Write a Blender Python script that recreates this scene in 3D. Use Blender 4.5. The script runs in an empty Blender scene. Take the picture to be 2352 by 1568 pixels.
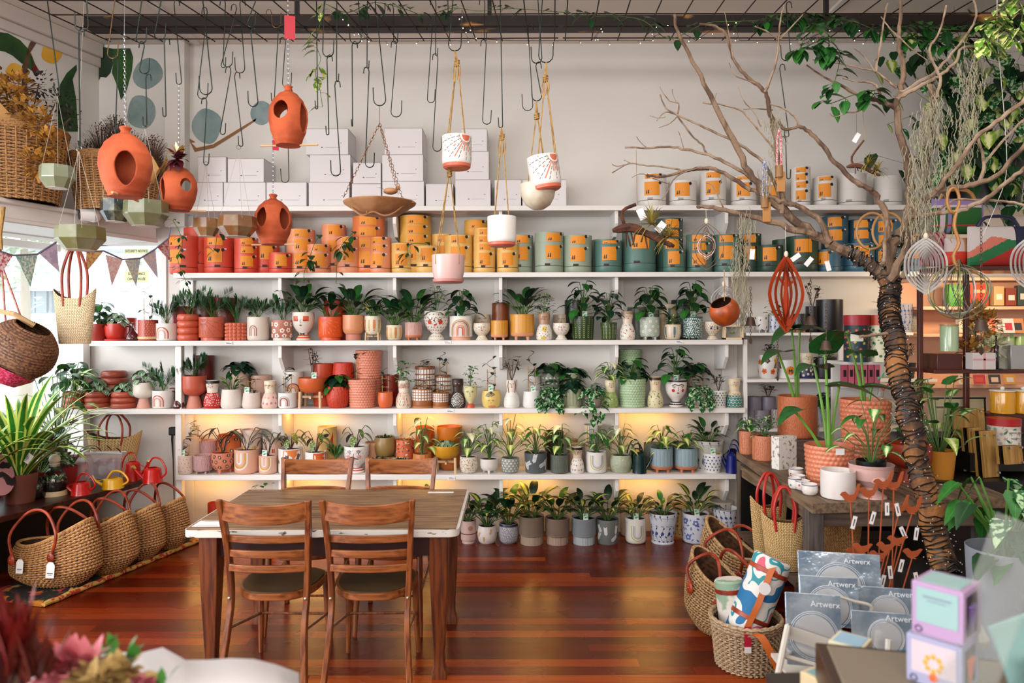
import bpy, math, random
from math import sin, cos, pi, sqrt, atan2, radians as rad
from mathutils import Vector as V, Matrix
sc = bpy.context.scene
COL = sc.collection
F, CX, HY, EYE = 1650.0, 1176.0, 750.0, 1.75
cam = bpy.data.cameras.new('camera')
cam.sensor_width = 36; cam.lens = 36 * F / 2352; cam.shift_y = -(784 - HY) / 2352
cam.dof.use_dof = True; cam.dof.focus_distance = 5.2; cam.dof.aperture_fstop = 2.6
cam.clip_start = 0.05; cam.clip_end = 200
co = bpy.data.objects.new('camera', cam); COL.objects.link(co)
co.location = (0, 0, EYE); co.rotation_euler = (rad(90), rad(0.12), 0); sc.camera = co
w = bpy.data.worlds.new('world'); sc.world = w; w.use_nodes = True
w.node_tree.nodes['Background'].inputs[0].default_value = (0.92, 0.96, 1.0, 1)
w.node_tree.nodes['Background'].inputs[1].default_value = 5.0
def WX0(px, d): return (px - 1176.0) * d / 1650.0
def area(name, loc, target, sx, sy, power, col):
 l = bpy.data.lights.new(name, 'AREA'); l.shape = 'RECTANGLE'; l.size = sx; l.size_y = sy; l.energy = power; l.color = col
 o = bpy.data.objects.new(name, l); COL.objects.link(o); o.location = loc
 o.rotation_euler = (V(target) - V(loc)).to_track_quat('-Z', 'Y').to_euler(); return o
area('shopfront_daylight', (-.6, -2.2, 2.6), (0.2, 5.6, 2.3), 5.0, 1.7, 195, (1.0, 0.96, 0.92))
area('added_ceiling_light', (.3, 3.0, 4.12), (0.3, 4.2, 0), 5.5, 1.6, 150, (1.0, 0.97, 0.94))  # wide overhead light, added so the shelves shade the bays below them
area('peach_shelf_lamp', (WX0(2290, 5.3), 5.3, 2.1), (WX0(2290, 5.3), 6.1, 1.4), .8, .1, 9, (1.0, 0.72, 0.42))
area('side_window_daylight', (-4.9, 2.4, 1.9), (0.5, 4.6, 0.9), 2.6, 2.2, 200, (0.97, 0.98, 1.0))
sc.view_settings.view_transform = 'Standard'; sc.view_settings.look = 'None'
sc.view_settings.exposure = 0.0; sc.view_settings.gamma = 1.0; sc.view_settings.use_curve_mapping = False
cy = sc.cycles
cy.max_bounces = 7; cy.diffuse_bounces = 3; cy.glossy_bounces = 3; cy.transmission_bounces = 5; cy.transparent_max_bounces = 8
cy.caustics_reflective = False; cy.caustics_refractive = False; cy.sample_clamp_indirect = 4.0
cy.use_denoising = True; cy.use_adaptive_sampling = True; cy.adaptive_threshold = 0.015
def P(px, py, d): return V(((px - CX) * d / F, d, EYE - (py - HY) * d / F))
def WX(px, d): return (px - CX) * d / F
def MZ(n, d): return n * d / F
def lin(h):
 h = h.lstrip('#'); r = [int(h[i:i+2], 16) / 255 for i in (0, 2, 4)]
 return tuple((c / 12.92 if c <= .04045 else ((c + .055) / 1.055) ** 2.4) for c in r) + (1,)
MATS = {}
class NT:
 def __init__(s, m):
  m.use_nodes = True; s.m = m; s.t = m.node_tree; s.b = s.t.nodes['Principled BSDF']
 def n(s, typ, **k):
  nd = s.t.nodes.new(typ)
  for a, v in k.items():
   if a.startswith('i_'):
    key = a[2:]; key = int(key) if key.isdigit() else key.replace('_', ' ')
    if isinstance(v, bpy.types.NodeSocket): s.t.links.new(v, nd.inputs[key])
    else: nd.inputs[key].default_value = v
   else: setattr(nd, a, v)
  return nd
 def math(s, op, a, b=0.0, c=0.0): return s.n('ShaderNodeMath', operation=op, i_0=a, i_1=b, i_2=c).outputs[0]
 def mix(s, f, a, b):
  nd = s.n('ShaderNodeMix', data_type='RGBA');
  for k, v in ((0, f), (6, a), (7, b)):
   if isinstance(v, bpy.types.NodeSocket): s.t.links.new(v, nd.inputs[k])
   else: nd.inputs[k].default_value = v
  return nd.outputs[2]
 def ramp(s, f, lo, hi):
  return s.n('ShaderNodeMapRange', i_0=f, i_1=lo, i_2=hi, i_3=0.0, i_4=1.0).outputs[0]
 def out(s, key, v):
  if isinstance(v, bpy.types.NodeSocket): s.t.links.new(v, s.b.inputs[key])
  else: s.b.inputs[key].default_value = v
 def bump(s, h, st, dist=.01): s.out('Normal', s.n('ShaderNodeBump', i_Strength=st, i_Distance=dist, i_Height=h).outputs[0])
 def obj(s, scale=(1, 1, 1), rot=(0, 0, 0), src='Object'):
  tc = s.n('ShaderNodeTexCoord'); mp = s.n('ShaderNodeMapping', i_Vector=tc.outputs[src], i_Scale=scale, i_Rotation=rot); return mp.outputs[0]
def mat(key, col='#cccccc', rough=.5, metal=0, col2=None, scale=20, lo=.45, hi=.6, bump=0, bscale=60, coat=0, alpha=1, emit=0, stretch=(1, 1, 1), kind='noise', trans=0, ior=1.45):
 if key in MATS: return MATS[key]
 m = bpy.data.materials.new(key); t = NT(m); MATS[key] = m
 t.out('Base Color', lin(col)); t.out('Roughness', rough); t.out('Metallic', metal)
 if coat: t.out('Coat Weight', coat); t.out('Coat Roughness', .08)
 if alpha < 1: t.out('Alpha', alpha)
 if trans: t.out('Transmission Weight', trans); t.out('IOR', ior)
 if emit: t.out('Emission Color', lin(col)); t.out('Emission Strength', emit)
 if col2:
  vec = t.obj(stretch)
  if kind == 'noise': f = t.n('ShaderNodeTexNoise', i_Vector=vec, i_Scale=scale, i_Detail=5.0).outputs[0]
  elif kind == 'speck':
   vd = t.n('ShaderNodeTexVoronoi', i_Vector=vec, i_Scale=scale).outputs[0]; f = vd
  elif kind == 'wave': f = t.n('ShaderNodeTexWave', i_Vector=vec, i_Scale=scale, i_Distortion=6.0, i_Detail=2.0).outputs[0]
  t.out('Base Color', t.mix(t.ramp(f, lo, hi), lin(col), lin(col2)))
 if bump:
  h = t.n('ShaderNodeTexNoise', i_Vector=t.obj(), i_Scale=bscale, i_Detail=4.0).outputs[0]; t.bump(h, bump)
 return m
def C(hexa, rough=.45, **k): return mat('c%s_%s' % (hexa.strip('#'), rough) + ''.join('%s%s' % (a[0], v) for a, v in k.items()), hexa, rough, **k)
def leafmat(key, c1, c2=None, pat='plain', rough=.42, glow=.25):
 """uv: u = along the leaf 0..1, v = across -1..1 (stored 0..1)"""
 if key in MATS: return MATS[key]
 m = bpy.data.materials.new(key); t = NT(m); MATS[key] = m
 uv = t.n('ShaderNodeUVMap'); sp = t.n('ShaderNodeSeparateXYZ', i_0=uv.outputs[0]); u, v = sp.outputs[0], sp.outputs[1]
 a = t.math('ABSOLUTE', t.math('SUBTRACT', v, .5)); a = t.math('MULTIPLY', a, 2.0)
 ns = t.n('ShaderNodeTexNoise', i_Vector=t.obj(), i_Scale=28.0, i_Detail=3.0).outputs[0]
 A, B = lin(c1), lin(c2 or c1); dark = tuple(x * .62 for x in A[:3]) + (1,)
 base = t.mix(t.ramp(ns, .35, .7), A, dark)
 if pat == 'plain': f = t.math('MULTIPLY', t.math('LESS_THAN', a, .07), .35); B = tuple(min(1, x * 1.8 + .03) for x in A[:3]) + (1,)
 elif pat == 'mid': f = t.ramp(t.math('ADD', a, t.math('MULTIPLY', ns, .8)), 1.0, .55)
 elif pat == 'edge': f = t.ramp(a, .45, .62)
 elif pat == 'core': f = t.ramp(a, .55, .3)
 elif pat == 'patch':
  n2 = t.n('ShaderNodeTexNoise', i_Vector=t.obj(), i_Scale=45.0, i_Detail=2.0).outputs[0]; f = t.ramp(n2, .5, .58)
 elif pat == 'vein':
  w1 = t.math('SINE', t.math('ADD', t.math('MULTIPLY', u, 42.0), t.math('MULTIPLY', a, -9.0))); f = t.math('MAXIMUM', t.math('GREATER_THAN', w1, .72), t.math('LESS_THAN', a, .1))
 elif pat == 'stripe':
  w1 = t.math('SINE', t.math('MULTIPLY', a, 17.0)); f = t.ramp(w1, .0, .7)
 elif pat == 'spot':
  vd = t.n('ShaderNodeTexVoronoi', i_Vector=t.obj(), i_Scale=110.0).outputs[0]; f = t.math('LESS_THAN', vd, .3)
 t.out('Base Color', t.mix(f, base, B)); t.out('Roughness', rough)
 t.out('Specular IOR Level', .35)
 return m
class MB:
 def __init__(s): s.v = []; s.f = []; s.m = []; s.uv = []; s.mats = []; s.mi = {}
 def mid(s, m):
  k = m.name
  if k not in s.mi: s.mi[k] = len(s.mats); s.mats.append(m)
  return s.mi[k]
 def add(s, vs, fs, m, uvs=None):
  o = len(s.v); s.v.extend([tuple(x) for x in vs]); i = s.mid(m)
  for k, f in enumerate(fs):
   s.f.append([o + a for a in f]); s.m.append(i)
   if uvs: s.uv.extend([uvs[a] for a in f])
   else: s.uv.extend([(0.5, 0.5)] * len(f))
 def box(s, c, size, m, M=None, taper=1.0):
  x, y, z = size[0] / 2, size[1] / 2, size[2] / 2
  vs = [V((a * x * (taper if d < 0 else 1), b * y * (taper if d < 0 else 1), d * z)) for d in (-1, 1) for b in (-1, 1) for a in (-1, 1)]
  if M is not None: vs = [M @ p for p in vs]
  vs = [p + V(c) for p in vs]
  s.add(vs, [(0, 2, 3, 1), (4, 5, 7, 6), (0, 1, 5, 4), (2, 6, 7, 3), (0, 4, 6, 2), (1, 3, 7, 5)], m)
 def lathe(s, prof, m, n=28, c=(0, 0, 0), disp=None, sq=1.0, M=None, rot=0):
  vs = []; fs = []; c = V(c)
  for j, (r, z) in enumerate(prof):
   for i in range(n):
    a = 2 * pi * i / n + rot; rr = r + (disp(a, z, r) if disp else 0)
    p = V((rr * cos(a), rr * sin(a) * sq, z)); vs.append((M @ p if M is not None else p) + c)
  for j in range(len(prof) - 1):
   for i in range(n):
    a, b = j * n + i, j * n + (i + 1) % n
    fs.append((a, b, b + n, a + n))
  s.add(vs, fs, m)
 def tube(s, pts, r, m, n=6, cap=True):
  pts = [V(p) for p in pts]; k = len(pts)
  rs = r if isinstance(r, (list, tuple)) else [r] * k
  vs = []; fs = []; prev = None
  for i, p in enumerate(pts):
   d = (pts[min(i + 1, k - 1)] - pts[max(i - 1, 0)]); d = d.normalized() if d.length > 1e-9 else V((0, 0, 1))
   if prev is None:
    a = V((0, 0, 1)) if abs(d.z) < .9 else V((1, 0, 0)); x = d.cross(a).normalized()
   else:
    x = (prev - d * prev.dot(d)); x = x.normalized() if x.length > 1e-6 else d.orthogonal().normalized()
   prev = x; y = d.cross(x)
   for j in range(n):
    t = 2 * pi * j / n; vs.append(p + (x * cos(t) + y * sin(t)) * rs[i])
  for i in range(k - 1):
   for j in range(n): a, b = i * n + j, i * n + (j + 1) % n; fs.append((a, b, b + n, a + n))
  if cap: fs.append(tuple(range(n))[::-1]); fs.append(tuple((k - 1) * n + j for j in range(n)))
  s.add(vs, fs, m)
 def ribbon(s, pts, wvec, th, m):
  """flat strap along pts, width vector wvec, thickness th"""
  k = len(pts); vs = []; fs = []; pts = [V(p) for p in pts]; w_ = V(wvec)
  for i, p in enumerate(pts):
   d = (pts[min(i + 1, k - 1)] - pts[max(i - 1, 0)]).normalized(); nn = d.cross(w_).normalized() * th / 2
   for q in (p - w_ / 2 - nn, p + w_ / 2 - nn, p + w_ / 2 + nn, p - w_ / 2 + nn): vs.append(q)
  for i in range(k - 1):
   for j in range(4): a, b = i * 4 + j, i * 4 + (j + 1) % 4; fs.append((a, b, b + 4, a + 4))
  fs.append((3, 2, 1, 0)); fs.append(tuple((k - 1) * 4 + j for j in range(4)))
  s.add(vs, fs, m)
 def ball(s, c, r, m, n=12, k=7, sx=1, sy=1, sz=1, M=None):
  prof = [(r * sin(pi * j / k) + 1e-5, -r * cos(pi * j / k) * sz) for j in range(k + 1)]
  vs = []; fs = []
  for (rr, z) in prof:
   for i in range(n): a = 2 * pi * i / n; p = V((rr * cos(a) * sx, rr * sin(a) * sy, z)); vs.append((M @ p if M is not None else p) + V(c))
  for j in range(k):
   for i in range(n): a, b = j * n + i, j * n + (i + 1) % n; fs.append((a, b, b + n, a + n))
  s.add(vs, fs, m)
 def prism(s, poly, y0, y1, m, M=None, c=(0, 0, 0)):
  """polygon in xz extruded along y"""
  n = len(poly); vs = [V((x, y, z)) for y in (y0, y1) for x, z in poly]
  if M is not None: vs = [M @ p for p in vs]
  vs = [p + V(c) for p in vs]
  s.add(vs, [tuple(range(n)), tuple(range(n, 2 * n))[::-1]] + [(i, i + n, (i + 1) % n + n, (i + 1) % n) for i in range(n)], m)
 def leaf(s, p, d, L, W, m, shape='lance', droop=.5, n=6, fold=.18, side=None, twist=0):
  p = V(p); d = V(d).normalized()
  if side is None:
   side = d.cross(V((0, 0, 1))); side = side.normalized() if side.length > .05 else V((1, 0, 0))
  if twist: side = Matrix.Rotation(twist, 3, d) @ side
  vs = []; uvs = []
  for i in range(n + 1):
   t = i / n; w_ = LW[shape](t) * W / 2; nn = side.cross(d).normalized()
   vs += [p - side * w_ + nn * fold * w_, p, p + side * w_ + nn * fold * w_]; uvs += [(t, 0), (t, .5), (t, 1)]
   p = p + d * (L / n); d = (d + V((0, 0, -droop / n * (1 + t)))).normalized()
  fs = []
  for i in range(n):
   a = i * 3; fs += [(a, a + 1, a + 4, a + 3), (a + 1, a + 2, a + 5, a + 4)]
  s.add(vs, fs, m, uvs)
 def build(s, name, parent=None, loc=None, rz=None, bevel=0, sharp=35, label=None, cat=None, group=None, kind=None, rot=None):
  me = bpy.data.meshes.new(name); me.from_pydata(s.v, [], s.f)
  for m in s.mats: me.materials.append(m)
  me.polygons.foreach_set('material_index', s.m); me.polygons.foreach_set('use_smooth', [True] * len(s.f))
  ul = me.uv_layers.new(name='UVMap'); flat = [c for q in s.uv for c in q]; ul.data.foreach_set('uv', flat)
  me.update(); me.set_sharp_from_angle(angle=rad(sharp))
  o = bpy.data.objects.new(name, me); COL.objects.link(o)
  if parent is not None: o.parent = parent
  if loc is not None: o.location = loc
  if rz is not None: o.rotation_euler = (0, 0, rz)
  if rot is not None: o.rotation_euler = rot
  if bevel:
   b = o.modifiers.new('bevel', 'BEVEL'); b.width = bevel; b.segments = 2; b.limit_method = 'ANGLE'; b.angle_limit = rad(40)
  tag(o, label, cat, group, kind); return o
def tag(o, label=None, cat=None, group=None, kind=None):
 for k, v in (('label', label), ('category', cat), ('group', group), ('kind', kind)):
  if v: o[k] = v
 return o
def thing(name, label, cat, loc=(0, 0, 0), rz=0, group=None):
 o = bpy.data.objects.new(name, None); COL.objects.link(o); o.location = loc; o.rotation_euler = (0, 0, rz); o.empty_display_size = .05
 return tag(o, label, cat, group)
LW = {
 'lance': lambda t: sin(pi * min(1, t ** .75)) ** .9 if 0 < t < 1 else .04,
 'heart': lambda t: (.55 + 1.9 * t if t < .22 else max(0, cos((t - .22) / .78 * pi / 2)) ** .8) if t < 1 else .02,
 'round': lambda t: sqrt(max(0, 1 - (2 * t - 1) ** 2)) + .03,
 'strap': lambda t: (.55 + t * 1.2 if t < .35 else 1 - ((t - .35) / .65) ** 2.2 * .97),
 'arrow': lambda t: (.75 + t if t < .2 else .95 * (1 - ((t - .2) / .8) ** 1.15)) + .01,
 'needle': lambda t: 1 - t * .9,
 'ovate': lambda t: sin(pi * min(1, (t * .96 + .02) ** .62)) + .02,
}
def arcpts(c, r, a0, a1, n, ax=(1, 0, 0), ay=(0, 0, 1)):
 c = V(c); ax = V(ax); ay = V(ay); return [c + ax * r * cos(a0 + (a1 - a0) * i / n) + ay * r * sin(a0 + (a1 - a0) * i / n) for i in range(n + 1)]
def smooth_path(pts, k=3):
 """catmull-rom through pts"""
 pts = [V(p) for p in pts]; out = []
 for i in range(len(pts) - 1):
  p0, p1, p2, p3 = pts[max(i - 1, 0)], pts[i], pts[i + 1], pts[min(i + 2, len(pts) - 1)]
  for j in range(k):
   t = j / k; out.append(.5 * ((2 * p1) + (p2 - p0) * t + (2 * p0 - 5 * p1 + 4 * p2 - p3) * t * t + (3 * p1 - 3 * p2 + p3 - p0) * t ** 3))
 out.append(pts[-1]); return out
WHITE = mat('white_paint', '#e2ddd8', .45, bump=.03, bscale=15)
DARKW = mat('dark_wood', '#3a150c', .3, col2='#1d0a06', scale=3, stretch=(1, 8, 8))
BLACK = C('#0c0b0b', .4)
SOIL = mat('soil', '#1d1411', .95, bump=.6, bscale=120)
WIRE = mat('dark_wire', '#1c2422', .35, .7)
ROPE = mat('jute_rope', '#b08a4e', .9, col2='#8a6636', scale=90, stretch=(1, 1, .3), bump=.5, bscale=250)
# ROOM
BACK, FRONT = 6.15, 5.80
SH = {1: P(0, 472, FRONT).z, 2: P(0, 625, FRONT).z, 3: P(0, 781, FRONT).z, 4: P(0, 938, FRONT).z, 5: P(0, 1090, FRONT).z, 0: 0.0}
CEIL = 4.17
def struct(mb, name, **k): return mb.build(name, kind='structure', **k)
m = bpy.data.materials.new('polished_timber_boards'); t = NT(m)
tc = t.n('ShaderNodeTexCoord').outputs['Object']; sp = t.n('ShaderNodeSeparateXYZ', i_0=tc)
row = t.math('FLOOR', t.math('DIVIDE', sp.outputs[1], .088)); frac = t.math('FRACT', t.math('DIVIDE', sp.outputs[1], .088))
off = t.math('MULTIPLY', t.n('ShaderNodeTexWhiteNoise', noise_dimensions='1D', i_W=row).outputs[0], 7.0)
colm = t.math('FLOOR', t.math('DIVIDE', t.math('ADD', sp.outputs[0], off), 2.3)); fx = t.math('FRACT', t.math('DIVIDE', t.math('ADD', sp.outputs[0], off), 2.3))
rnd = t.n('ShaderNodeTexWhiteNoise', noise_dimensions='2D', i_Vector=t.n('ShaderNodeCombineXYZ', i_0=row, i_1=colm).outputs[0]).outputs[0]
cr = t.n('ShaderNodeValToRGB', i_0=rnd); e = cr.color_ramp.elements
e[0].color = lin('#4c1003'); e[1].color = lin('#9c400e')
for pos, h in ((.3, '#5e1603'), (.6, '#701e04'), (.85, '#86300a')): q = e.new(pos); q.color = lin(h)
grain = t.n('ShaderNodeTexNoise', i_Vector=t.obj((1, 60, 1)), i_Scale=2.0, i_Detail=6.0).outputs[0]
base = t.mix(t.ramp(grain, .45, .9), cr.outputs[0], lin('#3c1206'))
seam = t.math('MAXIMUM', t.math('LESS_THAN', frac, .022), t.math('LESS_THAN', fx, .0012))
t.out('Base Color', t.mix(seam, base, lin('#140503')))
sc2 = t.n('ShaderNodeTexNoise', i_Vector=t.obj((1, 2, 1)), i_Scale=2.0, i_Detail=2.0).outputs[0]
t.out('Roughness', t.n('ShaderNodeMapRange', i_0=sc2, i_1=.3, i_2=.8, i_3=.22, i_4=.36).outputs[0]); t.out('Specular IOR Level', .42)
t.bump(t.math('SUBTRACT', t.math('MULTIPLY', grain, .25), t.math('MULTIPLY', seam, 1.5)), .06, .003)
b = MB(); b.box((.6, 1.6, -.03), (10.4, 9.2, .06), m); struct(b, 'floor')
wallm = mat('plaster_wall', '#dcd7d1', .75, bump=.05, bscale=6, col2='#d4cec7', scale=1.5, lo=.3, hi=.8)
b = MB()
b.box((1.1, BACK + .06, CEIL / 2), (8.1, .12, CEIL), wallm)
b.box((-3.45, BACK + .06, .81), (1.0, .12, 1.62), wallm); b.box((-3.45, BACK + .06, (2.46 + CEIL) / 2), (1.0, .12, CEIL - 2.46), wallm)
struct(b, 'wall_back')
b = MB(); b.box((5.2, 1.6, CEIL / 2), (.12, 9.1, CEIL), wallm); struct(b, 'wall_right')
b = MB(); b.box((.6, -2.95, CEIL / 2), (10.4, .1, CEIL), wallm); struct(b, 'wall_front')
b = MB(); ceilm = mat('ceiling_boards', '#e6dace', .8)
b.box((.6, 1.6, CEIL + .04), (10.2, 9.2, .08), ceilm)
for px in (470, 1905):
 x0 = WX(px - 40, 5.9); b.box((x0, 3.5, CEIL - .01), (.05, 5.2, .025), WHITE)
struct(b, 'ceiling')
NL = sqrt(1 + .342 ** 2); DL = V((-.342, -1, 0)) / NL; NN = V((1, -.342, 0)) / NL; CL = V((-3.53, BACK, 0)); AL = atan2(DL.y, DL.x)
def LP(t, off, z): return CL + DL * t + NN * off + V((0, 0, z))
RL = Matrix.Rotation(AL, 3, 'Z')
def lbox(b, t0, t1, o0, o1, z0, z1, m): # box in the left wall's frame (local y after rotation points out of the room)
 c = LP((t0 + t1) / 2, (o0 + o1) / 2, (z0 + z1) / 2); b.box(c, (t1 - t0, o1 - o0, z1 - z0), m, M=RL)
b = MB(); lbox(b, -.1, 6.4, -.12, 0, 2.46, CEIL, wallm); lbox(b, -.1, 6.4, -.4, -.28, 0, .78, wallm); lbox(b, 5.6, 6.4, -.4, -.28, .78, 2.46, wallm)
struct(b, 'wall_left')
b = MB(); lbox(b, -.05, 6.4, -.3, .57, 2.47, 2.60, WHITE); lbox(b, -.05, 6.4, .55, .6, 2.58, 2.615, WHITE); lbox(b, -.05, 6.4, .55, .59, 2.455, 2.49, WHITE); struct(b, 'trim_2', bevel=.008)
b = MB(); cornice = mat('cornice_paint', '#c9beb6', .6); lbox(b, 0, 6.4, 0, .05, CEIL - .12, CEIL, cornice); lbox(b, 0, 6.4, 0, .025, CEIL - .2, CEIL - .12, cornice); struct(b, 'trim_3', bevel=.006)
glass = bpy.data.materials.new('window_glass'); t = NT(glass)
tr = t.n('ShaderNodeBsdfTransparent', i_0=(.97, .99, 1, 1)); gl = t.n('ShaderNodeBsdfGlossy', i_Roughness=.02)
mx = t.n('ShaderNodeMixShader', i_0=.06, i_1=tr.outputs[0], i_2=gl.outputs[0]); t.t.links.new(mx.outputs[0], t.t.nodes['Material Output'].inputs[0])
r = thing('window_1', None, None); r['kind'] = 'structure'
b = MB(); lbox(b, -.3, 5.6, -.345, -.335, .8, 2.46, glass); b.build('pane', r)
b = MB(); lbox(b, -.32, -.24, -.38, -.3, .78, 2.46, WHITE); lbox(b, 2.9, 2.96, -.38, -.3, .78, 2.46, WHITE); lbox(b, 5.5, 5.6, -.38, -.3, .78, 2.46, WHITE); lbox(b, -.3, 5.6, -.38, -.3, .78, .84, WHITE); lbox(b, -.3, 5.6, -.38, -.3, 2.4, 2.46, WHITE); b.build('window_frame', r, bevel=.005)
r = thing('window_2', None, None); r['kind'] = 'structure'
b = MB(); b.box((-3.42, BACK + .05, 2.04), (.9, .01, .84), glass); b.build('pane', r)
b = MB(); b.box((-2.975, BACK + .03, 2.04), (.05, .1, .84), WHITE); b.box((-3.83, BACK + .03, 2.04), (.05, .1, .84), WHITE); b.box((-3.4, BACK + .03, 1.64), (.9, .1, .04), WHITE); b.build('window_frame', r, bevel=.004)
b = MB(); b.box((WX(177, 6.1), 6.08, .81), (.19, .1, 1.62), WHITE); b.box((WX(408, 6.1), 6.1, (2.6 + CEIL) / 2), (.17, .1, CEIL - 2.6), wallm); struct(b, 'trim_4', bevel=.004)
def text_mesh(s, size, m, parent, loc, rot=(rad(90), 0, 0), name='lettering', align='CENTER', ext=.0006, xs=1.0):
 cu = bpy.data.curves.new(name, 'FONT'); cu.body = s; cu.size = size; cu.align_x = align; cu.align_y = 'CENTER'; cu.extrude = ext
 o = bpy.data.objects.new(name, cu); me = bpy.data.meshes.new_from_object(o); bpy.data.objects.remove(o); bpy.data.curves.remove(cu)
 me.materials.clear(); me.materials.append(m); o = bpy.data.objects.new(name, me); COL.objects.link(o)
 o.location = loc; o.rotation_euler = rot; o.scale = (xs, 1, 1)
 if parent: o.parent = parent
 return o
ink = C('#3b3d2c', .6); stick = C('#d8dca8', .5)
for i, (px, py, wd, ht, lines, lab) in enumerate(((314, 575, 55, 11, ('SECURITY NOTICE',), 'pale yellow security notice sticker, smaller upper one on the corner window'),
  (314, 633, 55, 27, ('SURVEILLANCE', 'CAMERA IN USE'), 'pale yellow surveillance camera sticker, larger lower one on the corner window'))):
 d = BACK + .03; p = P(px, py, d); r = thing('window_sticker', lab, 'sticker', p, group='notice stickers on the corner window')
 b = MB(); b.box((0, 0, 0), (MZ(wd, d), .002, MZ(ht, d)), stick); b.build('sheet', r)
 for k, s in enumerate(lines): text_mesh(s, .032, ink, r, (0, -.002, (.022 - .044 * k) if len(lines) > 1 else 0), xs=.72 if len(lines) == 1 else .68)
b = MB(); b.box((-14, 16, -.35), (34, 40, .2), C('#8f9294', .8)); struct(b, 'ground')
hw = C('#e6e4e0', .7); r = thing('house', 'pale house across the street with three small windows', 'house', (-11.5, 17.5, 0))
b = MB(); b.box((0, 3, 1.5), (20, 6, 4.2), hw); b.build('wall', r)
b = MB(); b.prism([(-10.5, 3.6), (10.5, 3.6), (9, 4.6), (-9, 4.6)], -.6, 6, C('#d6dadd', .6)); b.build('roof', r)
for px in (68, 95, 127):
 p = P(px, 690, 17.4); b = MB(); b.box((p.x + 11.5, -.08, p.z), (.26, .06, .55), C('#71797c', .3)); f = b.build('window', r)
b = MB(); b.box((0, -.2, 2.7), (20, .3, .12), C('#f2f2f2', .5)); b.build('gutter', r)
random.seed(5)
b = MB(); lf = leafmat('street_leaf', '#d0dcc0');
for i in range(900):
 p = V((random.gauss(0, .9), random.gauss(0, .7), random.gauss(0, .55))); b.leaf(p, (random.uniform(-1, 1), random.uniform(-1, 1), random.uniform(-.4, .8)), .28, .16, lf, n=2)
r = thing('street_tree', 'light green tree blurred beyond the shop window', 'tree', (P(55, 0, 13).x, 13, -.25)); b.build('crown', r, loc=(0, 0, 3.9))
b = MB(); b.tube([(0, 0, 0), (.05, 0, 1.5), (0, 0, 3.8)], [.12, .1, .05], C('#a89c8c', .9)); b.build('trunk', r)
def blob(b, P3, cx, cy, rx, ry, m, n=22, seed=1):
 random.seed(seed); ph = [random.uniform(0, 6.3) for _ in range(3)]
 vs = [P3(cx, cy)] + [P3(cx + rx * cos(a) * (1 + .07 * sin(2 * a + ph[0]) + .05 * sin(3 * a + ph[1])), cy + ry * sin(a) * (1 + .07 * sin(2 * a + ph[2]))) for a in [2 * pi * i / n for i in range(n)]]
 b.add(vs, [(0, i + 1, (i + 1) % n + 1) for i in range(n)], m)
def onback(px, py): return P(px, py, BACK - .004)
def onleft(px, py):
 o = V((0, 0, EYE)); d = P(px, py, 1.0) - o; q = CL + NN * .004; k = (q - o).dot(NN) / d.dot(NN); return o + d * k
def poly_on(b, f, pts, m):
 vs = [f(*p) for p in pts]; b.add(vs, [tuple(range(len(vs)))], m)
yel, grn, grn2, blu, brn = (mat('mural_' + n, c, .8, col2=c2, scale=5, lo=.4, hi=.65) for n, c, c2 in (('yellow', '#e2a526', '#e8b54a'), ('green', '#2c5520', '#16351a'), ('green_dark', '#1f3f1c', '#0f2712'), ('blue', '#8a9b9a', '#6c8482'), ('brown', '#6b4a38', '#4d3328')))
b = MB()
for (x, y, rx, ry) in ((55, 52, 22, 23), (120, 118, 24, 25), (34, 162, 19, 19)): blob(b, onleft, x, y, rx, ry, yel, seed=x)
poly_on(b, onleft, [(78, 52), (108, 55), (112, 66), (92, 85), (70, 120), (62, 175), (66, 215), (50, 215), (52, 150), (68, 100), (82, 75)], brn)
poly_on(b, onleft, [(-5, 70), (20, 74), (48, 90), (68, 112), (82, 145), (98, 171), (74, 160), (50, 142), (30, 125), (12, 116), (-5, 113)], grn)
poly_on(b, onleft, [(72, 118), (82, 145), (98, 171), (74, 160)], C('#a02a22', .8))
poly_on(b, onleft, [(177, 146), (178, 158), (168, 180), (176, 225), (180, 300), (135, 300), (130, 230), (140, 190), (155, 165)], grn)
mural_l = struct(b, 'mural_leaves');
b = MB()
poly_on(b, onback, [(222, 103), (262, 110), (262, 140), (255, 165), (245, 176), (232, 175), (222, 195), (218, 160)], grn2)
poly_on(b, onback, [(262, 110), (300, 109), (307, 130), (304, 160), (292, 205), (279, 228), (272, 200), (258, 165), (262, 140)], grn)
for (x, y, rx, ry) in ((340, 167, 33, 35), (325, 255, 33, 40), (212, 275, 15, 18), (476, 288, 34, 40), (602, 258, 26, 26), (400, 330, 20, 22)): blob(b, onback, x, y, rx, ry, blu, seed=x)
poly_on(b, onback, [(420, 330), (432, 314), (450, 325), (440, 326), (452, 338), (490, 330), (540, 300), (590, 270), (588, 276), (540, 308), (492, 338), (448, 347), (436, 322), (424, 334)], mat('mural_branch', '#8a6038', .8))
struct(b, 'mural_gumnuts')
SHX = {1: (413, 2500), 2: (398, 2140), 3: (205, 1706), 4: (140, 1712), 5: (402, 1690)}
names = {1: 'top', 2: 'second', 3: 'third', 4: 'fourth', 5: 'fifth'}
shroot = {}
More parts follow.
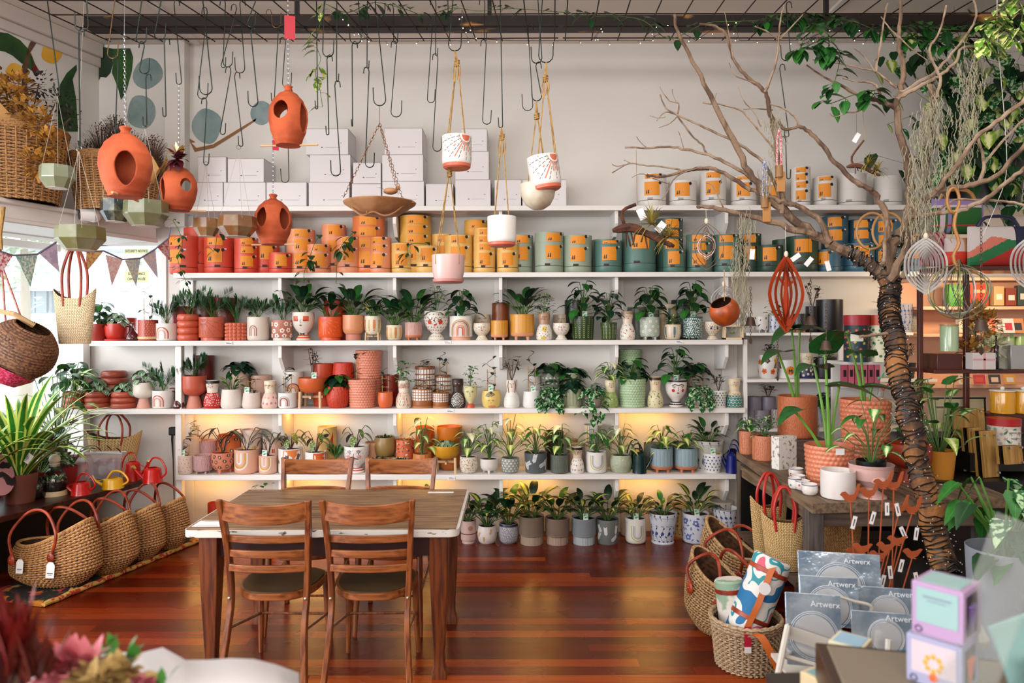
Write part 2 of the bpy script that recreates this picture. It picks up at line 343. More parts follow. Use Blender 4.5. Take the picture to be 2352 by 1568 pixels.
for k, (a, c) in SHX.items():
 x0, x1 = WX(a, FRONT), WX(c, FRONT); z = SH[k]
 r = thing('wall_shelf', 'long white wall shelf, %s from the ceiling, %s' % (names[k], {1: 'holding white boxes and white pots', 2: 'holding colourful stickered planters', 3: 'holding potted palms and lilies', 4: 'holding doll vases and hobnail pots', 5: 'lowest, above the row of floor pots'}[k]), 'shelf', (0, 0, 0), group='white wall shelves')
 b = MB(); b.box(((x0 + x1) / 2, (FRONT + BACK) / 2, z - .02), (x1 - x0, BACK - FRONT, .04), WHITE); b.build('board', r, bevel=.003)
 shroot[k] = r
 for px in (640, 905, 1150, 1418, 1672) + ((2160,) if k == 1 else ()):
  if px > c: continue
  x = WX(px, FRONT); zz = z - .04; b = MB()
  prof = [(FRONT + .03, zz), (FRONT + .03, zz - .1), (FRONT + .12, zz - .2), (BACK, zz - .22), (BACK, zz)]
  vs = [(x + s, y, q) for s in (-.014, .014) for y, q in prof]; n = 5
  b.add(vs, [tuple(range(n)), tuple(range(n, 2 * n))[::-1]] + [(i, i + n, (i + 1) % n + n, (i + 1) % n) for i in range(n)], WHITE); b.build('bracket', r, bevel=.002)
b = MB()
for px in (430, 640, 905, 1150, 1418, 1672): b.box((WX(px, 6.13), 6.135, 1.35), (.11, .03, 2.7), WHITE)
struct(b, 'trim_5', bevel=.003)
b = MB(); b.box((WX(413, 5.87), 5.87, SH[3] / 2 - .02), (.05, .06, SH[3] - .045), WHITE); struct(b, 'trim_6', bevel=.003)
tk = C('#e9e6e2', .5); pr = C('#6a6a72', .6)
n_ = 0
for k, px in ((3, 525), (3, 1027), (3, 1560), (4, 1033), (4, 1380 - 3), (5, 1036)):
 if (k, px) == (4, 1377): continue
 p = P(px, {3: 786, 4: 943, 5: 1098}[k], FRONT - .004)
 r = thing('price_strip', 'small white price card on the %s shelf edge near %s' % (names[k], {525: 'the coral bobble pot', 1027: 'the rainbow arch pot', 1560: 'the teal dotted pot', 1033: 'the dark faced doll vase', 1036: 'the mustard bowl stand'}[px]), 'price card', p, group='price cards on the shelf edges')
 b = MB(); b.box((0, 0, 0), (.062, .002, .028), tk); b.build('card', r)
 b = MB(); b.box((-.008, -.0015, .006), (.03, .001, .003), pr); b.box((.002, -.0015, -.004), (.042, .001, .004), pr); b.build('print', r); n_ += 1
led = mat('warm_led', '#ffbe62', .5, emit=34)
for k in (4, 5):
 for i, px in enumerate((424, 646, 911, 1157, 1424)):
  b = MB(); b.box((WX(px + 64, 6), 6.0, SH[k] - .047), (.4, .02, .012), led)
  b.build('led_strip', label='warm strip light under the %s shelf, %s from the left' % (names[k], ('first', 'second', 'third', 'fourth', 'fifth')[i]), cat='strip light', group='warm strip lights under the shelves')
GD = V(((1270 - CX) / F, 1, (HY - 560) / F)); D0 = 5.5
def gridpt(pxb, j): return P(pxb, 90, D0) - GD * (.29 * j)
def grid_depth(py): return 2585.0 / (560 - py)
b = MB(); bm = mat('steel_beam', '#211815', .55, .3, col2='#b07c3e', scale=1.6, lo=.6, hi=.66, stretch=(1.2, 3, 3))
x0, x1 = WX(195, 5.2), WX(2500, 5.2); b.box(((x0 + x1) / 2, 5.23, 3.965), (x1 - x0, .08, .07), bm); b.box(((x0 + x1) / 2, 5.25, 3.928), (x1 - x0, .14, .01), bm)
for px in (683, 1126, 1900): b.box((WX(px, 5.25), 5.26, 4.08), (.03, .03, .19), BLACK)
b.build('ceiling_beam', kind='structure')
for (a, c, lab) in ((247, 1292, 'rusty steel mesh panel over the table, hung with hooks'), (1300, 2420, 'rusty steel mesh panel over the bare tree, twined with vines')):
 b = MB(); n = int((c - a) / 60.5); gm = mat('rusty_mesh', '#2a1712', .7, .4)
 for i in range(n + 1): b.tube([gridpt(a + 60.5 * i, -.15), gridpt(a + 60.5 * i, 3), gridpt(a + 60.5 * i, 9)], .0045, gm, n=5)
 for j in range(10):
  o = (.02 if j else .08); b.tube([gridpt(a - 6, j) + V((0, 0, .008)), gridpt((a + c) / 2, j) + V((0, 0, .004)), gridpt(a + 60.5 * n + 8, j) + V((0, 0, .008))], .0045, gm, n=5)
 b.build('wire_mesh_panel', label=lab, cat='mesh panel', group='steel mesh panels under the ceiling')
 for q, (fx, j) in enumerate(((.1, 1), (.9, 1), (.1, 6), (.9, 6))):
  p = gridpt(a + (c - a) * fx, j);
# PLANTS
GREEN = leafmat('leaf_deep', '#173f1c', '#3f7a34'); GREEN2 = leafmat('leaf_mid', '#2c6a26', '#7fae4a'); DKG = leafmat('leaf_dark', '#0c2a18', '#1c4a2a')
PALM = leafmat('leaf_palm', '#24592a', '#4c8a3c'); LIME = leafmat('leaf_lime', '#86a83a', '#dfe0a0', 'mid'); CREAM = leafmat('leaf_cream', '#d9dba6', '#f2efd0', 'mid')
SYNG = leafmat('leaf_arrow', '#3f7a30', '#cfe0a0', 'mid'); VARI = leafmat('leaf_variegated', '#1f5424', '#c9c556', 'core'); PEP = leafmat('leaf_striped', '#245a30', '#b9cfae', 'stripe')
ALO = leafmat('leaf_alocasia', '#18281f', '#c9cfc0', 'vein', .3); SPOT = leafmat('leaf_spotted', '#2d4a30', '#cfd8c8', 'spot'); BEG = leafmat('leaf_begonia', '#56702e', '#c9cf9a', 'spot')
MARB = leafmat('leaf_marbled', '#1e5a2c', '#a9c99a', 'patch'); HOYA = leafmat('leaf_hoya', '#1a3a26', '#2f5a36', rough=.3); PURP = leafmat('leaf_bronze', '#2c2a20', '#6b5a3c')
STRAP = leafmat('leaf_strap', '#2f7a24', '#c9d86a', 'edge', .35); STEMG = C('#4a6a2c', .6); STEMB = C('#5a4030', .7); CANE = C('#b08a50', .7)
CARD = C('#e6e4e2', .5); CARDG = mat('card_picture', '#2c7a48', .5, col2='#b9d8c0', scale=60, lo=.45, hi=.55)
def rdir(g, up=.6, flat=.55):
 a = g.uniform(0, 2 * pi); return V((cos(a), sin(a) * flat, up))
def plant(kind, g, r, H, S, fb, sb):
 """foliage above the rim centre at the origin: r rim radius, H height, S half spread"""
 u = g.uniform
 if kind == 'palm' or kind == 'fern':
  n = 10 if kind == 'palm' else 14
  for i in range(n):
   a = 2 * pi * i / n + u(-.3, .3); L = H * u(.5, 1.05); sp = S * u(.7, 1.35)
   pts = [V((cos(a) * sp * t ** 1.5, sin(a) * sp * .6 * t ** 1.5, L * (t * 1.3 - .4 * t * t) - .01)) for t in (0, .25, .5, .7, .85, 1)]; sb.tube(pts, .0018, STEMG, n=4)
   for t in range(7, 21):
    q = t / 21; k = q * 5; j = min(int(k), 4); p = pts[j].lerp(pts[j + 1], k - j); d = (pts[j + 1] - pts[j]).normalized(); sd = d.cross(V((cos(a + 1.2), sin(a + 1.2), .3))).normalized()
    LL = (.07 if kind == 'palm' else .032) * (1.2 - 1.2 * abs(q - .6)) * (H / .25) ** .5
    for s in (-1, 1): fb.leaf(p, sd * s + d * .7, LL, .0075, (PALM, GREEN)[i % 2] if kind == 'palm' else GREEN2, 'lance', .6, n=3, fold=.1)
 elif kind in ('lily', 'lilyv', 'dieff'):
  n = 21 if kind != 'dieff' else 14
  for i in range(n):
   a = 2 * pi * i / n * 2.4 + u(-.3, .3); q = i / n; L = (.55 + .45 * u(.4, 1)) * H; up = 1.6 - 1.25 * q
   d = V((cos(a) * .8, sin(a) * .5, up)).normalized(); st = H * (.55 - .3 * q); p0 = V((cos(a), sin(a), 0)) * r * .2; p1 = p0 + d * st
   sb.tube([p0, p0.lerp(p1, .5) + V((0, 0, .01)), p1], .003, STEMG, n=4)
   m_ = {'lily': (GREEN, DKG, GREEN2), 'lilyv': (VARI, GREEN, DKG), 'dieff': (LIME, VARI, GREEN2)}[kind][i % 3]
   d2 = V((cos(a), sin(a) * .5, up * .75)).normalized()
   fb.leaf(p1, d2, min(L * .62, S * 1.15 + .03), min(L * .62, S * 1.15) * .42, m_, 'lance', 1.1, n=6)
 elif kind in ('syng', 'syngl', 'syngy'):
  ms = {'syng': (SYNG, GREEN2, SYNG), 'syngl': (LIME, SYNG, CREAM), 'syngy': (LIME, LIME, GREEN2)}[kind]
  for i in range(19):
   a = i * 2.4 + u(-.3, .3); q = i / 19; hh = H * (1 - .8 * q) * u(.85, 1); ss = S * (.35 + .6 * q) * u(.6, 1.1)
   p1 = V((cos(a) * ss, sin(a) * ss * .6, hh)); sb.tube([V((0, 0, -.01)), V((p1.x * .35, p1.y * .35, hh * .6)), p1], .0025, STEMG, n=4)
   L = min(.1, .4 * H + .02) * u(.8, 1.15)
   fb.leaf(p1, V((cos(a + u(-.5, .5)), sin(a) * .5, -.15)), L, L * .66, CREAM if kind != 'syngy' and i == 0 else ms[i % 3], 'arrow', 1.0, n=5)
 elif kind in ('bush', 'mint', 'nerve'):
  n = {'bush': 46, 'mint': 40, 'nerve': 60}[kind]; m1, m2 = {'bush': (GREEN2, SYNG), 'mint': (leafmat('leaf_mint', '#3c9a30', '#8ac84a'), GREEN2), 'nerve': (SYNG, MARB)}[kind]
  for i in range(n):
   q = u(0, 1); a = u(0, 6.3); ss = S * u(.2, 1) * (1 - .4 * q); p1 = V((cos(a) * ss, sin(a) * ss * .6, H * q * .95))
   if i % 4 == 0: sb.tube([V((0, 0, -.01)), V((p1.x * .5, p1.y * .5, p1.z * .6)), p1], .0018, STEMG, n=3)
   L = .042 * u(.7, 1.2); fb.leaf(p1, V((cos(a), sin(a) * .6, u(-.2, .6))), L, L * .75, m1 if i % 2 else m2, 'ovate', .8, n=3)
 elif kind in ('pothos', 'rubber', 'heart'):
  for i in range(22):
   a = i * 2.4; q = i / 22; hh = H * (.98 - .85 * q); ss = S * (.25 + .75 * q) * u(.7, 1.05); p1 = V((cos(a) * ss, sin(a) * ss * .6, hh))
   sb.tube([V((0, 0, -.01)), V((p1.x * .3, p1.y * .3, hh * .7)), p1], .0025, STEMG, n=4); L = u(.085, .12)
   fb.leaf(p1, V((cos(a + .3), sin(a) * .6, u(-.6, .1))), L, L * .8, (GREEN, DKG, GREEN2)[i % 3] if kind != 'rubber' else HOYA, 'heart', .9, n=5)
 elif kind == 'pep':
  for i in range(22):
   a = i * 2.4; q = i / 22; hh = H * (1 - .95 * q); ss = S * (.25 + .8 * q); p1 = V((cos(a) * ss, sin(a) * ss * .6, hh))
   sb.tube([V((0, 0, -.01)), V((p1.x * .5, p1.y * .5, hh * .8)), p1], .0018, STEMB, n=3); L = u(.055, .075)
   fb.leaf(p1 - V((cos(a), sin(a) * .6, 0)) * .02, V((cos(a), sin(a) * .6, -.35)), L, L * .82, PEP, 'round', .9, n=5)
 elif kind == 'alo':
  for i in range(6):
   a = (0.15, 2.9, 1.0, 3.6, -.5, 2.2)[i]; p1 = V((cos(a) * S * .55, sin(a) * S * .2, H * u(.7, 1))); sb.tube([V((0, 0, -.01)), V((p1.x * .4, p1.y * .4, p1.z * .6)), p1], .0028, PURP, n=4)
   L = S * u(.75, .95) + .02; fb.leaf(p1, V((cos(a), sin(a) * .3, -.15)), L, L * .36, ALO, 'arrow', 1.5, n=7, fold=.25)
 elif kind == 'beg':
  for i in range(9):
   a = i * 2.4 + .4; q = i / 9; p1 = V((cos(a) * S * .45, sin(a) * S * .3, H * (1 - .6 * q))); sb.tube([V((0, 0, -.01)), V((p1.x * .5, p1.y * .5, p1.z * .7)), p1], .0028, STEMB, n=4)
   L = u(.085, .115); fb.leaf(p1, V((cos(a), sin(a) * .4, -.5)), L, L * .55, (SPOT, BEG, BEG)[i % 3], 'heart', 1.3, n=5)
 elif kind in ('trel', 'trell'):
  for s in (-1, 1): sb.tube([(s * r * .4, 0, -.02), (s * r * .45, 0, H * .8)], .003, CANE, n=4)
  for q in (.3, .7): sb.tube([(-r * .55, 0, H * q), (r * .55, 0, H * q)], .0022, CANE, n=4)
  pts = [V((r * .5 * sin(t * 2.2), -.004, H * t / 5)) for t in range(7)]; sb.tube(smooth_path(pts), .002, STEMB, n=4)
  for i in range(11):
   k = g.randint(1, 6); L = u(.04, .06); a = u(0, 6.3); fb.leaf(pts[k], V((cos(a), sin(a) * .5, u(-.3, .6))), L, L * .55, HOYA, 'ovate', .7, n=4)
 elif kind == 'succ':
  for i in range(34):
   a = u(0, 6.3); rr = r * u(0, .8); fb.leaf((cos(a) * rr, sin(a) * rr, 0), V((cos(a) * .6, sin(a) * .6, u(.4, 1.2))), H * u(.4, .9), H * .35, (PURP, SYNG, HOYA)[i % 3], 'ovate', .3, n=3)
 elif kind == 'twig':
  for i in range(7):
   a = u(0, 6.3); sb.tube([(0, 0, 0), (cos(a) * S * .4, sin(a) * S * .2, H * .6), (cos(a) * S * .7, sin(a) * S * .3, H * u(.7, 1))], .0025, STEMB, n=4)
   for j in range(4): fb.leaf((cos(a) * S * .5 + u(-.02, .02), sin(a) * S * .2, H * u(.4, 1)), rdir(g, .4), .05, .02, PURP if j % 2 else HOYA, 'lance', .8, n=4)
 elif kind == 'trail':
  for k in range(3):
   a = (-.9, -1.7, -2.5)[k]; out = r * 1.05; L = H * u(.7, 1.1)
   pts = smooth_path([V((0, 0, 0)), V((cos(a) * out * .7, sin(a) * out * .7, .04)), V((cos(a) * out * 1.15, sin(a) * out * 1.15 - .01, .0)), V((cos(a) * out * 1.3, sin(a) * out * 1.15 - .02, -L * .5)), V((cos(a) * out * 1.5, sin(a) * out * 1.1 - .02, -L))])
   sb.tube(pts, .0022, STEMG, n=4)
   for i in range(2, len(pts)):
    ll = u(.075, .1); fb.leaf(pts[i], V((u(-.8, .8), -.4, u(-.8, .1))), ll, ll * .62, MARB, 'heart', .7, n=4)
  for i in range(9):
   a = u(0, 6.3); ll = .08; fb.leaf((cos(a) * S * .5, sin(a) * S * .3, S * u(.1, .9)), rdir(g, .1), ll, ll * .65, MARB if i % 2 else GREEN, 'heart', .8, n=4)
# POT SHAPES (unit radius and height)
SHAPES = {
 'cyl': [(.0, 0), (.9, 0), (.97, .025), (1, .08), (1, 1)], 'cyl2': [(0, 0), (.82, 0), (.93, .03), (.99, .1), (1, .2), (1, 1)],
 'taper': [(0, 0), (.72, 0), (.76, .03), (1, 1)], 'tapers': [(0, 0), (.86, 0), (.89, .03), (1, 1)], 'inv': [(0, 0), (.86, 0), (.97, .08), (1, .25), (.86, 1)],
 'egg': [(0, 0), (.62, 0), (.8, .07), (.95, .3), (1, .55), (.94, 1)], 'bowl': [(0, 0), (.55, 0), (.78, .1), (.93, .35), (1, .75), (1, 1)],
 'round': [(0, 0), (.7, 0), (.88, .12), (1, .45), (.98, .75), (.88, 1)], 'bucket': [(0, 0), (.8, 0), (.8, .04), (.76, .06), (.95, .88), (1, .89), (1, 1)],
 'rib': [(0, 0), (.9, 0), (.9, .3), (.93, .31), (1, .36), (1, 1)], 'goblet': [(0, 0), (.66, 0), (.66, .02), (.42, .36), (.45, .38), (.8, .44), (.97, .54), (1, .64), (1, 1)],
 'twotier': [(0, 0), (.72, 0), (.72, .24), (.8, .27), (.95, .36), (1, .46), (1, 1)], 'plinth': [(0, 0), (.84, 0), (.84, .13), (.97, .14), (1, .17), (1, 1)],
 'doll': [(0, 0), (.85, 0), (.97, .05), (1, .16), (.93, .34), (.74, .5), (.52, .6), (.5, .64), (.62, .7), (.72, .78), (.74, .86), (.72, .97), (.74, 1)],
 'head': [(0, 0), (.62, 0), (.66, .03), (.52, .14), (.36, .21), (.4, .26), (.66, .36), (.86, .5), (.97, .66), (1, .82), (.97, 1)],
 'hourg': [(0, 0), (.7, 0), (.72, .03), (.46, .22), (.44, .27), (.7, .38), (.92, .55), (1, .72), (.95, 1)],
 'lady': [(0, 0), (.6, 0), (.62, .1), (.36, .18), (.36, .24), (.62, .34), (.86, .5), (.97, .7), (1, 1)],
 'tripod': [(0, .16), (.5, .16), (.72, .19), (.93, .34), (1, .55), (1, 1)], 'footed': [(0, .13), (.7, .13), (.9, .15), (.98, .2), (1, .28), (1, 1)],
}
def ringprof(n):
 pr = [(0, 0)]
 for k in range(n):
  for j in range(7): a = -pi / 2 + pi * j / 6; pr.append((.86 + .14 * cos(a), (k + .5 + .5 * sin(a)) / n))
 return pr
for n_ in (3, 4): SHAPES['rings%d' % n_] = ringprof(n_)
SHAPES['rings2'] = ringprof(2)
class Dec:
 """flat glaze decoration wrapped onto a pot's outer surface; u = metres to the right, v = metres up"""
 def __init__(s, mb, prof): s.b = mb; s.p = prof; s.R = max(r for r, z in prof); s.H = prof[-1][1]; s.e = .0008; s.full = 1.75 * s.R
 def r(s, z):
  for (r0, z0), (r1, z1) in zip(s.p, s.p[1:]):
   if z1 > z0 and z0 - 1e-6 <= z <= z1 + 1e-6: return r0 + (r1 - r0) * (z - z0) / (z1 - z0)
  return s.p[-1][0]
 def pt(s, u, v): v = max(0.001, min(s.H * .995, v)); r = s.r(v); a = u / s.R; return ((r + s.e) * sin(a), -(r + s.e) * cos(a), v)
 def lay(s): s.e += .0004
 def poly(s, pts, m, c=None):
  q = []; st = s.R * .22
  for a, e in zip(pts, pts[1:] + pts[:1]):
   k = min(12, int(max(abs(e[0] - a[0]), abs(e[1] - a[1])) / st) + 1); q += [(a[0] + (e[0] - a[0]) * i / k, a[1] + (e[1] - a[1]) * i / k) for i in range(k)]
  pts = q; c = c or (sum(p[0] for p in pts) / len(pts), sum(p[1] for p in pts) / len(pts)); n = len(pts)
  mid = [((p[0] + c[0]) / 2, (p[1] + c[1]) / 2) for p in pts]
  s.b.add([s.pt(*c)] + [s.pt(*p) for p in mid] + [s.pt(*p) for p in pts], [(0, i + 1, (i + 1) % n + 1) for i in range(n)] + [(i + 1, n + i + 1, n + (i + 1) % n + 1, (i + 1) % n + 1) for i in range(n)], m)
 def disc(s, u, v, ru, m, rv=None, n=12, rot=0):
  rv = rv or ru; s.poly([(u + ru * cos(a) * cos(rot) - rv * sin(a) * sin(rot), v + ru * cos(a) * sin(rot) + rv * sin(a) * cos(rot)) for a in [2 * pi * i / n for i in range(n)]], m)
 def stroke(s, pts, w, m):
  k = len(pts); vs = []
  for i, p in enumerate(pts):
   a, c = pts[max(i - 1, 0)], pts[min(i + 1, k - 1)]; dx, dy = c[0] - a[0], c[1] - a[1]; L = sqrt(dx * dx + dy * dy) or 1; nx, ny = -dy / L * w / 2, dx / L * w / 2
   vs += [s.pt(p[0] - nx, p[1] - ny), s.pt(p[0] + nx, p[1] + ny)]
  s.b.add(vs, [(2 * i, 2 * i + 2, 2 * i + 3, 2 * i + 1) for i in range(k - 1)], m)
 def arc(s, u, v, r, a0, a1, w, m, n=12, ry=None): s.stroke([(u + r * cos(a0 + (a1 - a0) * i / n), v + (ry or r) * sin(a0 + (a1 - a0) * i / n)) for i in range(n + 1)], w, m)
 def leaf(s, u, v, a, L, W, m):
  s.poly([(u + t * L * cos(a) - q * W * sin(a), v + t * L * sin(a) + q * W * cos(a)) for t, q in ((0, 0), (.3, .5), (.65, .42), (1, 0), (.65, -.42), (.3, -.5))], m)
 def rect(s, u0, u1, v0, v1, m, n=None):
  n = n or int((u1 - u0) / (s.R * .15)) + 1; k = 12 if v1 - v0 > s.H * .2 else 2; vs = [s.pt(u0 + (u1 - u0) * i / n, v0 + (v1 - v0) * j / k) for i in range(n + 1) for j in range(k + 1)]
  s.b.add(vs, [(i * (k + 1) + j, (i + 1) * (k + 1) + j, (i + 1) * (k + 1) + j + 1, i * (k + 1) + j + 1) for i in range(n) for j in range(k)], m)
 def ring(s, v0, v1, m, n=40): s.e += .0006; s.rect(-s.R * pi, s.R * pi, v0, v1, m, n); s.e -= .0006; s.e += .0007
def G(h): return C(h, .4)
def pt_rainbow(D, cols, u0=0, v0=.12, rad_=.62, w=None, flip=False):
 R = D.R * rad_; w = w or R / (len(cols) * 1.5); leg = D.H * (.28 if not flip else .35)
 for i, c in enumerate(cols):
  r = R - w * 1.35 * i
  if r < w * .4: break
  vb = D.H * v0;
  if flip: pts = [(u0 - r, vb + R + leg)] + [(u0 - r * cos(a), vb + R - r * sin(a)) for a in [pi * k / 12 for k in range(13)]] + [(u0 + r, vb + R + leg)]
  else: pts = [(u0 - r, vb)] + [(u0 - r * cos(a), vb + leg + r * sin(a)) for a in [pi * k / 12 for k in range(13)]] + [(u0 + r, vb)]
  D.stroke(pts, w, G(c))
def pt_sun(D, disc, ray, ray2, u0=-.35, v0=.93):
 u, v = D.R * u0, D.H * v0; D.poly([(u + D.R * .28 * cos(a), v + D.R * .28 * sin(a)) for a in [pi + pi * k / 10 for k in range(11)]], G(disc))
 for k in range(17):
  a = pi + pi * (k + .5) / 17; r0, r1 = D.R * .4, D.H * 1.25
  for q0, q1 in (((0, 1),) if k % 2 == 0 else ((0, .2), (.27, .47), (.54, .74), (.8, 1))):
   p = [(u + cos(a) * (r0 + (r1 - r0) * q), v + sin(a) * (r0 + (r1 - r0) * q) * .95) for q in (q0, (q0 + q1) / 2, q1)]
   p = [(x, y) for x, y in p if y > D.H * .17]
   if len(p) > 1: D.stroke(p, .006 if k % 2 == 0 else .003, G(ray if k % 2 == 0 else ray2))
def grid_uv(D, nu, nv, g, jit=.3, v0=.08, v1=.93, half=.62):
 for j in range(nv):
  for i in range(nu):
   u = D.R * pi * half * (-1 + 2 * (i + .5 + (j % 2) * .5 - .25) / nu); v = D.H * (v0 + (v1 - v0) * (j + .5) / nv)
   yield u + g.uniform(-jit, jit) * D.R * pi * half / nu, v + g.uniform(-jit, jit) * D.H * (v1 - v0) / nv / 2
def pt_flowers(D, g, pet, cen, nu=5, nv=3, s=.2):
 L = list(grid_uv(D, nu, nv, g))
 for u, v in L:
  for k in range(5): a = 2 * pi * k / 5 + u * 9; D.disc(u + cos(a) * D.R * s * .6, v + sin(a) * D.R * s * .6, D.R * s * .42, G(pet if isinstance(pet, str) else pet[int(v * 999) % len(pet)]), n=8)
 D.lay()
 for u, v in L: D.disc(u, v, D.R * s * .34, G(cen), n=8)
def pt_dots(D, g, col, nu=9, nv=5, s=.06, jit=.2):
 for u, v in grid_uv(D, nu, nv, g, jit): D.disc(u, v, D.R * s, G(col), n=8)
def pt_tiles(D, g, col, rows=4, nu=16, v0=.38, v1=.95):
 for j in range(rows):
  for i in range(nu):
   u = D.R * pi * .75 * (-1 + 2 * (i + .5) / nu); v = D.H * (v0 + (v1 - v0) * (j + .5) / rows); a, c = D.R * pi * .75 / nu * .75, D.H * (v1 - v0) / rows * .38
   D.poly([(u - a, v - c), (u + a, v - c * .9), (u + a * .9, v + c), (u - a * .9, v + c * .95)], G(col))
def pt_strokes(D, g, col, nu=11, nv=5, L=.12, ang=pi / 2, w=.006, jit=.3, cols=None, v0=.08, v1=.93):
 for i, (u, v) in enumerate(grid_uv(D, nu, nv, g, jit, v0, v1)):
  a = ang + g.uniform(-.3, .3); l = D.H * L / 2; D.stroke([(u - cos(a) * l, v - sin(a) * l), (u, v), (u + cos(a) * l, v + sin(a) * l)], w, G(cols[i % len(cols)] if cols else col))
def pt_leaves(D, g, cols, nu=7, nv=4, L=.3, W=.4, v0=.05, v1=.95, jit=.5):
 for i, (u, v) in enumerate(grid_uv(D, nu, nv, g, jit, v0, v1)): l = D.R * L * g.uniform(.7, 1.3); D.leaf(u, v, g.uniform(0, 6.3), l, l * W, G(cols[i % len(cols)]))
def pt_fronds(D, g, col, n=9, L=.7):
 for k in range(n):
  u0 = D.R * pi * .62 * (-1 + 2 * (k + .5) / n); v0 = D.H * g.uniform(.1, .6); a = g.uniform(.4, 2.7); l = D.R * L
  for i in range(6):
   q = .1 + i * .16;
   for s in (-1, 1): D.leaf(u0 + cos(a) * l * q, v0 + sin(a) * l * q, a + s * .8, l * .36, l * .12, G(col))
  D.stroke([(u0, v0), (u0 + cos(a) * l, v0 + sin(a) * l)], .003, G(col))
def pt_herring(D, col, cols=10, rows=11, v0=.3):
 for i in range(cols):
  u = D.R * pi * .62 * (-1 + 2 * (i + .5) / cols); wd = D.R * pi * .62 / cols * .9
  for j in range(rows): v = D.H * (v0 + (.95 - v0) * (j + .5) / rows); s = 1 if i % 2 else -1; D.stroke([(u - wd * .8, v - s * wd * .45), (u + wd * .8, v + s * wd * .45)], .0022, G(col))
def pt_leopard(D, g, out, inn):
 for u, v in grid_uv(D, 6, 3, g, .3, .22, .98):
  r = D.R * .15; D.disc(u, v, r, G(out), r * 1.25, n=8, rot=g.uniform(0, 3));
  D.e += .0004; D.disc(u, v, r * .55, G(inn), r * .75, n=8); D.e -= .0004
def pt_lace(D, col, v=.3):
 for k, (r0, r1, n, w) in enumerate(((.1, .2, 8, .08), (.25, .42, 14, .09), (.48, .68, 20, .09), (.74, .95, 26, .09))):
  for i in range(n):
   a = 2 * pi * i / n; u0, v0 = D.R * r0 * cos(a) * .95, D.H * v + D.R * r0 * sin(a); u1, v1 = D.R * r1 * cos(a) * .95, D.H * v + D.R * r1 * sin(a)
   if v1 < D.H * .55 and v1 > .002: D.stroke([(u0, v0), (u1, v1)], D.R * w * (.7 + k * .1), G(col))
def pt_scales(D, col, line, v1=.45):
 D.ring(.002, D.H * v1, G(col)); D.lay()
 for j in range(4):
  for i in range(9): u = D.R * pi * .62 * (-1 + 2 * (i + .5 * (j % 2)) / 9); D.arc(u, D.H * v1 * (j + 1.1) / 4.2, D.R * .21, pi, 2 * pi, .0035, G(line), n=8)
def pt_vbars(D, cols, n=10, v0=.12, v1=.8, w=.5):
 for i in range(n): u = D.R * pi * .8 * (-1 + 2 * (i + .5) / n); ww = D.R * pi * .8 / n * w; D.poly([(u - ww * .6, D.H * v0), (u + ww * .6, D.H * v0), (u + ww, D.H * (v0 + v1) / 2), (u + ww * .8, D.H * v1), (u - ww * .8, D.H * v1), (u - ww, D.H * (v0 + v1) / 2)], G(cols[i % len(cols)]))
def pt_vines(D, g, col, fl, n=6):
 for k in range(n):
  u0 = D.R * pi * .6 * (-1 + 2 * (k + .5) / n); pts = [(u0 + D.R * .12 * sin(j * 1.3 + k), D.H * (.1 + .8 * j / 6)) for j in range(7)]; D.stroke(pts, .003, G(col))
  for j, (a, c) in enumerate(pts): D.leaf(a, c, j * 2.4, D.R * .2, D.R * .1, G(col))
  D.disc(pts[2][0] + D.R * .1, pts[2][1], D.R * .13, G(fl), n=7); D.disc(pts[5][0], pts[5][1], D.R * .11, G(col), n=7)
def face(D, v, s, lip='#a82a26', line='#2a2022', cheek=None, eyes='closed', brow=0, nose=True, uni=False, moust=False, cs=.2):
 """v centre height, s half width of the face in metres"""
 L = G(line)
 for q in (-1, 1):
  u = q * s * .5
  if eyes == 'closed': D.arc(u, v + s * .28, s * .2, pi, 2 * pi, max(.0035, s * .07), L, n=6, ry=s * .15)
  else:
   D.disc(u, v + s * .24, s * .17, G('#e9e6e0'), s * .1); D.e += .0004; D.disc(u, v + s * .24, s * .08, G('#2c3a44' if eyes == 'open' else eyes)); D.e -= .0004; D.arc(u, v + s * .2, s * .22, pi * .15, pi * .85, max(.003, s * .05), L, n=6)
  if brow: D.arc(u, v + s * .3, s * .27, pi * .2, pi * .8, s * brow, L, n=6)
  if cheek: D.disc(q * s * .62, v - s * .12, s * cs, G(cheek))
 if uni: D.stroke([(-s * .75, v + s * .48), (-s * .4, v + s * .62), (0, v + s * .5), (s * .4, v + s * .62), (s * .75, v + s * .48)], s * .1, L)
 if nose: D.stroke([(-s * .02, v + s * .3), (-s * .04, v - s * .1), (s * .1, v - s * .13)], max(.003, s * .045), L)
 if moust: D.stroke([(-s * .7, v - s * .2), (-s * .5, v - s * .36), (0, v - s * .26), (s * .5, v - s * .36), (s * .7, v - s * .2)], s * .11, L)
 D.disc(0, v - s * .42, max(.007, s * .17), G(lip), max(.0035, s * .08))
def outline(shape, R, H): return [(max(r * R, .0004), z * H) for r, z in SHAPES[shape]]
def vessel(b, prof, m, n=32, th=.004, disp=None, inner=None, deep=.45, M=None):
 R, H = prof[-1]; ri = max(R - th, R * .8)
 up = [p for p in prof]; b.lathe(up, m, n, disp=disp); b.lathe([(R, H), (R - th * .4, H + th * .3), (ri, H), (ri * .98, H * (1 - deep * .6)), (ri * .9, H * (1 - deep)), (.0004, H * (1 - deep))], inner or m, n)
def hob(R, nu=26, nv=12, H=1, amp=.05):
 return lambda a, z, r: R * amp * max(0, 1 - 1.25 * ((2 * ((a / 2 / pi * nu + .5 * (int(z / H * nv) % 2)) % 1) - 1) ** 2 + (2 * ((z / H * nv) % 1) - 1) ** 2)) if z > .004 else 0
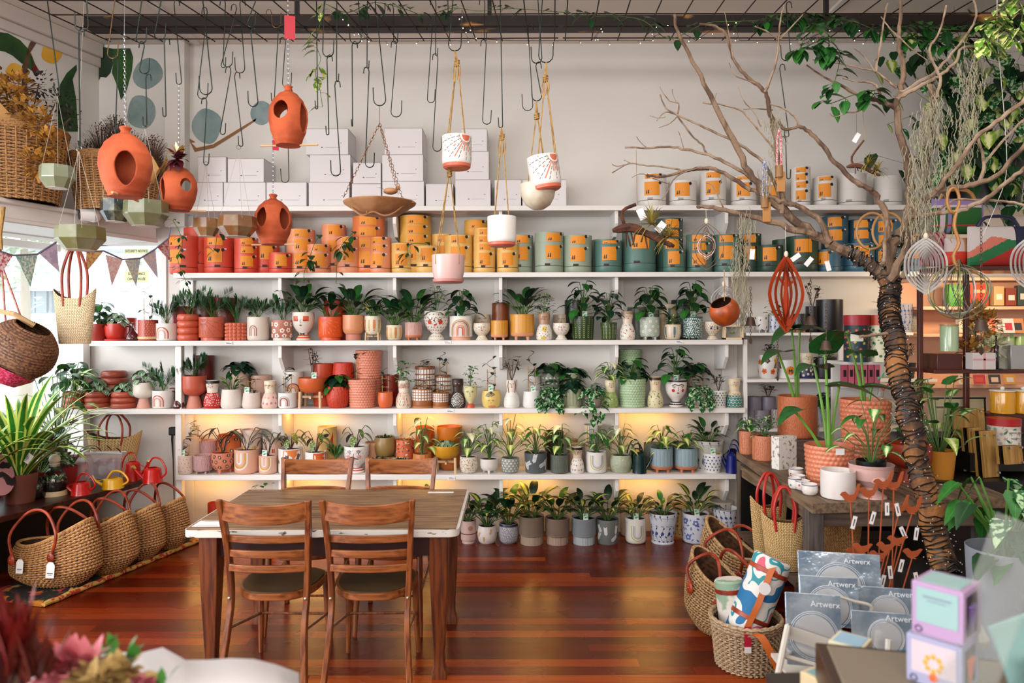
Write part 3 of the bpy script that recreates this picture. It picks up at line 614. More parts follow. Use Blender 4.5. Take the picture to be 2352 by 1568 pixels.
ORD = ('first second third fourth fifth sixth seventh eighth ninth tenth eleventh twelfth thirteenth fourteenth fifteenth sixteenth seventeenth eighteenth nineteenth twentieth '
 'twenty-first twenty-second twenty-third twenty-fourth twenty-fifth twenty-sixth twenty-seventh twenty-eighth twenty-ninth thirtieth thirty-first thirty-second thirty-third thirty-fourth thirty-fifth thirty-sixth thirty-seventh thirty-eighth thirty-ninth fortieth forty-first forty-second forty-third forty-fourth forty-fifth forty-sixth forty-seventh forty-eighth forty-ninth fiftieth').split()
SHN = {0: 'on the floor', 3: 'third shelf', 4: 'fourth shelf', 5: 'fifth shelf'}
SPECK = lambda k, a, c='#6b4a3c': mat('speck_' + k, a, .5, col2=c, scale=130, lo=.16, hi=.1, kind='speck')
RELF = lambda k, a, c: mat('relief_' + k, a, .5, col2=c, scale=30, lo=.45, hi=.6, kind='wave', bump=.4, bscale=60)
def pot(k, cx, w, top, shape, col, label, pat=None, pl=None, row=0, name=None, cat=None, foot=None, stand=0, tagc=None, m=None, z0=None, tilt=0, saucer=None, legs=0, plen=None, n=32, d=None, where=None, grp=None, hobn=0):
 rr = w / 2 * 5.92 / F
 if d is None: d = FRONT + .02 + rr + row if row >= 0 else BACK - .025 - rr
 R = w / 2 * d / F; x = WX(cx, d); base = SH[k] if z0 is None else P(0, z0, d).z; H = P(0, top, d).z - base
 ht = stand * d / F if stand else 0
 vm = m or C(col, .35)
 nm = name or ('potted_plant' if pl else 'plant_pot')
 lab = label + (', ' + (where or SHN.get(k, '')) if where != '' else '')
 root = thing(nm, lab, cat or nm.replace('_', ' '), (x, d, base), 0, grp)
 prof = outline(shape, R, H - ht)
 b = MB();
 dfun = None
 if hobn: hobn = int(hobn * 1.4); n = hobn * 4; dfun = hob(R, hobn, max(6, int(hobn * (H - ht) / (R * 6.28) * 1.15)), H - ht)
 if dfun:
  zz = int(max(6, int(hobn * (H - ht) / (R * 6.28) * 1.15)) * 4); prof2 = prof[:3] + [(Dec(b, prof).r(prof[2][1] + (prof[-1][1] - prof[2][1]) * i / zz), prof[2][1] + (prof[-1][1] - prof[2][1]) * i / zz) for i in range(1, zz + 1)]
  vessel(b, prof2, vm, n, disp=dfun)
 elif shape == 'rib':
  b.lathe(prof[:3], vm, 72, disp=lambda a, z, r: -.0025 * (sin(36 * a) > 0)); b.lathe(prof[2:], vm, 36); vessel(b, prof[-2:], vm, 36)
 elif foot and shape in ('goblet', 'twotier', 'plinth', 'footed', 'tripod'):
  cut = {'goblet': 5, 'twotier': 4, 'plinth': 4, 'footed': 0, 'tripod': 0}[shape]
  if cut: b.lathe(prof[:cut], C(foot, .6), n); vessel(b, prof[cut - 1:], vm, n)
  else:
   zf = prof[-1][1] * (.28 if shape == 'footed' else .3); b.lathe([p for p in prof if p[1] <= zf], C(foot, .6), n); vessel(b, [p for p in prof if p[1] >= zf - 1e-9], vm, n)
 else: vessel(b, prof, vm, n)
 if shape in ('tripod', 'footed') or legs:
  fm = C(foot, .6) if foot else vm; zt = prof[1][1] + .004
  for i in range(legs or (3 if shape == 'tripod' else 4)):
   a = -pi / 2 + (0 if shape == 'tripod' else pi / 4) + 2 * pi * i / (legs or (3 if shape == 'tripod' else 4)); q = R * .66
   b.tube([(cos(a) * q, sin(a) * q, zt + .01), (cos(a) * q * 1.02, sin(a) * q * 1.02, 0)], [R * .17, R * .11], fm, n=8)
 D = Dec(b, prof); g = random.Random(cx * 7 + (k if isinstance(k, int) else 9))
 if pat: pat(D, g)
 if saucer: b.lathe([(.001, -.001), (R * .98, -.001), (R * 1.03, .014), (R * .97, .016), (R * .95, .004)], C(saucer, .6), 28)
 po = b.build('pot', root, loc=(0, 0, ht), sharp=40)
 if stand:
  sb_ = MB(); q = R * .72
  for sx in (-1, 1):
   for sy in (-1, 1): sb_.tube([(sx * q, sy * q, 0), (sx * q * .96, sy * q * .96, ht + (H - ht) * .12)], R * .1, C('#d2ac84', .6), n=10)
  sb_.box((0, 0, ht * .72), (q * 2, R * .12, R * .16), C('#d2ac84', .6)); sb_.box((0, 0, ht * .72), (R * .12, q * 2, R * .16), C('#d2ac84', .6)); sb_.build('stand', root)
 Rt = prof[-1][0]; topz = H
 b = MB(); zs = H - (H - ht) * .08
 if pl:
  b.lathe([(.0005, zs + .002), (Rt * .5, zs + .004), (Rt * .94, zs)], SOIL, 16); b.build('soil', root)
  kind, ty = pl[0], pl[1]; sp = (pl[2] if len(pl) > 2 else w * .9) / 2 * d / F; PH = (top - ty) * d / F
  fb, sb = MB(), MB(); plant(kind, g, Rt, PH, sp, fb, sb)
  top_ = [SH[q] for q in (1, 2, 3, 4, 5) if SH[q] > base + .1 and isinstance(k, int) and k]; zl = (min(top_) - .045 if top_ else 9) - base - zs
  if k == 0: zl = SH[5] - .045 - zs
  def keep(bb):
   lim = BACK - d - .01
   bb.v = [(v[0], min(v[1], lim) if v[1] > lim * .6 else v[1], min(v[2], zl) if v[1] > FRONT - d - .01 else v[2]) for v in bb.v]
  keep(fb); keep(sb)
  if sb.v: sb.build('stems', root, loc=(0, 0, zs))
  if fb.v: fb.build('foliage', root, loc=(0, 0, zs))
 if tagc:
  tb = MB(); tb.box((0, 0, .03), (.04, .0015, .055), CARD); tb.box((0, -.001, .036), (.036, .001, .036), CARDG); tb.build('plant_label', root, loc=(tagc * R, -Rt * .6, zs), rot=(rad(-8), 0, 0))
 return root
# THIRD SHELF
RB1 = ('#b23a2a', '#d9a98c', '#b8705a', '#d8b8a0')
def doll(k, cx, w, top, label, head, body, bodypat, facek=None, cap=None, capdark=None, **kw):
 g = random.Random(cx)
 def pat(D, g):
  if body != head:
   D.ring(.002, D.H * .58, G(body))
  D.lay();
  if bodypat: bodypat(D, g)
  D.lay(); D.lay(); fk = dict(lip='#a8332a', cheek=None); fk.update(facek or {}); face(D, D.H * .82, D.R * .55, **fk)
  if cap: D.ring(D.H * .9, D.H * .995, G(cap))
 return pot(k, cx, w, top, 'doll', head, label, pat, name='doll_vase', cat='vase', **kw)
def headv(k, cx, w, top, label, col, base, shape='head', facek=None, v=.66, s=.75, extra=None, **kw):
 def pat(D, g):
  if base: D.ring(.002, D.H * .2, G(base[0])); D.lay(); (pt_dots(D, g, base[1], 12, 8, .05) if len(base) > 1 else None)
  fk = dict(lip='#a8332a'); fk.update(facek or {});
  if extra: extra(D, g); D.lay()
  face(D, D.H * v, D.R * s, **fk)
 return pot(k, cx, w, top, shape, col, label, pat, name='face_vase', cat='vase', **kw)
pot(3, 228, 44, 742, 'taper', '#8a1f14', 'dark red pot with broad leaved plant behind the tote basket', pl=('heart', 690, 56))
pot(3, 268, 50, 741, 'bowl', '#b3281a', 'red bowl shaped pot with low green and red leafed plant', pl=('pep', 712, 60), saucer='#b3281a')
pot(3, 296, 34, 728, 'tapers', '#a52418', 'red square-shouldered pot standing behind the bottle mister', row=-1)
pot(3, 340, 43, 733, 'cyl2', '#a8402c', 'red dotted pot on cream base with trellised climber', pat=lambda D, g: (D.ring(.002, D.H * .2, G('#d9b98a')), pt_strokes(D, g, '#d88a70', 16, 9, .05, w=.0035)), pl=('trel', 665, 44), foot='#d9b98a')
pot(3, 384, 47, 741, 'cyl2', '#d9d2ca', 'white pot with big red rainbow and wispy parlour palm', pat=lambda D, g: pt_rainbow(D, ('#a8321f', '#e0c0a8', '#c08a80', '#e6d4c4'), -.008), pl=('palm', 678, 66))
pot(3, 433, 48, 720, 'rings4', '#c2553a', 'coral pot of four fat rings with bushy palm', pl=('palm', 652, 70))
pot(3, 418, 44, 702, 'taper', '#8f2418', 'dark red pot half hidden behind the four ring pot', row=-1)
pot(3, 487, 57, 727, 'plinth', '#c8664c', 'coral pot with engraved maroon sun rays and thin palm', pat=lambda D, g: pt_sun(D, '#9c2a1c', '#8c3424', '#8c3424'), pl=('palm', 655, 80))
pot(3, 470, 48, 680, 'cyl', '#5a2416', 'tall glazed brown pot at the back, behind the coral sunray pot', row=-1)
pot(3, 517, 50, 683, 'cyl', '#6a2a1a', 'brown pot with engraved sun rays at the back', pat=lambda D, g: pt_sun(D, '#421408', '#421408', '#421408'), row=-1)
def bobble():
 d = FRONT + .11; R = MZ(25, d); x = WX(543, d); H = P(0, 740, d).z - SH[3]
 r = thing('potted_plant', 'coral pot covered in round bobbles with a palm, third shelf', 'potted plant', (x, d, SH[3])); b = MB(); c = C('#cf6a4e', .45)
 vessel(b, [(.0004, 0), (R * .86, 0), (R * .88, .01), (R * .88, H)], c, 28)
 for j in range(5):
  for i in range(16): a = 2 * pi * (i + .5) / 16; b.ball((cos(a) * R * .86, sin(a) * R * .86, H * (j + .5) / 5), R * .185, c, n=8, k=5)
 b.build('pot', r); b = MB(); b.lathe([(.0005, H * .93), (R * .8, H * .92)], SOIL, 16); b.build('soil', r)
 fb, sb = MB(), MB(); plant('palm', random.Random(3), R, MZ(68, d), MZ(30, d), fb, sb); fb.build('foliage', r, loc=(0, 0, H * .93)); sb.build('stems', r, loc=(0, 0, H * .93))
bobble()
pot(3, 593, 49, 727, 'cyl2', '#d6cbbd', 'cream pot with small maroon rainbow and dense dark palm', pat=lambda D, g: pt_rainbow(D, ('#d8c4b4', '#8c2c20', '#d0b8a4', '#b07060'), -.012, .2, .42), pl=('palm', 678, 66))
pot(3, 648, 47, 734, 'plinth', '#b5705a', 'dusty pink pot with white red-centred daisies and fern', pat=lambda D, g: pt_flowers(D, g, '#e2dad2', '#b8281c', 5, 3, .24), foot='#d9cfc6', pl=('palm', 672, 68))
headv(3, 697, 50, 716, 'white face vase with orange square glasses and dark bow tie', '#ddd3c6', ('#cf5a26',), facek=dict(eyes='closed', lip='#3a3436'), extra=lambda D, g: ([D.poly([(q * D.R * .5 - D.R * .27, D.H * .68), (q * D.R * .5 + D.R * .27, D.H * .68), (q * D.R * .5 + D.R * .25, D.H * .86), (q * D.R * .5 - D.R * .25, D.H * .86)], G('#cf5226')) for q in (-1, 1)], D.poly([(-D.R * .5, D.H * .17), (0, D.H * .22), (D.R * .5, D.H * .17), (D.R * .5, D.H * .28), (0, D.H * .24), (-D.R * .5, D.H * .28)], G('#1c1a1c'))), pl=('lily', 625, 92))
pot(3, 759, 55, 727, 'plinth', '#d2501e', 'glossy orange red pot with raised sunbeams and lily', pat=lambda D, g: pt_sun(D, '#c23a3a', '#e87830', '#e87830'), pl=('lily', 650, 90))
pot(3, 770, 50, 690, 'cyl', '#b8341c', 'red pot hidden at the back behind the orange sunbeam pot', row=-1)
pot(3, 812, 49, 723, 'twotier', '#cf8a60', 'peach two tier pot with arching dark lily', pl=('lily', 634, 100), foot='#b87864')
pot(3, 857, 40, 725, 'egg', '#d8cdb4', 'cream egg planter with orange brush strokes on wooden legs', pat=lambda D, g: pt_vbars(D, ('#c87838', '#b89a60'), 8, .2, .8), stand=13, pl=('lilyv', 672, 76))
pot(3, 906, 39, 746, 'egg', '#d0c0a2', 'small cream pot with ochre brush strokes under peace lily', pat=lambda D, g: pt_vbars(D, ('#b87838', '#c8a060'), 8, .15, .85), pl=('lily', 660, 84))
pot(3, 950, 40, 740, 'footed', '#c09488', 'pink crackle pot on terracotta foot with tall lily', m=RELF('pinkc', '#c49a90', '#b08078'), foot='#c06a44', pl=('lily', 634, 84))
headv(3, 1002, 58, 714, 'large white face vase with round red cheeks and red lips', '#ded4c6', ('#d8cfc4', '#5a3a34'), facek=dict(cheek='#c23a26', lip='#b3261c', cs=.24), pl=('bush', 648, 66))
pot(3, 1059, 53, 726, 'plinth', '#dcd4cb', 'white pot with large orange and brown rainbow, pothos in it', pat=lambda D, g: pt_rainbow(D, ('#cf8a34', '#6a6a68', '#cf9a80', '#d9b8a4', '#c87838', '#b8442c'), 0, .16, .84), foot='#d99a7c', pl=('pothos', 658, 64), tagc=-.1)
FL = lambda c1, c2: (lambda D, g: (pt_leaves(D, g, (c1, c2), 9, 6, .13, .5)))
headv(3, 1107, 40, 742, 'pale goblet face vase with sprigs, front one of two at the rainbow pot', '#d8ccb8', None, 'hourg', v=.72, s=.6, extra=FL('#8a6a4a', '#b88a50'))
headv(3, 1108, 38, 722, 'pale goblet face vase nested behind its sprigged twin', '#c9b89e', None, 'hourg', v=.8, s=.6, row=-1, extra=FL('#6a5238', '#98764a'))
MUST = '#c8861e'
pot(3, 1147, 40, 736, 'footed', MUST, 'small mustard ribbed pot with peach feet, nothing planted', pat=lambda D, g: pt_herring(D, '#d9a650', 12, 14), foot='#d0906a')
pot(3, 1150, 40, 696, 'cyl', '#7a3c18', 'brown terracotta pot tipped at the back beside the mustard pots', row=-1)
pot(3, 1199, 56, 722, 'footed', MUST, 'large mustard herringbone pot with a big spreading lily', pat=lambda D, g: pt_herring(D, '#e0b868', 12, 14), foot='#d0906a', pl=('lily', 632, 120))
doll(3, 1250, 37, 718, 'doll vase with yellow lemons and small leafy plant', '#a8846a', '#dcd3c6', lambda D, g: (D.disc(0, D.H * .4, D.R * .35, G('#cfae3c')), D.disc(-.01, D.H * .08, D.R * .33, G('#cfae3c'), D.R * .2), pt_leaves(D, g, ('#5a4640',), 8, 6, .2, .4, .05, .5)), pl=('nerve', 668, 54))
headv(3, 1289, 39, 742, 'white goblet face vase flecked black, front one of two', '#d9cec0', None, 'hourg', v=.72, s=.6, extra=FL('#2a2626', '#b87a60'))
headv(3, 1288, 38, 723, 'goblet face vase behind its black flecked twin', '#b8a68e', None, 'hourg', v=.8, s=.6, row=-1, extra=FL('#2a2626', '#8a6a4a'))
FERN = lambda D, g: [[D.stroke([(u, v), (u + s * D.R * .1, v + D.R * .12)], .003, G('#98a868')) for s in (-1, 1) for v in [D.H * q / 12 for q in range(1, int(4 + 6 * g.random()) + 3)]] for u in [D.R * pi * .6 * (-1 + 2 * (i + .5) / 9) for i in range(9)]]
pot(3, 1339, 53, 727, 'tapers', '#26381a', 'large glossy dark green pot with fern relief and pothos', pat=FERN, pl=('pothos', 640, 78), tagc=.1)
pot(3, 1322, 50, 690, 'cyl', '#151c12', 'black green pot at the back behind the large fern pot', row=-1)
pot(3, 1398, 38, 741, 'tapers', '#2a3c1c', 'small glossy dark green pot with fern relief', pat=FERN, pl=('rubber', 665, 60))
doll(3, 1441, 35, 716, 'doll vase with red chilli peppers and a wooden top', '#d8c4ae', '#ddd5c8', lambda D, g: pt_leaves(D, g, ('#b83a2c', '#b83a2c', '#6a7a68'), 7, 5, .32, .4, .04, .55), cap='#9a7a60')
pot(3, 1463, 44, 706, 'cyl', '#6e746e', 'ribbed grey pot at the back between doll and daisy pots', pat=lambda D, g: pt_vbars(D, ('#5c625c',), 16, .03, .97, .6), row=-1)
pot(3, 1492, 46, 729, 'footed', '#a5b0a0', 'sage pot with small white daisies on little feet', pat=lambda D, g: pt_flowers(D, g, '#dcdad0', '#b07a48', 6, 4, .14), pl=('pothos', 652, 72), tagc=.05)
pot(3, 1532, 50, 700, 'egg', '#b8a890', 'striped beige pot at the back behind the small teal striped bowl', pat=lambda D, g: pt_vbars(D, ('#4a5e5c', '#c8a880'), 9, .3, .9), row=-1)
pot(3, 1545, 40, 746, 'egg', '#d0bca0', 'small cream bowl with teal stripes and curly fern', pat=lambda D, g: pt_vbars(D, ('#4e7076', '#d9cbb8'), 9, .15, .85), pl=('nerve', 722, 38))
pot(3, 1591, 45, 728, 'footed', '#2c5a54', 'dark teal pot covered in white dots with tall pothos', pat=lambda D, g: pt_dots(D, g, '#d8dcd4', 20, 10, .07, .4), pl=('pothos', 640, 78), tagc=-.1)
pot(3, 1565, 46, 690, 'cyl', '#1e2a28', 'black speckled pot at the back behind the teal dotted pot', pat=lambda D, g: pt_dots(D, g, '#8a9896', 20, 12, .04, .4), row=-1)
headv(3, 1636, 38, 740, 'cream freckled face vase with blue cheeks', '#d8cab4', ('#d8cab4', '#8a6a50'), facek=dict(cheek='#2a3f7a', cs=.2, lip='#b3302a'), v=.68, s=.65)
def frame_box():
 d = FRONT + .06; p = P(1683, 776, d); r = thing('wooden_frame', 'pale wooden box frame with glass front at the right end of the third shelf', 'frame', (p.x, d, SH[3])); wd = MZ(45, d); hh = MZ(34, d)
 b = MB(); wm = C('#d9c09a', .5)
 for (x, z, a, c) in ((0, .008, wd, .016), (0, hh - .008, wd, .016), (-wd / 2 + .008, hh / 2, .016, hh), (wd / 2 - .008, hh / 2, .016, hh)): b.box((x, 0, z), (a, .06, c), wm)
 b.build('frame', r, bevel=.001); b = MB(); b.box((0, .02, hh / 2), (wd - .03, .003, hh - .03), C('#8f8f88', .5)); b.build('backing', r)
 b = MB();
 for i in range(12): b.leaf((-.01 + .004 * (i % 4), 0, hh * .4), rdir(random.Random(i), .6), .03, .02, LIME, n=2)
 b.build('air_plant', r)
frame_box()
# FOURTH SHELF
TC = '#a84a34'
pot(4, 171, 50, 896, 'rings3', TC, 'leftmost terracotta three ring pot with broad hanging leaves', pl=('heart', 825, 110))
pot(4, 225, 56, 896, 'rings3', TC, 'middle terracotta three ring pot with striped round leaves', pl=('pep', 866, 68))
pot(4, 285, 56, 897, 'rings3', TC, 'right terracotta three ring pot with silvery striped leaves', pl=('pep', 872, 66))
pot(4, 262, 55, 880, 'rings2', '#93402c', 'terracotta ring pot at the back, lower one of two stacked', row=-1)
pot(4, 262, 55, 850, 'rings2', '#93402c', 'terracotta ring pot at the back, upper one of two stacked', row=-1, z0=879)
pot(4, 222, 36, 866, 'cyl', '#7a1c14', 'dark red square pot at the back behind the striped leaves', row=-1)
pot(4, 330, 46, 876, 'goblet', '#d4cabd', 'cream goblet pot on pink foot with trailing striped leaves', foot='#cf9484', pl=('pep', 842, 84))
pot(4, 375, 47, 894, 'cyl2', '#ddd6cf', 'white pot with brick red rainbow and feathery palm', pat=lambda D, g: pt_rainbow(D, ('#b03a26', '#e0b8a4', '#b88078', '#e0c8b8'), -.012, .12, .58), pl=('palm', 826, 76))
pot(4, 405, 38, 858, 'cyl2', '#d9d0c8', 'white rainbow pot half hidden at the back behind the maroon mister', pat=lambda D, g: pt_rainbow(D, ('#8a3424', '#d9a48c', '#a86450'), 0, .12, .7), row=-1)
pot(4, 446, 54, 861, 'goblet', '#b8543e', 'glossy brick pink goblet pot with parlour palm', foot='#c8806c', pl=('palm', 803, 72))
pot(4, 468, 46, 815, 'cyl', '#5c120c', 'tall dark maroon pot at the back behind the brick goblet', row=-1)
doll(4, 488, 38, 872, 'white and red floral doll vase with black hair', '#dccfc0', '#b8241c', lambda D, g: (pt_dots(D, g, '#e0d8d0', 14, 9, .06, .5), pt_flowers(D, g, '#d8b0a8', '#b8241c', 4, 1, .2)), dict(eyes='open', cheek='#b83a34', cs=.14), cap='#1c1614')
pot(4, 532, 49, 892, 'inv', '#d6c8bc', 'white speckled pot with lime patterned rosette plant', m=SPECK('a', '#d9cec4'), pl=('dieff', 845, 66))
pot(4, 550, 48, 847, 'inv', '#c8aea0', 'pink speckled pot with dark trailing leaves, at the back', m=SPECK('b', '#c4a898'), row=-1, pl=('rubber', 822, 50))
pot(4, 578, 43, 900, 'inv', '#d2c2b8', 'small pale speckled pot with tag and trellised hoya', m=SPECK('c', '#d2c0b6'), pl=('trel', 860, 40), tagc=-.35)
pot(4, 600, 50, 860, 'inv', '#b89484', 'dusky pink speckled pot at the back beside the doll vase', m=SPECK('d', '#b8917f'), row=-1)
doll(4, 620, 37, 873, 'cream doll vase with pink and purple flowers at its hem', '#ddd0b6', '#d9b8ac', lambda D, g: (pt_flowers(D, g, ('#a8405a', '#cf8a70'), '#d9b060', 7, 4, .14)))
pot(4, 660, 41, 900, 'cyl2', '#ddd8d4', 'small white pot with thin grey rainbow and hooped vine', pat=lambda D, g: pt_rainbow(D, ('#a8a09a', '#8c3c34', '#d0aea0'), -.01, .15, .6), pl=('trel', 850, 40))
pot(4, 676, 40, 852, 'cyl2', '#d8d0c6', 'white pot with orange rainbow at the back', pat=lambda D, g: pt_rainbow(D, ('#9c3020', '#d9902c', '#cf7a50'), .01, .2, .7), row=-1)
pot(4, 718, 65, 866, 'bowl', '#c05a2a', 'wide orange bowl planter on wooden stand with bronze plant', stand=33, pl=('twig', 795, 60), tagc=.25)
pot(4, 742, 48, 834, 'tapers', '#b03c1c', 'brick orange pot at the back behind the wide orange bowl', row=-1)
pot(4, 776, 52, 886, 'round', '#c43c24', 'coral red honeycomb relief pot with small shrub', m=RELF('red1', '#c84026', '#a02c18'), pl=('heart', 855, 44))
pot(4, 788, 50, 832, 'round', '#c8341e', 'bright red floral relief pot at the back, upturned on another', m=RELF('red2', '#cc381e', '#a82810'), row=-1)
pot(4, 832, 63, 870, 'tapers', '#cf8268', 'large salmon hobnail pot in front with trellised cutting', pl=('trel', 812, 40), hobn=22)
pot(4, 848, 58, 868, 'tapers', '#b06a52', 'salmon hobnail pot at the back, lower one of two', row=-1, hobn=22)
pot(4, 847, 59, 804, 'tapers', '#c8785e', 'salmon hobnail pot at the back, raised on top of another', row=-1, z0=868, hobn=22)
pot(4, 885, 35, 900, 'egg', '#cf6234', 'small plain orange pot with staked hoya', pl=('trel', 850, 34))
pot(4, 898, 36, 860, 'cyl', '#7c1c12', 'dark red pot at the back behind the striped doll vase', row=-1)
doll(4, 927, 36, 873, 'cream doll vase striped with short brown brush marks', '#dcd0be', '#d8cab8', lambda D, g: pt_strokes(D, g, '#a85c40', 16, 8, .09, w=.006, cols=('#a85c40', '#c89a80')), dict(cheek='#d0907a'), pl=('mint', 822, 56))
TL = lambda D, g: pt_tiles(D, g, '#dcd6d0')
pot(4, 970, 47, 891, 'cyl2', '#94592e', 'brown pot with rows of white tile marks and saucer', pat=TL, saucer='#b0764c', pl=('trel', 868, 34))
pot(4, 976, 46, 841, 'cyl2', '#7d4a26', 'brown white-tiled pot at the back, raised behind its twin', pat=TL, row=-1, pl=('trel', 822, 60))
pot(4, 1012, 37, 900, 'cyl2', '#94592e', 'smaller brown pot with white tile marks and saucer', pat=TL, saucer='#b0764c', pl=('trel', 876, 28))
pot(4, 1018, 36, 861, 'cyl2', '#7d4a26', 'smaller white-tiled brown pot at the back with staked vine', pat=TL, row=-1, pl=('trel', 815, 54))
doll(4, 1051, 36, 870, 'dark faced doll vase with white lace body', '#3c2a22', '#2c2320', lambda D, g: pt_lace(D, '#d8d2c8', .28), dict(eyes='open', lip='#a8241c', line='#0e0a0a'))
headv(4, 1080, 31, 886, 'yellow rimmed lady face vase with basil plant and red beads', '#d6cc98', ('#c04a34',), 'lady', facek=dict(eyes='open', brow=.08, lip='#b88070'), v=.66, s=.75, pl=('mint', 835, 46))
def lady(D, g):
 for i in range(5): D.arc(-.005, D.H * .62, D.R * (.18 + .09 * i), .5, 2.9, .0045, G('#161414'))
 D.disc(.0, D.H * .9, D.R * .14, G('#161414')); D.disc(.01, D.H * .08, D.R * .5, G('#cf8460'), D.H * .09); face(D, D.H * .42, D.R * .42, cheek='#c88a7a', cs=.12, lip='#c08070', nose=False)
pot(4, 1128, 45, 896, 'round', '#d9bc6c', 'yellow pot painted with a sleeping lady and black bun', pat=lady, pl=('trel', 832, 52), name='face_vase', cat='vase', tagc=-.05)
doll(4, 1175, 36, 872, 'white doll vase with long brown hair and ribbed dress', '#ddd3c4', '#ddd8d0', lambda D, g: ([D.stroke([(q * D.R * .8, D.H * .3), (q * D.R * .62, D.H * .55), (q * D.R * .72, D.H * .8), (q * D.R * .55, D.H * .97)], D.R * .16, G('#7c4224')) for q in (-1, 1)], [D.stroke([(u * D.R * .1, D.H * .08), (u * D.R * .09, D.H * .42)], .002, G('#b8b0a6')) for u in range(-6, 7)]), dict(eyes='open', lip='#b3302a'), pl=('twig', 815, 56))
pot(4, 1221, 43, 898, 'inv', '#dcd8d4', 'white speckled pot with tall trellis and paper tag', m=SPECK('e', '#dcd8d4', '#4a4a4a'), pl=('trel', 822, 44), tagc=.15)
pot(4, 1227, 34, 863, 'inv', '#cfc8c2', 'white speckled pot at the back beside the grey motif pot', m=SPECK('f', '#cfc8c2', '#4a4a4a'), row=-1)
MOT = lambda D, g: [(D.disc(u, v + .006, .0045, G('#dcdad2')), D.disc(u - .005, v, .004, G('#dcdad2')), D.disc(u + .005, v, .004, G('#dcdad2'))) for u, v in grid_uv(D, 9, 5, g, 0)]
pot(4, 1265, 43, 896, 'egg', '#8e8f86', 'grey pot with white dot motifs and trailing satin pothos', pat=MOT, pl=('trail', 865, 70))
pot(4, 1265, 46, 856, 'egg', '#76776a', 'grey dot-motif pot at the back holding wide dark leaves', pat=MOT, row=-1, pl=('heart', 826, 84))
SAG = lambda D, g: pt_vbars(D, ('#7f8a6a',), 15, .17, .97, .5)
pot(4, 1314, 46, 892, 'plinth', '#a5aa8c', 'sage ribbed cylinder pot with folded leaf plant', pat=SAG, pl=('rubber', 868, 44))
pot(4, 1313, 42, 856, 'plinth', '#8a9072', 'sage ribbed cylinder pot at the back', pat=SAG, row=-1, pl=('heart', 838, 60))
pot(4, 1361, 42, 898, 'egg', '#c9bcae', 'pale wood-grain relief pot with marbled trailing leaves', m=RELF('w1', '#cbbdae', '#a8917e'), pl=('trail', 840, 74))
doll(4, 1402, 36, 873, 'green floral doll vase half hidden by marbled leaves', '#d8c8a8', '#8fa05c', lambda D, g: pt_leaves(D, g, ('#5c8240', '#d0d0a0'), 8, 6, .2, .5, .05, .55), dict(eyes='open', cheek='#cf8a5c', cs=.15), pl=('syngl', 820, 60))
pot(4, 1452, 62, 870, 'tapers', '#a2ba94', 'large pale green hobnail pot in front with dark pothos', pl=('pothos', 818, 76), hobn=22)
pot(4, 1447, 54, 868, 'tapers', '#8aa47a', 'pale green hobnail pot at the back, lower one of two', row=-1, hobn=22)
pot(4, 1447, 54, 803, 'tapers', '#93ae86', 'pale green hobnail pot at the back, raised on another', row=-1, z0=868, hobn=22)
doll(4, 1505, 36, 866, 'cream doll vase with painted olive leaves and brown cap', '#d8c4a4', '#cfc49c', lambda D, g: pt_leaves(D, g, ('#3f5c34', '#6a7c48'), 7, 5, .3, .36, .04, .56), dict(cheek='#cf8a5c', cs=.16), cap='#3c2818')
headv(4, 1552, 50, 872, 'white lady face vase with joined brows, red cheeks, black collar', '#e0d6ce', ('#1c181a', '#dcd6d0'), facek=dict(eyes='open', uni=True, cheek='#b8241f', cs=.2, lip='#7a1c20'), extra=lambda D, g: D.ring(D.H * .93, D.H * .998, G('#141214')), pl=('pothos', 790, 86), tagc=-.1)
pot(4, 1606, 41, 896, 'cyl', '#cdbdb0', 'stone pink pot with trailing plant over the shelf edge', m=RELF('w2', '#d0c0b4', '#b8a494'), pl=('trail', 862, 64))
pot(4, 1597, 36, 853, 'cyl', '#b8a898', 'stone pink pot at the back with dark leaves', row=-1, pl=('heart', 828, 54), m=RELF('w3', '#b8a898', '#a08c7c'))
pot(4, 1650, 36, 897, 'tapers', '#dcdad4', 'white pot with small black diamonds and tiny cactus-like plant', pat=lambda D, g: [D.leaf(u, v - .006, pi / 2, .014, .01, G('#2a302e')) for u, v in grid_uv(D, 10, 6, g, .1)], pl=('twig', 862, 32))
doll(4, 1686, 37, 870, 'mermaid doll vase with teal scale tail', '#d8c4a6', '#d8c4a6', lambda D, g: (pt_scales(D, '#2e7470', '#cfd2c0', .42), D.arc(-D.R * .25, D.H * .5, D.R * .16, pi, 2 * pi, .003, G('#5a4030')), D.arc(D.R * .25, D.H * .5, D.R * .16, pi, 2 * pi, .003, G('#5a4030'))), dict(eyes='open', cheek='#cf8a6c', cs=.13))
# FIFTH SHELF
pot(5, 426, 35, 1043, 'cyl2', '#d6beae', 'pale pink dotted pot with picture tag and trellis', pat=lambda D, g: pt_dots(D, g, '#5a4a44', 9, 4, .05, .3), pl=('trel', 1008, 28), tagc=-.2)
pot(5, 446, 38, 1000, 'cyl', '#d2b4a0', 'pink speckled pot at the back with trellised hoya', m=SPECK('g', '#d2b49e'), row=-1, pl=('trel', 965, 44))
pot(5, 466, 42, 1043, 'footed', '#c49a98', 'empty mauve relief pot in front', m=RELF('mv', '#c49c9a', '#a88080'))
pot(5, 480, 40, 1009, 'cyl', '#c09490', 'mauve relief pot at the back', m=RELF('mv2', '#bd908c', '#a07672'), row=-1)
LEO = lambda D, g: pt_leopard(D, g, '#1c2a30', '#c8a060')
pot(5, 511, 50, 1036, 'tripod', '#cf7c64', 'coral leopard spotted tripod bowl with zebra-veined leaves', pat=LEO, pl=('alo', 975, 90))
pot(5, 527, 52, 996, 'cyl', '#c4602c', 'orange leopard spotted pot at the back', pat=LEO, row=-1)
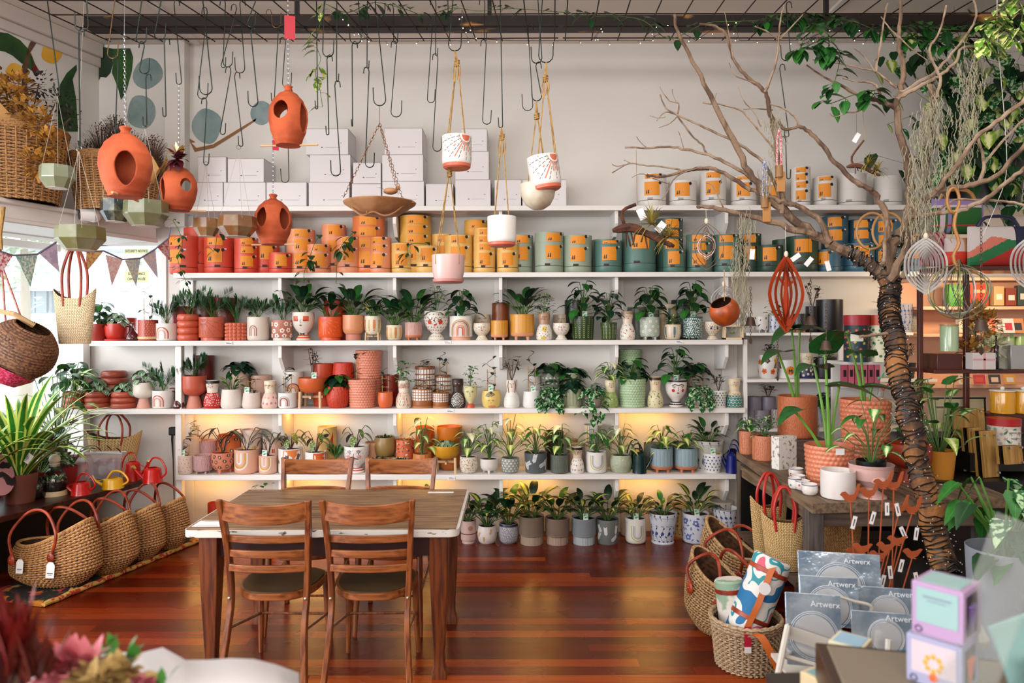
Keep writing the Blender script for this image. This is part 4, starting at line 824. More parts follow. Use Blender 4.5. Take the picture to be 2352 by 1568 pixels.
ARC = ('#dcd6ce', '#cf9a30', '#d0aa98', '#dcd6ce')
pot(5, 566, 54, 1029, 'cyl2', '#d9a68c', 'large pink pot with yellow horseshoe arc and dark alocasia', pat=lambda D, g: pt_rainbow(D, ARC, -.03, .2, .7, .012, True), pl=('alo', 975, 110))
pot(5, 577, 44, 984, 'cyl', '#dcbfae', 'pink and orange arc pot at the back, left of two', pat=lambda D, g: pt_rainbow(D, ('#c87a2c', '#d9b03c'), 0, .1, .7, .012, True), row=-1)
pot(5, 615, 41, 1043, 'cyl2', '#d9ab94', 'smaller pink pot with yellow horseshoe arc and tag', pat=lambda D, g: pt_rainbow(D, ARC, -.008, .2, .72, .009, True), pl=('alo', 990, 66), tagc=-.2)
pot(5, 624, 40, 1000, 'cyl', '#dcbcaa', 'pink and orange arc pot at the back, right of two', pat=lambda D, g: pt_rainbow(D, ('#dcd6ce', '#c86a2c', '#b8442c'), 0, .1, .75, .01, True), row=-1)
pot(5, 667, 54, 1027, 'cyl', '#dcd8d4', 'white pot with orange patch and black line drawing, begonia', pat=lambda D, g: (D.poly([(-D.R * .5, D.H * .4), (-D.R * .3, D.H * .97), (D.R * 1.3, D.H * .97), (D.R * 1.3, D.H * .1), (D.R * .5, D.H * .2)], G('#d2783a')), D.lay(), pt_fronds(D, g, '#3a2420', 5, .6)), pl=('beg', 982, 76))
pot(5, 725, 48, 1035, 'cyl', '#dcd8d4', 'white and orange blocked pot with spotted begonia', pat=lambda D, g: (D.poly([(0, D.H * .02), (0, D.H * .97), (D.R * 1.4, D.H * .97), (D.R * 1.4, D.H * .02)], G('#cf5c26')), D.stroke([(-.04, .03), (-.03, .06), (-.04, .1)], .003, G('#2a2020'))), pl=('beg', 982, 84))
pot(5, 751, 43, 978, 'cyl', '#dab06a', 'ochre pot with red triangle and black bird at the back', pat=lambda D, g: (D.poly([(D.R * .2, D.H * .5), (D.R * .9, D.H * .9), (D.R * .9, D.H * .4)], G('#b8341c')), D.leaf(-.01, D.H * .8, .3, .05, .03, G('#201c1c'))), row=-1)
pot(5, 771, 32, 1053, 'taper', '#c0764c', 'small terracotta pot of bright fern behind the left chair', pl=('fern', 1008, 36))
headv(5, 818, 58, 1022, 'white face vase with black moustache and pink cheek', '#ded8d0', ('#b8362a', '#c8a8b8'), facek=dict(eyes='open', brow=.08, moust=True, cheek='#cf9482', cs=.24, lip='#b08078'), v=.68, s=.72, pl=('beg', 972, 88))
pot(5, 858, 40, 1014, 'tapers', '#c8906c', 'peach pot at the back behind the moustache vase', row=-1)
pot(5, 883, 50, 1002, 'round', '#8c7040', 'olive tan bowl with trailing dry plant at the back', row=-1, pl=('succ', 990, 50), z0=1046)
pot(5, 883, 50, 1046, 'round', '#8c7040', 'olive tan bowl at the back, lower one of two', row=-1)
pot(5, 870, 47, 1053, 'cyl2', '#cfc2ae', 'low cream pot of succulents behind the right chair', pl=('succ', 1042, 44))
LV = lambda D, g: pt_leaves(D, g, ('#26323a', '#3c5a5a', '#d9cfc4'), 9, 6, .3, .45)
pot(5, 916, 40, 1053, 'cyl', '#d9c8b8', 'small leaf patterned pot of succulents with white marker', pat=LV, pl=('succ', 1042, 36))
pot(5, 929, 42, 1008, 'cyl', '#cf6a44', 'coral pot with dark leaf pattern at the back', pat=LV, row=-1, pl=('succ', 998, 36))
pot(5, 969, 48, 1040, 'inv', '#c87c3c', 'ochre relief pot with tall cream topped arrowhead plant', m=RELF('oc', '#cc8040', '#a45c26'), pl=('syngl', 952, 66))
pot(5, 976, 48, 978, 'inv', '#b85c24', 'orange relief pot at the back beside the ochre bowls', m=RELF('oc2', '#bb5e26', '#98430f'), row=-1)
pot(5, 1032, 58, 978, 'bowl', '#b8661c', 'ochre bowl with white price label, at the back', row=-1, z0=1020)
pot(5, 1032, 56, 1022, 'bowl', '#a85c1c', 'ochre bowl at the back under the labelled one', row=-1)
pot(5, 1025, 62, 1021, 'bowl', '#c28a1e', 'mustard bowl on pale wooden stand with low striped plant', stand=32, pl=('pep', 1006, 56))
pot(5, 1076, 43, 1047, 'egg', '#dad2c6', 'white pot with golden leaf sprigs and arrowhead plant', pat=lambda D, g: pt_leaves(D, g, ('#b08a48',), 13, 9, .2, .4, jit=.2), pl=('syngl', 975, 72))
pot(5, 1123, 42, 1052, 'tripod', '#d8d2ca', 'white speckled tripod pot with pale arrowhead plant', m=SPECK('h', '#d9d3cb', '#3a3a3a'), pl=('syngl', 958, 66))
pot(5, 1171, 43, 1050, 'egg', '#8e928c', 'grey pot with white dot motifs and bushy cream arrowhead', pat=MOT, pl=('syngl', 948, 92))
pot(5, 1230, 53, 1038, 'tapers', '#565c5e', 'dark grey pot with large white leaf prints', pat=lambda D, g: pt_fronds(D, g, '#d4d6d4', 8, .75), pl=('syng', 966, 66))
pot(5, 1285, 42, 1043, 'cyl', '#5f645a', 'grey green relief pot with cream topped arrowhead', m=RELF('gg', '#62675c', '#50554c'), pl=('syngl', 966, 62))
pot(5, 1272, 44, 990, 'cyl', '#2e261c', 'dark brown pot at the back, upper one of two', row=-1, z0=1036)
pot(5, 1272, 44, 1037, 'cyl', '#2e261c', 'dark brown pot at the back, lower one of two', row=-1)
DF = lambda D, g: pt_flowers(D, g, ('#a83a34', '#d0803c', '#8f8fa0', '#2c3038'), '#e0d8d0', 8, 5, .13)
doll(5, 1325, 32, 1026, 'front doll vase of three, black fringe and little flowers', '#d8c2ac', '#dcd6ce', DF, dict(eyes='open', cheek='#cf8a7a', cs=.15), cap='#15100f')
doll(5, 1318, 32, 1018, 'middle doll vase of three with tan rim', '#c8a888', '#c9a88c', None, dict(eyes='open'), row=.1, cap='#a07850')
doll(5, 1314, 32, 1008, 'rearmost doll vase of three with tan rim', '#b89878', '#b89878', None, dict(eyes='open'), row=.21, cap='#98703f')
UA = ('#c8b23c', '#dcd6ce', '#8f98a0', '#b4b8b8')
pot(5, 1369, 47, 1036, 'cyl2', '#dedad4', 'white pot with yellow and grey arcs in front', pat=lambda D, g: pt_rainbow(D, UA, 0, .18, .68, .006, True), pl=('syng', 975, 74))
pot(5, 1362, 44, 975, 'cyl', '#d8cfc0', 'tall white pot with yellow and grey arcs at the back', pat=lambda D, g: pt_rainbow(D, UA, 0, .5, .75, .008, True), row=-1)
pot(5, 1425, 52, 1044, 'round', '#a3ab8e', 'pale green hammered pot with cream topped arrowhead', m=mat('hammer', '#a6ae92', .4, bump=.8, bscale=55), pl=('syngl', 962, 80))
pot(5, 1519, 52, 1028, 'footed', '#7d949c', 'pale blue herringbone pot with terracotta feet, left of two', pat=lambda D, g: pt_herring(D, '#b4c2c6', 12, 14), foot='#bd7650', pl=('syngy', 968, 66))
pot(5, 1575, 53, 1028, 'footed', '#7d949c', 'pale blue herringbone pot with terracotta feet, right of two', pat=lambda D, g: pt_herring(D, '#b4c2c6', 12, 14), foot='#bd7650', pl=('syngy', 985, 80))
pot(5, 1500, 44, 1018, 'cyl', '#565c54', 'dark grey pot at the back, left behind the blue pots', row=-1)
pot(5, 1555, 44, 1016, 'cyl', '#4e544e', 'dark grey pot at the back, right behind the blue pots', row=-1)
pot(5, 1636, 46, 1041, 'taper', '#dcdcd8', 'white pot with blue polka dots and white tag', pat=lambda D, g: pt_dots(D, g, '#22327a', 9, 5, .08, .05), pl=('twig', 1012, 24), tagc=-.1)
pot(5, 1625, 74, 1010, 'bucket', '#b9b5ac', 'blue floral white pot at the back with dark broad leaves', pat=lambda D, g: pt_vines(D, g, '#4a5670', '#4a5670', 7), row=-1, pl=('lily', 950, 110))
# FLOOR ROW
pot(0, 1075, 35, 1193, 'plinth', '#c9aaa0', 'pink marbled pot with maroon ring, touching the table leg', pat=lambda D, g: (D.ring(D.H * .42, D.H * .46, G('#6a2a2c')), D.disc(.02, D.H * .7, .02, G('#a87868'))), pl=('lilyv', 1120, 70), d=5.84)
pot(0, 1118, 46, 1205, 'round', '#dcd0c8', 'round white pot with golden pink feather marks', pat=lambda D, g: pt_fronds(D, g, '#c89a6c', 6, .5), pl=('lilyv', 1110, 90), d=5.84)
pot(0, 1167, 46, 1200, 'round', '#8b8a92', 'speckled grey pot with navy glazed rim', pat=lambda D, g: (pt_dots(D, g, '#e0dcd8', 26, 14, .035, .6), D.ring(D.H * .88, D.H * .998, G('#1a1c34'))), pl=('lily', 1104, 84), d=5.84)
pot(0, 1220, 58, 1183, 'rib', '#a38f7c', 'beige pot with ribbed base, left of two beige ones', pl=('lilyv', 1092, 100), d=5.82)
pot(0, 1279, 55, 1187, 'rib', '#a38a7a', 'beige pot with ribbed base, right of two beige ones', pl=('lily', 1108, 90), d=5.82)
pot(0, 1340, 56, 1187, 'rib', '#a6aeb2', 'pale blue grey pot with ribbed base', pl=('lilyv', 1108, 84), tagc=.1, d=5.82)
pot(0, 1394, 52, 1190, 'tapers', '#6c7270', 'grey pot with white fern prints', pat=lambda D, g: pt_fronds(D, g, '#dcdad4', 8, .7), pl=('lilyv', 1108, 84), d=5.83)
pot(0, 1459, 47, 1188, 'cyl2', '#dcd8d0', 'white pot with yellow and blue grey arcs', pat=lambda D, g: pt_rainbow(D, UA, .004, .14, .62, .007, True), pl=('lilyv', 1122, 78), tagc=-.05, d=5.84)
pot(0, 1521, 65, 1176, 'bucket', '#c9ccd4', 'white bucket shaped pot with cobalt climbing flowers', pat=lambda D, g: pt_vines(D, g, '#26386e', '#2c4488', 8), pl=('lily', 1122, 82), d=5.84)
pot(0, 1597, 61, 1177, 'cyl', '#cfd2da', 'white pot with periwinkle peonies on short white legs', pat=lambda D, g: (pt_flowers(D, g, ('#5c6ca8',), '#cfd2da', 4, 2, .24), pt_leaves(D, g, ('#4a5c9c', '#6f7dae'), 9, 5, .28, .45)), legs=4, pl=('lilyv', 1098, 88), tagc=-.05, d=5.86)
pot(0, 1665, 57, 1166, 'tapers', '#d0d0d2', 'white pot with navy sprigs and dark rim, nothing planted', pat=lambda D, g: (pt_vines(D, g, '#3a4878', '#4c5c94', 8), D.ring(D.H * .98, D.H * .999, G('#3a3030'))), d=5.88)
pot(0, 1655, 54, 1150, 'tapers', '#c0b8ac', 'white and navy sprig pot at the back against the wall', pat=lambda D, g: pt_vines(D, g, '#3a3c50', '#4c5068', 8), d=6.02)
pot(0, 1562, 44, 1158, 'tapers', '#b8a070', 'dark floral pot at the back between two blue floral pots', pat=lambda D, g: pt_vines(D, g, '#3a3434', '#5a4a3c', 7), d=6.02)
pot(0, 1447, 46, 1160, 'cyl', '#c8bca8', 'white pot at the back behind the arc pot', d=6.05)
pot(0, 492, 30, 1152, 'cyl', '#b8341c', 'small red pot seen past the table corner', d=5.9)
pot(0, 607, 48, 1178, 'cyl', '#b8643c', 'terracotta pot with heart leaves mostly hidden by the table', pl=('mint', 1100, 74), d=5.85)
pot(0, 905, 50, 1180, 'cyl', '#a87a48', 'ochre pot with variegated lily seen through the chair back', pl=('lilyv', 1098, 100), d=5.85)
pot(0, 985, 44, 1186, 'cyl', '#c8b8a0', 'cream pot with variegated lily behind the right rear chair', pl=('lilyv', 1106, 84), d=5.85)
def mister(k, cx, w, top, col, label, d=None):
 d = d or FRONT + .07; s = d / F; R = w / 2 * s; z = SH[k] if k is not None else 0; H = P(0, top, d).z - z
 r = thing('plant_mister', label, 'mister', (WX(cx, d), d, z)); g_ = mat('glass_' + col.strip('#'), col, .12, coat=.6)
 b = MB(); b.lathe([(.0004, 0), (R * .8, 0), (R, R * .3), (R * .97, R * .8), (R * .6, R * 1.4), (R * .3, R * 1.9), (R * .26, H * .62)], g_, 24, disp=lambda a, z, q: .0012 * sin(12 * a)); b.build('bottle', r)
 b = MB(); br = C('#3c2a26', .3, metal=.6); b.lathe([(R * .3, H * .6), (R * .34, H * .68), (R * .12, H * .72), (R * .08, H * .95), (R * .2, H * .96), (.0004, H)], br, 12); b.tube([(0, 0, H * .74), (-R * .9, -R * .2, H * .78)], R * .1, br); b.build('pump', r)
mister(3, 304, 28, 738, '#4c1014', 'small maroon glass plant mister beside the red bowl pot')
mister(4, 409, 27, 886, '#4a0c12', 'small maroon glass plant mister beside the white rainbow pot')
def watering_can(cx, w, top, base, col, label, d, rz=0, spout=1, brass='#c8a048', squat=False):
 s = d / F; R = w / 2 * s; z = base; H = P(0, top, d).z - z
 r = thing('watering_can', label, 'watering can', (WX(cx, d), d, z), rz); cm = C(col, .25)
 b = MB(); h = H * (.62 if not squat else .55); b.lathe([(.0004, 0), (R * 1.02, 0), (R, .006), (R * .94, h * .5), (R * .86, h), (R * .84, h), (R * .84, h * .8), (.0004, h * .8)], cm, 28); b.lathe([(R * .86, h), (R * .5, h * 1.12), (R * .48, h * 1.1)], cm, 28); b.build('body', r)
 b = MB(); p = smooth_path([V((spout * R * .8, 0, h * .15)), V((spout * R * 1.5, 0, h * .6)), V((spout * R * 2.1, 0, h * 1.1))]); b.tube(p, [R * .2 - R * .1 * i / (len(p) - 1) for i in range(len(p))], cm, n=10); b.tube([(spout * R * .5, 0, h * 1.05), (spout * R * 1.6, 0, h * .75)], R * .05, cm); b.build('spout', r)
 b = MB(); e = p[-1]; b.lathe([(.0004, 0), (R * .22, .004), (R * .26, -.004), (R * .1, -.03)], C(brass, .25, metal=.7), 16, M=Matrix.Rotation(spout * rad(55), 3, 'Y'), c=e + V((spout * .006, 0, .006))); b.build('rose', r)
 b = MB(); q = [V((-spout * R * .9, 0, h * .3)), V((-spout * R * 1.5, 0, h * .8)), V((-spout * R * .9, 0, H * .93)), V((0, 0, H)), V((spout * R * .55, 0, h * 1.1))]; b.tube(smooth_path(q, 5), R * .1, cm, n=8); b.build('handle', r)
 return r
watering_can(1468, 32, 1020, SH[5], '#0b2c2a', 'dark green watering can in front, beside the hammered pot', FRONT + .07)
watering_can(1462, 30, 1011, SH[5], '#0a2422', 'dark green watering can at the back, behind its twin', BACK - .1)
watering_can(1680, 26, 1022, SH[5], '#151f6a', 'royal blue watering can in front at the end of the fifth shelf', FRONT + .06, spout=-1)
watering_can(1682, 26, 1012, SH[5], '#101848', 'navy watering can at the back at the end of the fifth shelf', BACK - .09, spout=-1)
# SECOND SHELF: nested self-watering planters
ORM = C('#e08a12', .5); DOT = C('#1a1418', .5); TXT = C('#8a4a10', .6)
COLN = {'red': '#cf4a34', 'peach': '#dd8f68', 'peach2': '#d8743c', 'yellow': '#dcb062', 'yellow2': '#cf9a40', 'sage': '#94a08c', 'teal': '#4e7268', 'teal2': '#35574e', 'green': '#24402f', 'blue': '#3c6478', 'blue2': '#2c5468', 'white': '#d4cec8'}
def planters(k, cx, w, tops, bot_h, col, desc, back=0, lab=True, d=None, lu=0, shelfname='second shelf'):
 """tops: rim rows of the nested pots from the lowest to the highest"""
 rr = w / 2 * 5.95 / F; d = d or (FRONT + .02 + rr if not back else BACK - .02 - rr); n = len(tops); ang = atan2(WX(cx, d), d)
 R = w / 2 * d / F; z0 = SH[k]; cm = mat('planter_' + col, COLN[col], .42); H0 = P(0, tops[0], d).z - z0
 zb = 0
 for i in range(n):
  H = P(0, tops[i], d).z - z0; rs = R * (1 - .004 * i)
  pos = '' if n == 1 else (', lowest of %s nested' % ('two', 'three', 'four', 'five')[n - 2] if i == 0 else ', topmost of %s nested' % ('two', 'three', 'four', 'five')[n - 2] if i == n - 1 else ', %s from the bottom of %s nested' % (ORD[i], ('two', 'three', 'four', 'five')[n - 2]))
  lb = desc + pos + ', ' + shelfname; lb = lb if len(lb.split()) < 17 else desc.replace('at the ', '').replace(' in front', '').replace('slim ', '') + pos
  r = thing('self_watering_planter', lb, 'plant pot', (WX(cx, d), d, z0), -ang, group='nested ' + desc.split(' planter')[0].split(' on ')[0] + ' planters on the ' + shelfname if n > 1 else None)
  b = MB()
  if i == 0:
   sh = H0 * (.22 if n < 3 else .22); b.lathe([(.0004, 0), (rs * .9, 0), (rs * .97, .012), (rs * .985, sh)], cm, 32); b.lathe([(rs * .985, sh), (rs * .955, sh), (rs * .955, sh + .004), (rs * .97, sh + .004)], C('#1c1414', .7), 32)
   vessel(b, [(rs * .965, sh + .004), (rs * .985, sh + (H - sh) * .45), (rs, H)], cm, 32, deep=.3)
   b.box((-R * .12, -R * .97, sh + .012), (R * .36, .012, .016), C('#3a1a14', .6) if col != 'white' else C('#9a948e', .6))
  else: vessel(b, [(rs * .975, zb - .012), (rs * .985, zb), (rs, H)], cm, 32, deep=.2)
  b.build('pot', r, sharp=40)
  if lab:
   lo = zb if i else H0 * .22; D = Dec(MB(), [(R * 1.003, 0), (R * 1.003, H)]); hh = min((H - lo) * .72, .11) if i == 0 else (H - lo) * .78; wl = R * 1.05; u0 = lu * R - wl / 2 + (.004 if i % 2 else 0); v0 = H - hh - (H - lo) * .12
   D.rect(u0, u0 + wl, v0, v0 + hh, ORM); D.lay()
   for q in range(2): D.poly([(u0 + wl * (.1 + .13 * q), v0 + hh * .12), (u0 + wl * (.2 + .13 * q), v0 + hh * .12), (u0 + wl * (.2 + .13 * q), v0 + hh * .42), (u0 + wl * (.16 + .11 * q), v0 + hh * .4)], DOT)
   for q in range(3): D.stroke([(u0 + wl * .5, v0 + hh * (.3 + .2 * q)), (u0 + wl * .9, v0 + hh * (.3 + .2 * q))], .003, TXT)
   D.disc(u0 + wl + .006, v0 + hh * .92, .0135, DOT); D.stroke([(u0 + wl + .016, v0 + hh), (u0 + wl + .036, v0 + hh)], .012, C('#dcd8d4', .5))
   D.b.build('sticker', r, label='orange sticker with black dot')
  zb = H
pl = planters
pl(2, 425, 68, (569, 543), 0, 'red', 'coral red planter at the far left', lu=-.75)
pl(2, 504, 66, (567, 546), 0, 'red', 'coral red planter second from the left', lu=-.35)
pl(2, 566, 53, (584, 565, 546), 0, 'red', 'coral red planter under the brown hexagon bowl', lu=.05)
pl(2, 455, 60, (524,), 0, 'red', 'coral red planter at the back left', back=1, lab=False)
pl(2, 522, 60, (538,), 0, 'red', 'coral red planter behind, with long vine leaf', back=1, lab=False)
pl(2, 612, 58, (560,), 0, 'red', 'coral red planter behind the low one', back=1)
pl(2, 645, 52, (581,), 0, 'red', 'low coral red planter beside the round feeder')
pl(2, 692, 63, (578, 548, 528), 0, 'peach', 'pale peach planter at the back left', back=1)
pl(2, 733, 52, (580, 562), 0, 'peach', 'pale peach planter in front with monstera vine')
pl(2, 767, 55, (545, 517), 0, 'peach', 'pale peach planter at the back, taller', back=1)
pl(2, 801, 53, (566, 545), 0, 'peach', 'pale peach planter in front, beside the tall stack', lu=-.1)
pl(2, 848, 75, (575, 548, 523, 499), 0, 'peach2', 'wide orange peach planter under the bird bath', back=1, lu=-.1)
pl(2, 874, 51, (580, 563, 546), 0, 'peach', 'pale peach planter in front, slim stack of three', lu=-.3)
pl(2, 955, 74, (562, 542, 520, 498), 0, 'yellow2', 'wide yellow planter at the back', back=1)
pl(2, 925, 52, (580, 560), 0, 'yellow', 'yellow planter in front, first of the yellows', lu=-.15)
pl(2, 981, 56, (566,), 0, 'yellow', 'low yellow planter left of the pink hanging pot')
pl(2, 1018, 56, (560, 540), 0, 'yellow', 'yellow planter at the back behind the hanging ropes', back=1)
pl(2, 1054, 66, (563, 543), 0, 'yellow', 'yellow planter right behind the pink hanging pot', lu=-.05)
pl(2, 1094, 55, (575, 552, 530, 508), 0, 'yellow2', 'yellow planter of the tall back stack', back=1)
pl(2, 1113, 51, (578, 560, 543, 526), 0, 'yellow', 'yellow planter of the slim front stack')
pl(2, 1166, 51, (578, 558), 0, 'yellow', 'yellow planter under the white hanging pot')
pl(2, 1196, 58, (563, 542), 0, 'sage', 'sage grey planter at the back left', back=1, lu=.1)
pl(2, 1262, 67, (560, 536), 0, 'sage', 'sage grey planter in front, left', lu=.3)
pl(2, 1327, 66, (566, 543), 0, 'sage', 'pale sage planter in front, right')
pl(2, 1385, 50, (552,), 0, 'sage', 'sage planter at the back behind the low teal one', back=1)
pl(2, 1397, 64, (564, 555), 0, 'teal', 'grey teal planter in front, left', lu=.1)
pl(2, 1468, 77, (536,), 0, 'teal', 'widest grey teal planter below the driftwood air plant', lu=.1)
pl(2, 1538, 62, (578, 550, 530, 505), 0, 'teal2', 'dark teal planter of the tall back stack', back=1, lu=.2)
pl(2, 1548, 52, (575,), 0, 'teal', 'low grey teal planter in front')
pl(2, 1606, 60, (580, 560, 541), 0, 'teal', 'grey teal planter behind the wire spinner')
pl(2, 1668, 60, (562, 542), 0, 'teal', 'grey teal planter behind the hanging moss')
pl(2, 1722, 52, (563, 540), 0, 'green', 'dark green planter at the back by the moss', back=1)
pl(2, 1768, 58, (566,), 0, 'green', 'dark green planter in front, left of the copper spinner')
pl(2, 1800, 50, (553,), 0, 'green', 'dark green planter at the back behind the copper spinner', back=1, lab=False)
pl(2, 1842, 72, (546,), 0, 'green', 'wide dark green planter right of the copper spinner', lu=.1)
pl(2, 1904, 52, (576,), 0, 'blue', 'low blue planter in front beside the green ones', lu=-.5)
pl(2, 1918, 58, (560, 528, 500), 0, 'blue2', 'deep blue planter at the back, left stack', back=1)
pl(2, 1971, 70, (563,), 0, 'blue', 'wide blue planter in front behind the branch', lu=.2)
pl(2, 1978, 58, (555, 530, 508), 0, 'blue2', 'deep blue planter at the back, middle stack', back=1)
pl(2, 2037, 58, (575, 540, 508), 0, 'blue', 'blue planter of the right stack beside the trunk', lu=-.1)
pl(2, 2098, 52, (560, 540), 0, 'blue', 'blue planter behind the silver spinner')
W1 = 'top shelf'
for cx, w, tops, desc, bk in ((1498, 66, (418, 405), 'white planter, first from the left', 0), (1568, 64, (420,), 'white planter, second from the left', 0), (1638, 60, (416, 400), 'white planter, third from the left', 0),
  (1708, 58, (420, 410), 'white planter left of the wooden chimes', 0), (1772, 52, (425, 415), 'white planter behind the wooden chimes', 1), (1840, 42, (438, 420, 402, 388), 'white planter of the slim tall stack', 0), (1895, 52, (422, 410), 'white planter right of the tall stack', 0),
  (1955, 66, (440, 422, 405), 'white unstickered planter left of the trunk', 0), (2040, 60, (440, 410), 'white unstickered planter behind the trunk', 0), (2128, 56, (413,), 'white unstickered planter beside the black pot', 0)):
 pl(1, cx, w, tops, 0, 'white', desc, back=bk, lab='unst' not in desc, shelfname=W1)
def vine(name, label, pts, leafs, d, L, kind='heart', m=None, cat='plant', seed=1, dens=1, group=None):
 g = random.Random(seed); p0 = P(*pts[0], d[0] if isinstance(d, (list, tuple)) else d); dd = d if isinstance(d, (list, tuple)) else [d] * len(pts)
 W = [P(x, y, q) - p0 for (x, y), q in zip(pts, dd)]; W = smooth_path(W, 4)
 r = thing(name, label, cat, p0, group=group); b = MB(); b.tube(W, .0025, STEMG, n=4); b.build('stem', r); b = MB()
 for i in range(leafs):
  k = g.randint(0, len(W) - 1); p = W[k]; a = g.uniform(0, 6.3); l = L * g.uniform(.7, 1.2); st = V((cos(a) * .03, -.01, sin(a) * .02 - .005)); b.tube([p, p + st], .0013, STEMG, n=3)
  b.leaf(p + st, V((cos(a) * .7, -.35, -.5 + .4 * sin(a))), l, l * .62, m if m else (GREEN2, GREEN)[i % 2], kind, .6, n=4)
 b.build('foliage', r); return r
vine('trailing_vine', 'curly green vine trailing down past the leftmost coral planter', [(398, 505), (412, 530), (420, 560), (408, 590), (425, 640), (445, 690), (438, 730)], 34, [5.75, 5.74, 5.74, 5.72, 5.74, 5.7, 5.68], .045, 'lance', seed=2)
vine('trailing_vine', 'thin bent vine with one long dark leaf over the second coral planter', [(500, 530), (496, 560), (492, 575), (478, 565), (470, 570)], 4, 5.76, .08, 'lance', seed=3, m=GREEN)
mons = leafmat('leaf_monstera', '#20481c', '#4e8030')
vine('monstera_cutting', 'monstera vine with holed leaves in front of the peach planters, left', [(735, 540), (722, 560), (712, 590), (700, 620), (698, 650)], 14, 5.74, .085, 'ovate', seed=4, m=mons)
vine('monstera_cutting', 'monstera vine with holed leaves in front of the peach planters, right', [(810, 535), (795, 550), (782, 570), (775, 600), (772, 650)], 15, 5.74, .085, 'ovate', seed=5, m=mons)
vine('monstera_cutting', 'short monstera vine over the low yellow planter', [(980, 560), (955, 558), (938, 565), (938, 590)], 7, 5.74, .075, 'ovate', seed=6, m=mons)
# TOP SHELF: white boxes
BXM = C('#d9d4d4', .6); BXS = C('#a59b98', .7); INK = C('#6a6060', .6)
boxes = [(445, 513, 417, 472, 0), (514, 611, 417, 472, 0), (612, 705, 417, 472, 0), (709, 803, 417, 472, 0), (808, 876, 420, 472, .02), (878, 975, 415, 472, 0), (978, 1042, 421, 472, .02), (1046, 1128, 412, 472, 0), (1136, 1198, 412, 472, .02), (1200, 1302, 412, 472, .02),
  (455, 520, 358, 417, 0), (523, 607, 362, 417, .02), (712, 806, 354, 417, 0), (811, 876, 372, 420, 0), (878, 973, 354, 415, 0), (1046, 1124, 347, 412, 0), (703, 801, 294, 354, 0), (884, 971, 293, 354, 0), (1060, 1120, 295, 347, .02)]
tiers = {}
for i, (a, c, t0, t1, off) in enumerate(boxes):
 tier = 0 if i < 10 else 1 if i < 16 else 2; tiers[tier] = tiers.get(tier, 0) + 1
 d = 5.84 + off; w_ = MZ(c - a, d) - .004; z0 = P(0, t1, d).z if tier else SH[1]; z1 = P(0, t0, d).z - .002; h = z1 - z0
 lab = 'white cardboard box on the top shelf, %s from the left of the %s' % (ORD[tiers[tier] - 1], ('bottom row', 'middle row', 'upper row')[tier])
 r = thing('cardboard_box', lab, 'box', (WX((a + c) / 2, d), d, z0), group='white cardboard boxes on the top shelf')
 b = MB(); b.box((0, .14, h / 2), (w_, .28, h), BXM); b.build('box', r, bevel=.002)
 b = MB(); b.box((0, .14, h - .0005), (w_ * 1.008, .284, .004), BXS); b.build('lid_edge', r)
 b = MB(); b.box((w_ * .33, -.001, h * .45), (.008, .001, .006), INK); b.box((-w_ * .12, -.001, h * .28), (.014, .001, .007), INK); b.box((w_ * .14, -.001, h * .28), (w_ * .36, .001, .0015), INK); b.build('print', r)
# TABLE AND CHAIRS
def woodmat(key, c1, c2, axis='x', rough=.4, scale=4, rings=14):
 return mat(key, c1, rough, col2=c2, scale=scale, stretch={'x': (1, rings, rings), 'y': (rings, 1, rings), 'z': (rings, rings, 1)}[axis], lo=.38, hi=.66, bump=.05, bscale=90)
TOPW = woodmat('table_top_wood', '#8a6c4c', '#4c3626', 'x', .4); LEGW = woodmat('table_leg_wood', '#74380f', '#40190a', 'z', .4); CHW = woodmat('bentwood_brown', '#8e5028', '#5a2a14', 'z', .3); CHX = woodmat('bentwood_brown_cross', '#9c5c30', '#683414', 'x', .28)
SEATW = mat('worn_seat', '#4c3a22', .4, col2='#2e2414', scale=4, lo=.35, hi=.7); CHIP = mat('chipped_white_paint', '#d2ccc4', .5, col2='#4a3426', scale=14, lo=.62, hi=.66, stretch=(1, 3, 3))
t0x, t1x, t0y, t1y, tz = -1.612, -.262, 3.5, 4.37, .765
r = thing('dining_table', 'long wooden table with worn brown top and chipped white painted edge', 'table', ((t0x + t1x) / 2, (t0y + t1y) / 2, 0)); W2, D2 = (t1x - t0x) / 2, (t1y - t0y) / 2
def rr_poly(w, d, rad_, n=5):
 out = []
 for cx, cy_, a0 in ((w - rad_, d - rad_, 0), (-w + rad_, d - rad_, pi / 2), (-w + rad_, -d + rad_, pi), (w - rad_, -d + rad_, 1.5 * pi)):
  out += [(cx + rad_ * cos(a0 + pi / 2 * i / n), cy_ + rad_ * sin(a0 + pi / 2 * i / n)) for i in range(n + 1)]
 return out
def slab(b, poly, z0, z1, m, mtop=None):
 n = len(poly); b.add([(x, y, z0) for x, y in poly] + [(x, y, z1) for x, y in poly], [(i, (i + 1) % n, (i + 1) % n + n, i + n) for i in range(n)] + [tuple(range(n))[::-1]], m)
 b.add([(x, y, z1) for x, y in poly], [tuple(range(n))], mtop or m)
b = MB(); slab(b, rr_poly(W2, D2, .05), tz - .042, tz - .006, CHIP)
b.build('edge_band', r, bevel=.004)
for i in range(5):
 b = MB(); ya = -D2 + .012 + i * (2 * D2 - .024) / 5; b.box((0, ya + (2 * D2 - .024) / 10, tz - .003), (2 * W2 - .03, (2 * D2 - .024) / 5 - .004, .009), TOPW); b.build('top_board', r, bevel=.002)
b = MB()
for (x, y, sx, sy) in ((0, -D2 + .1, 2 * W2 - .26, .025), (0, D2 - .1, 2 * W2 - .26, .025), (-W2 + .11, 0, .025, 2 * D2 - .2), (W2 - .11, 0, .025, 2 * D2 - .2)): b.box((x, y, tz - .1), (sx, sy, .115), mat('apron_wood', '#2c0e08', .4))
b.build('apron', r)
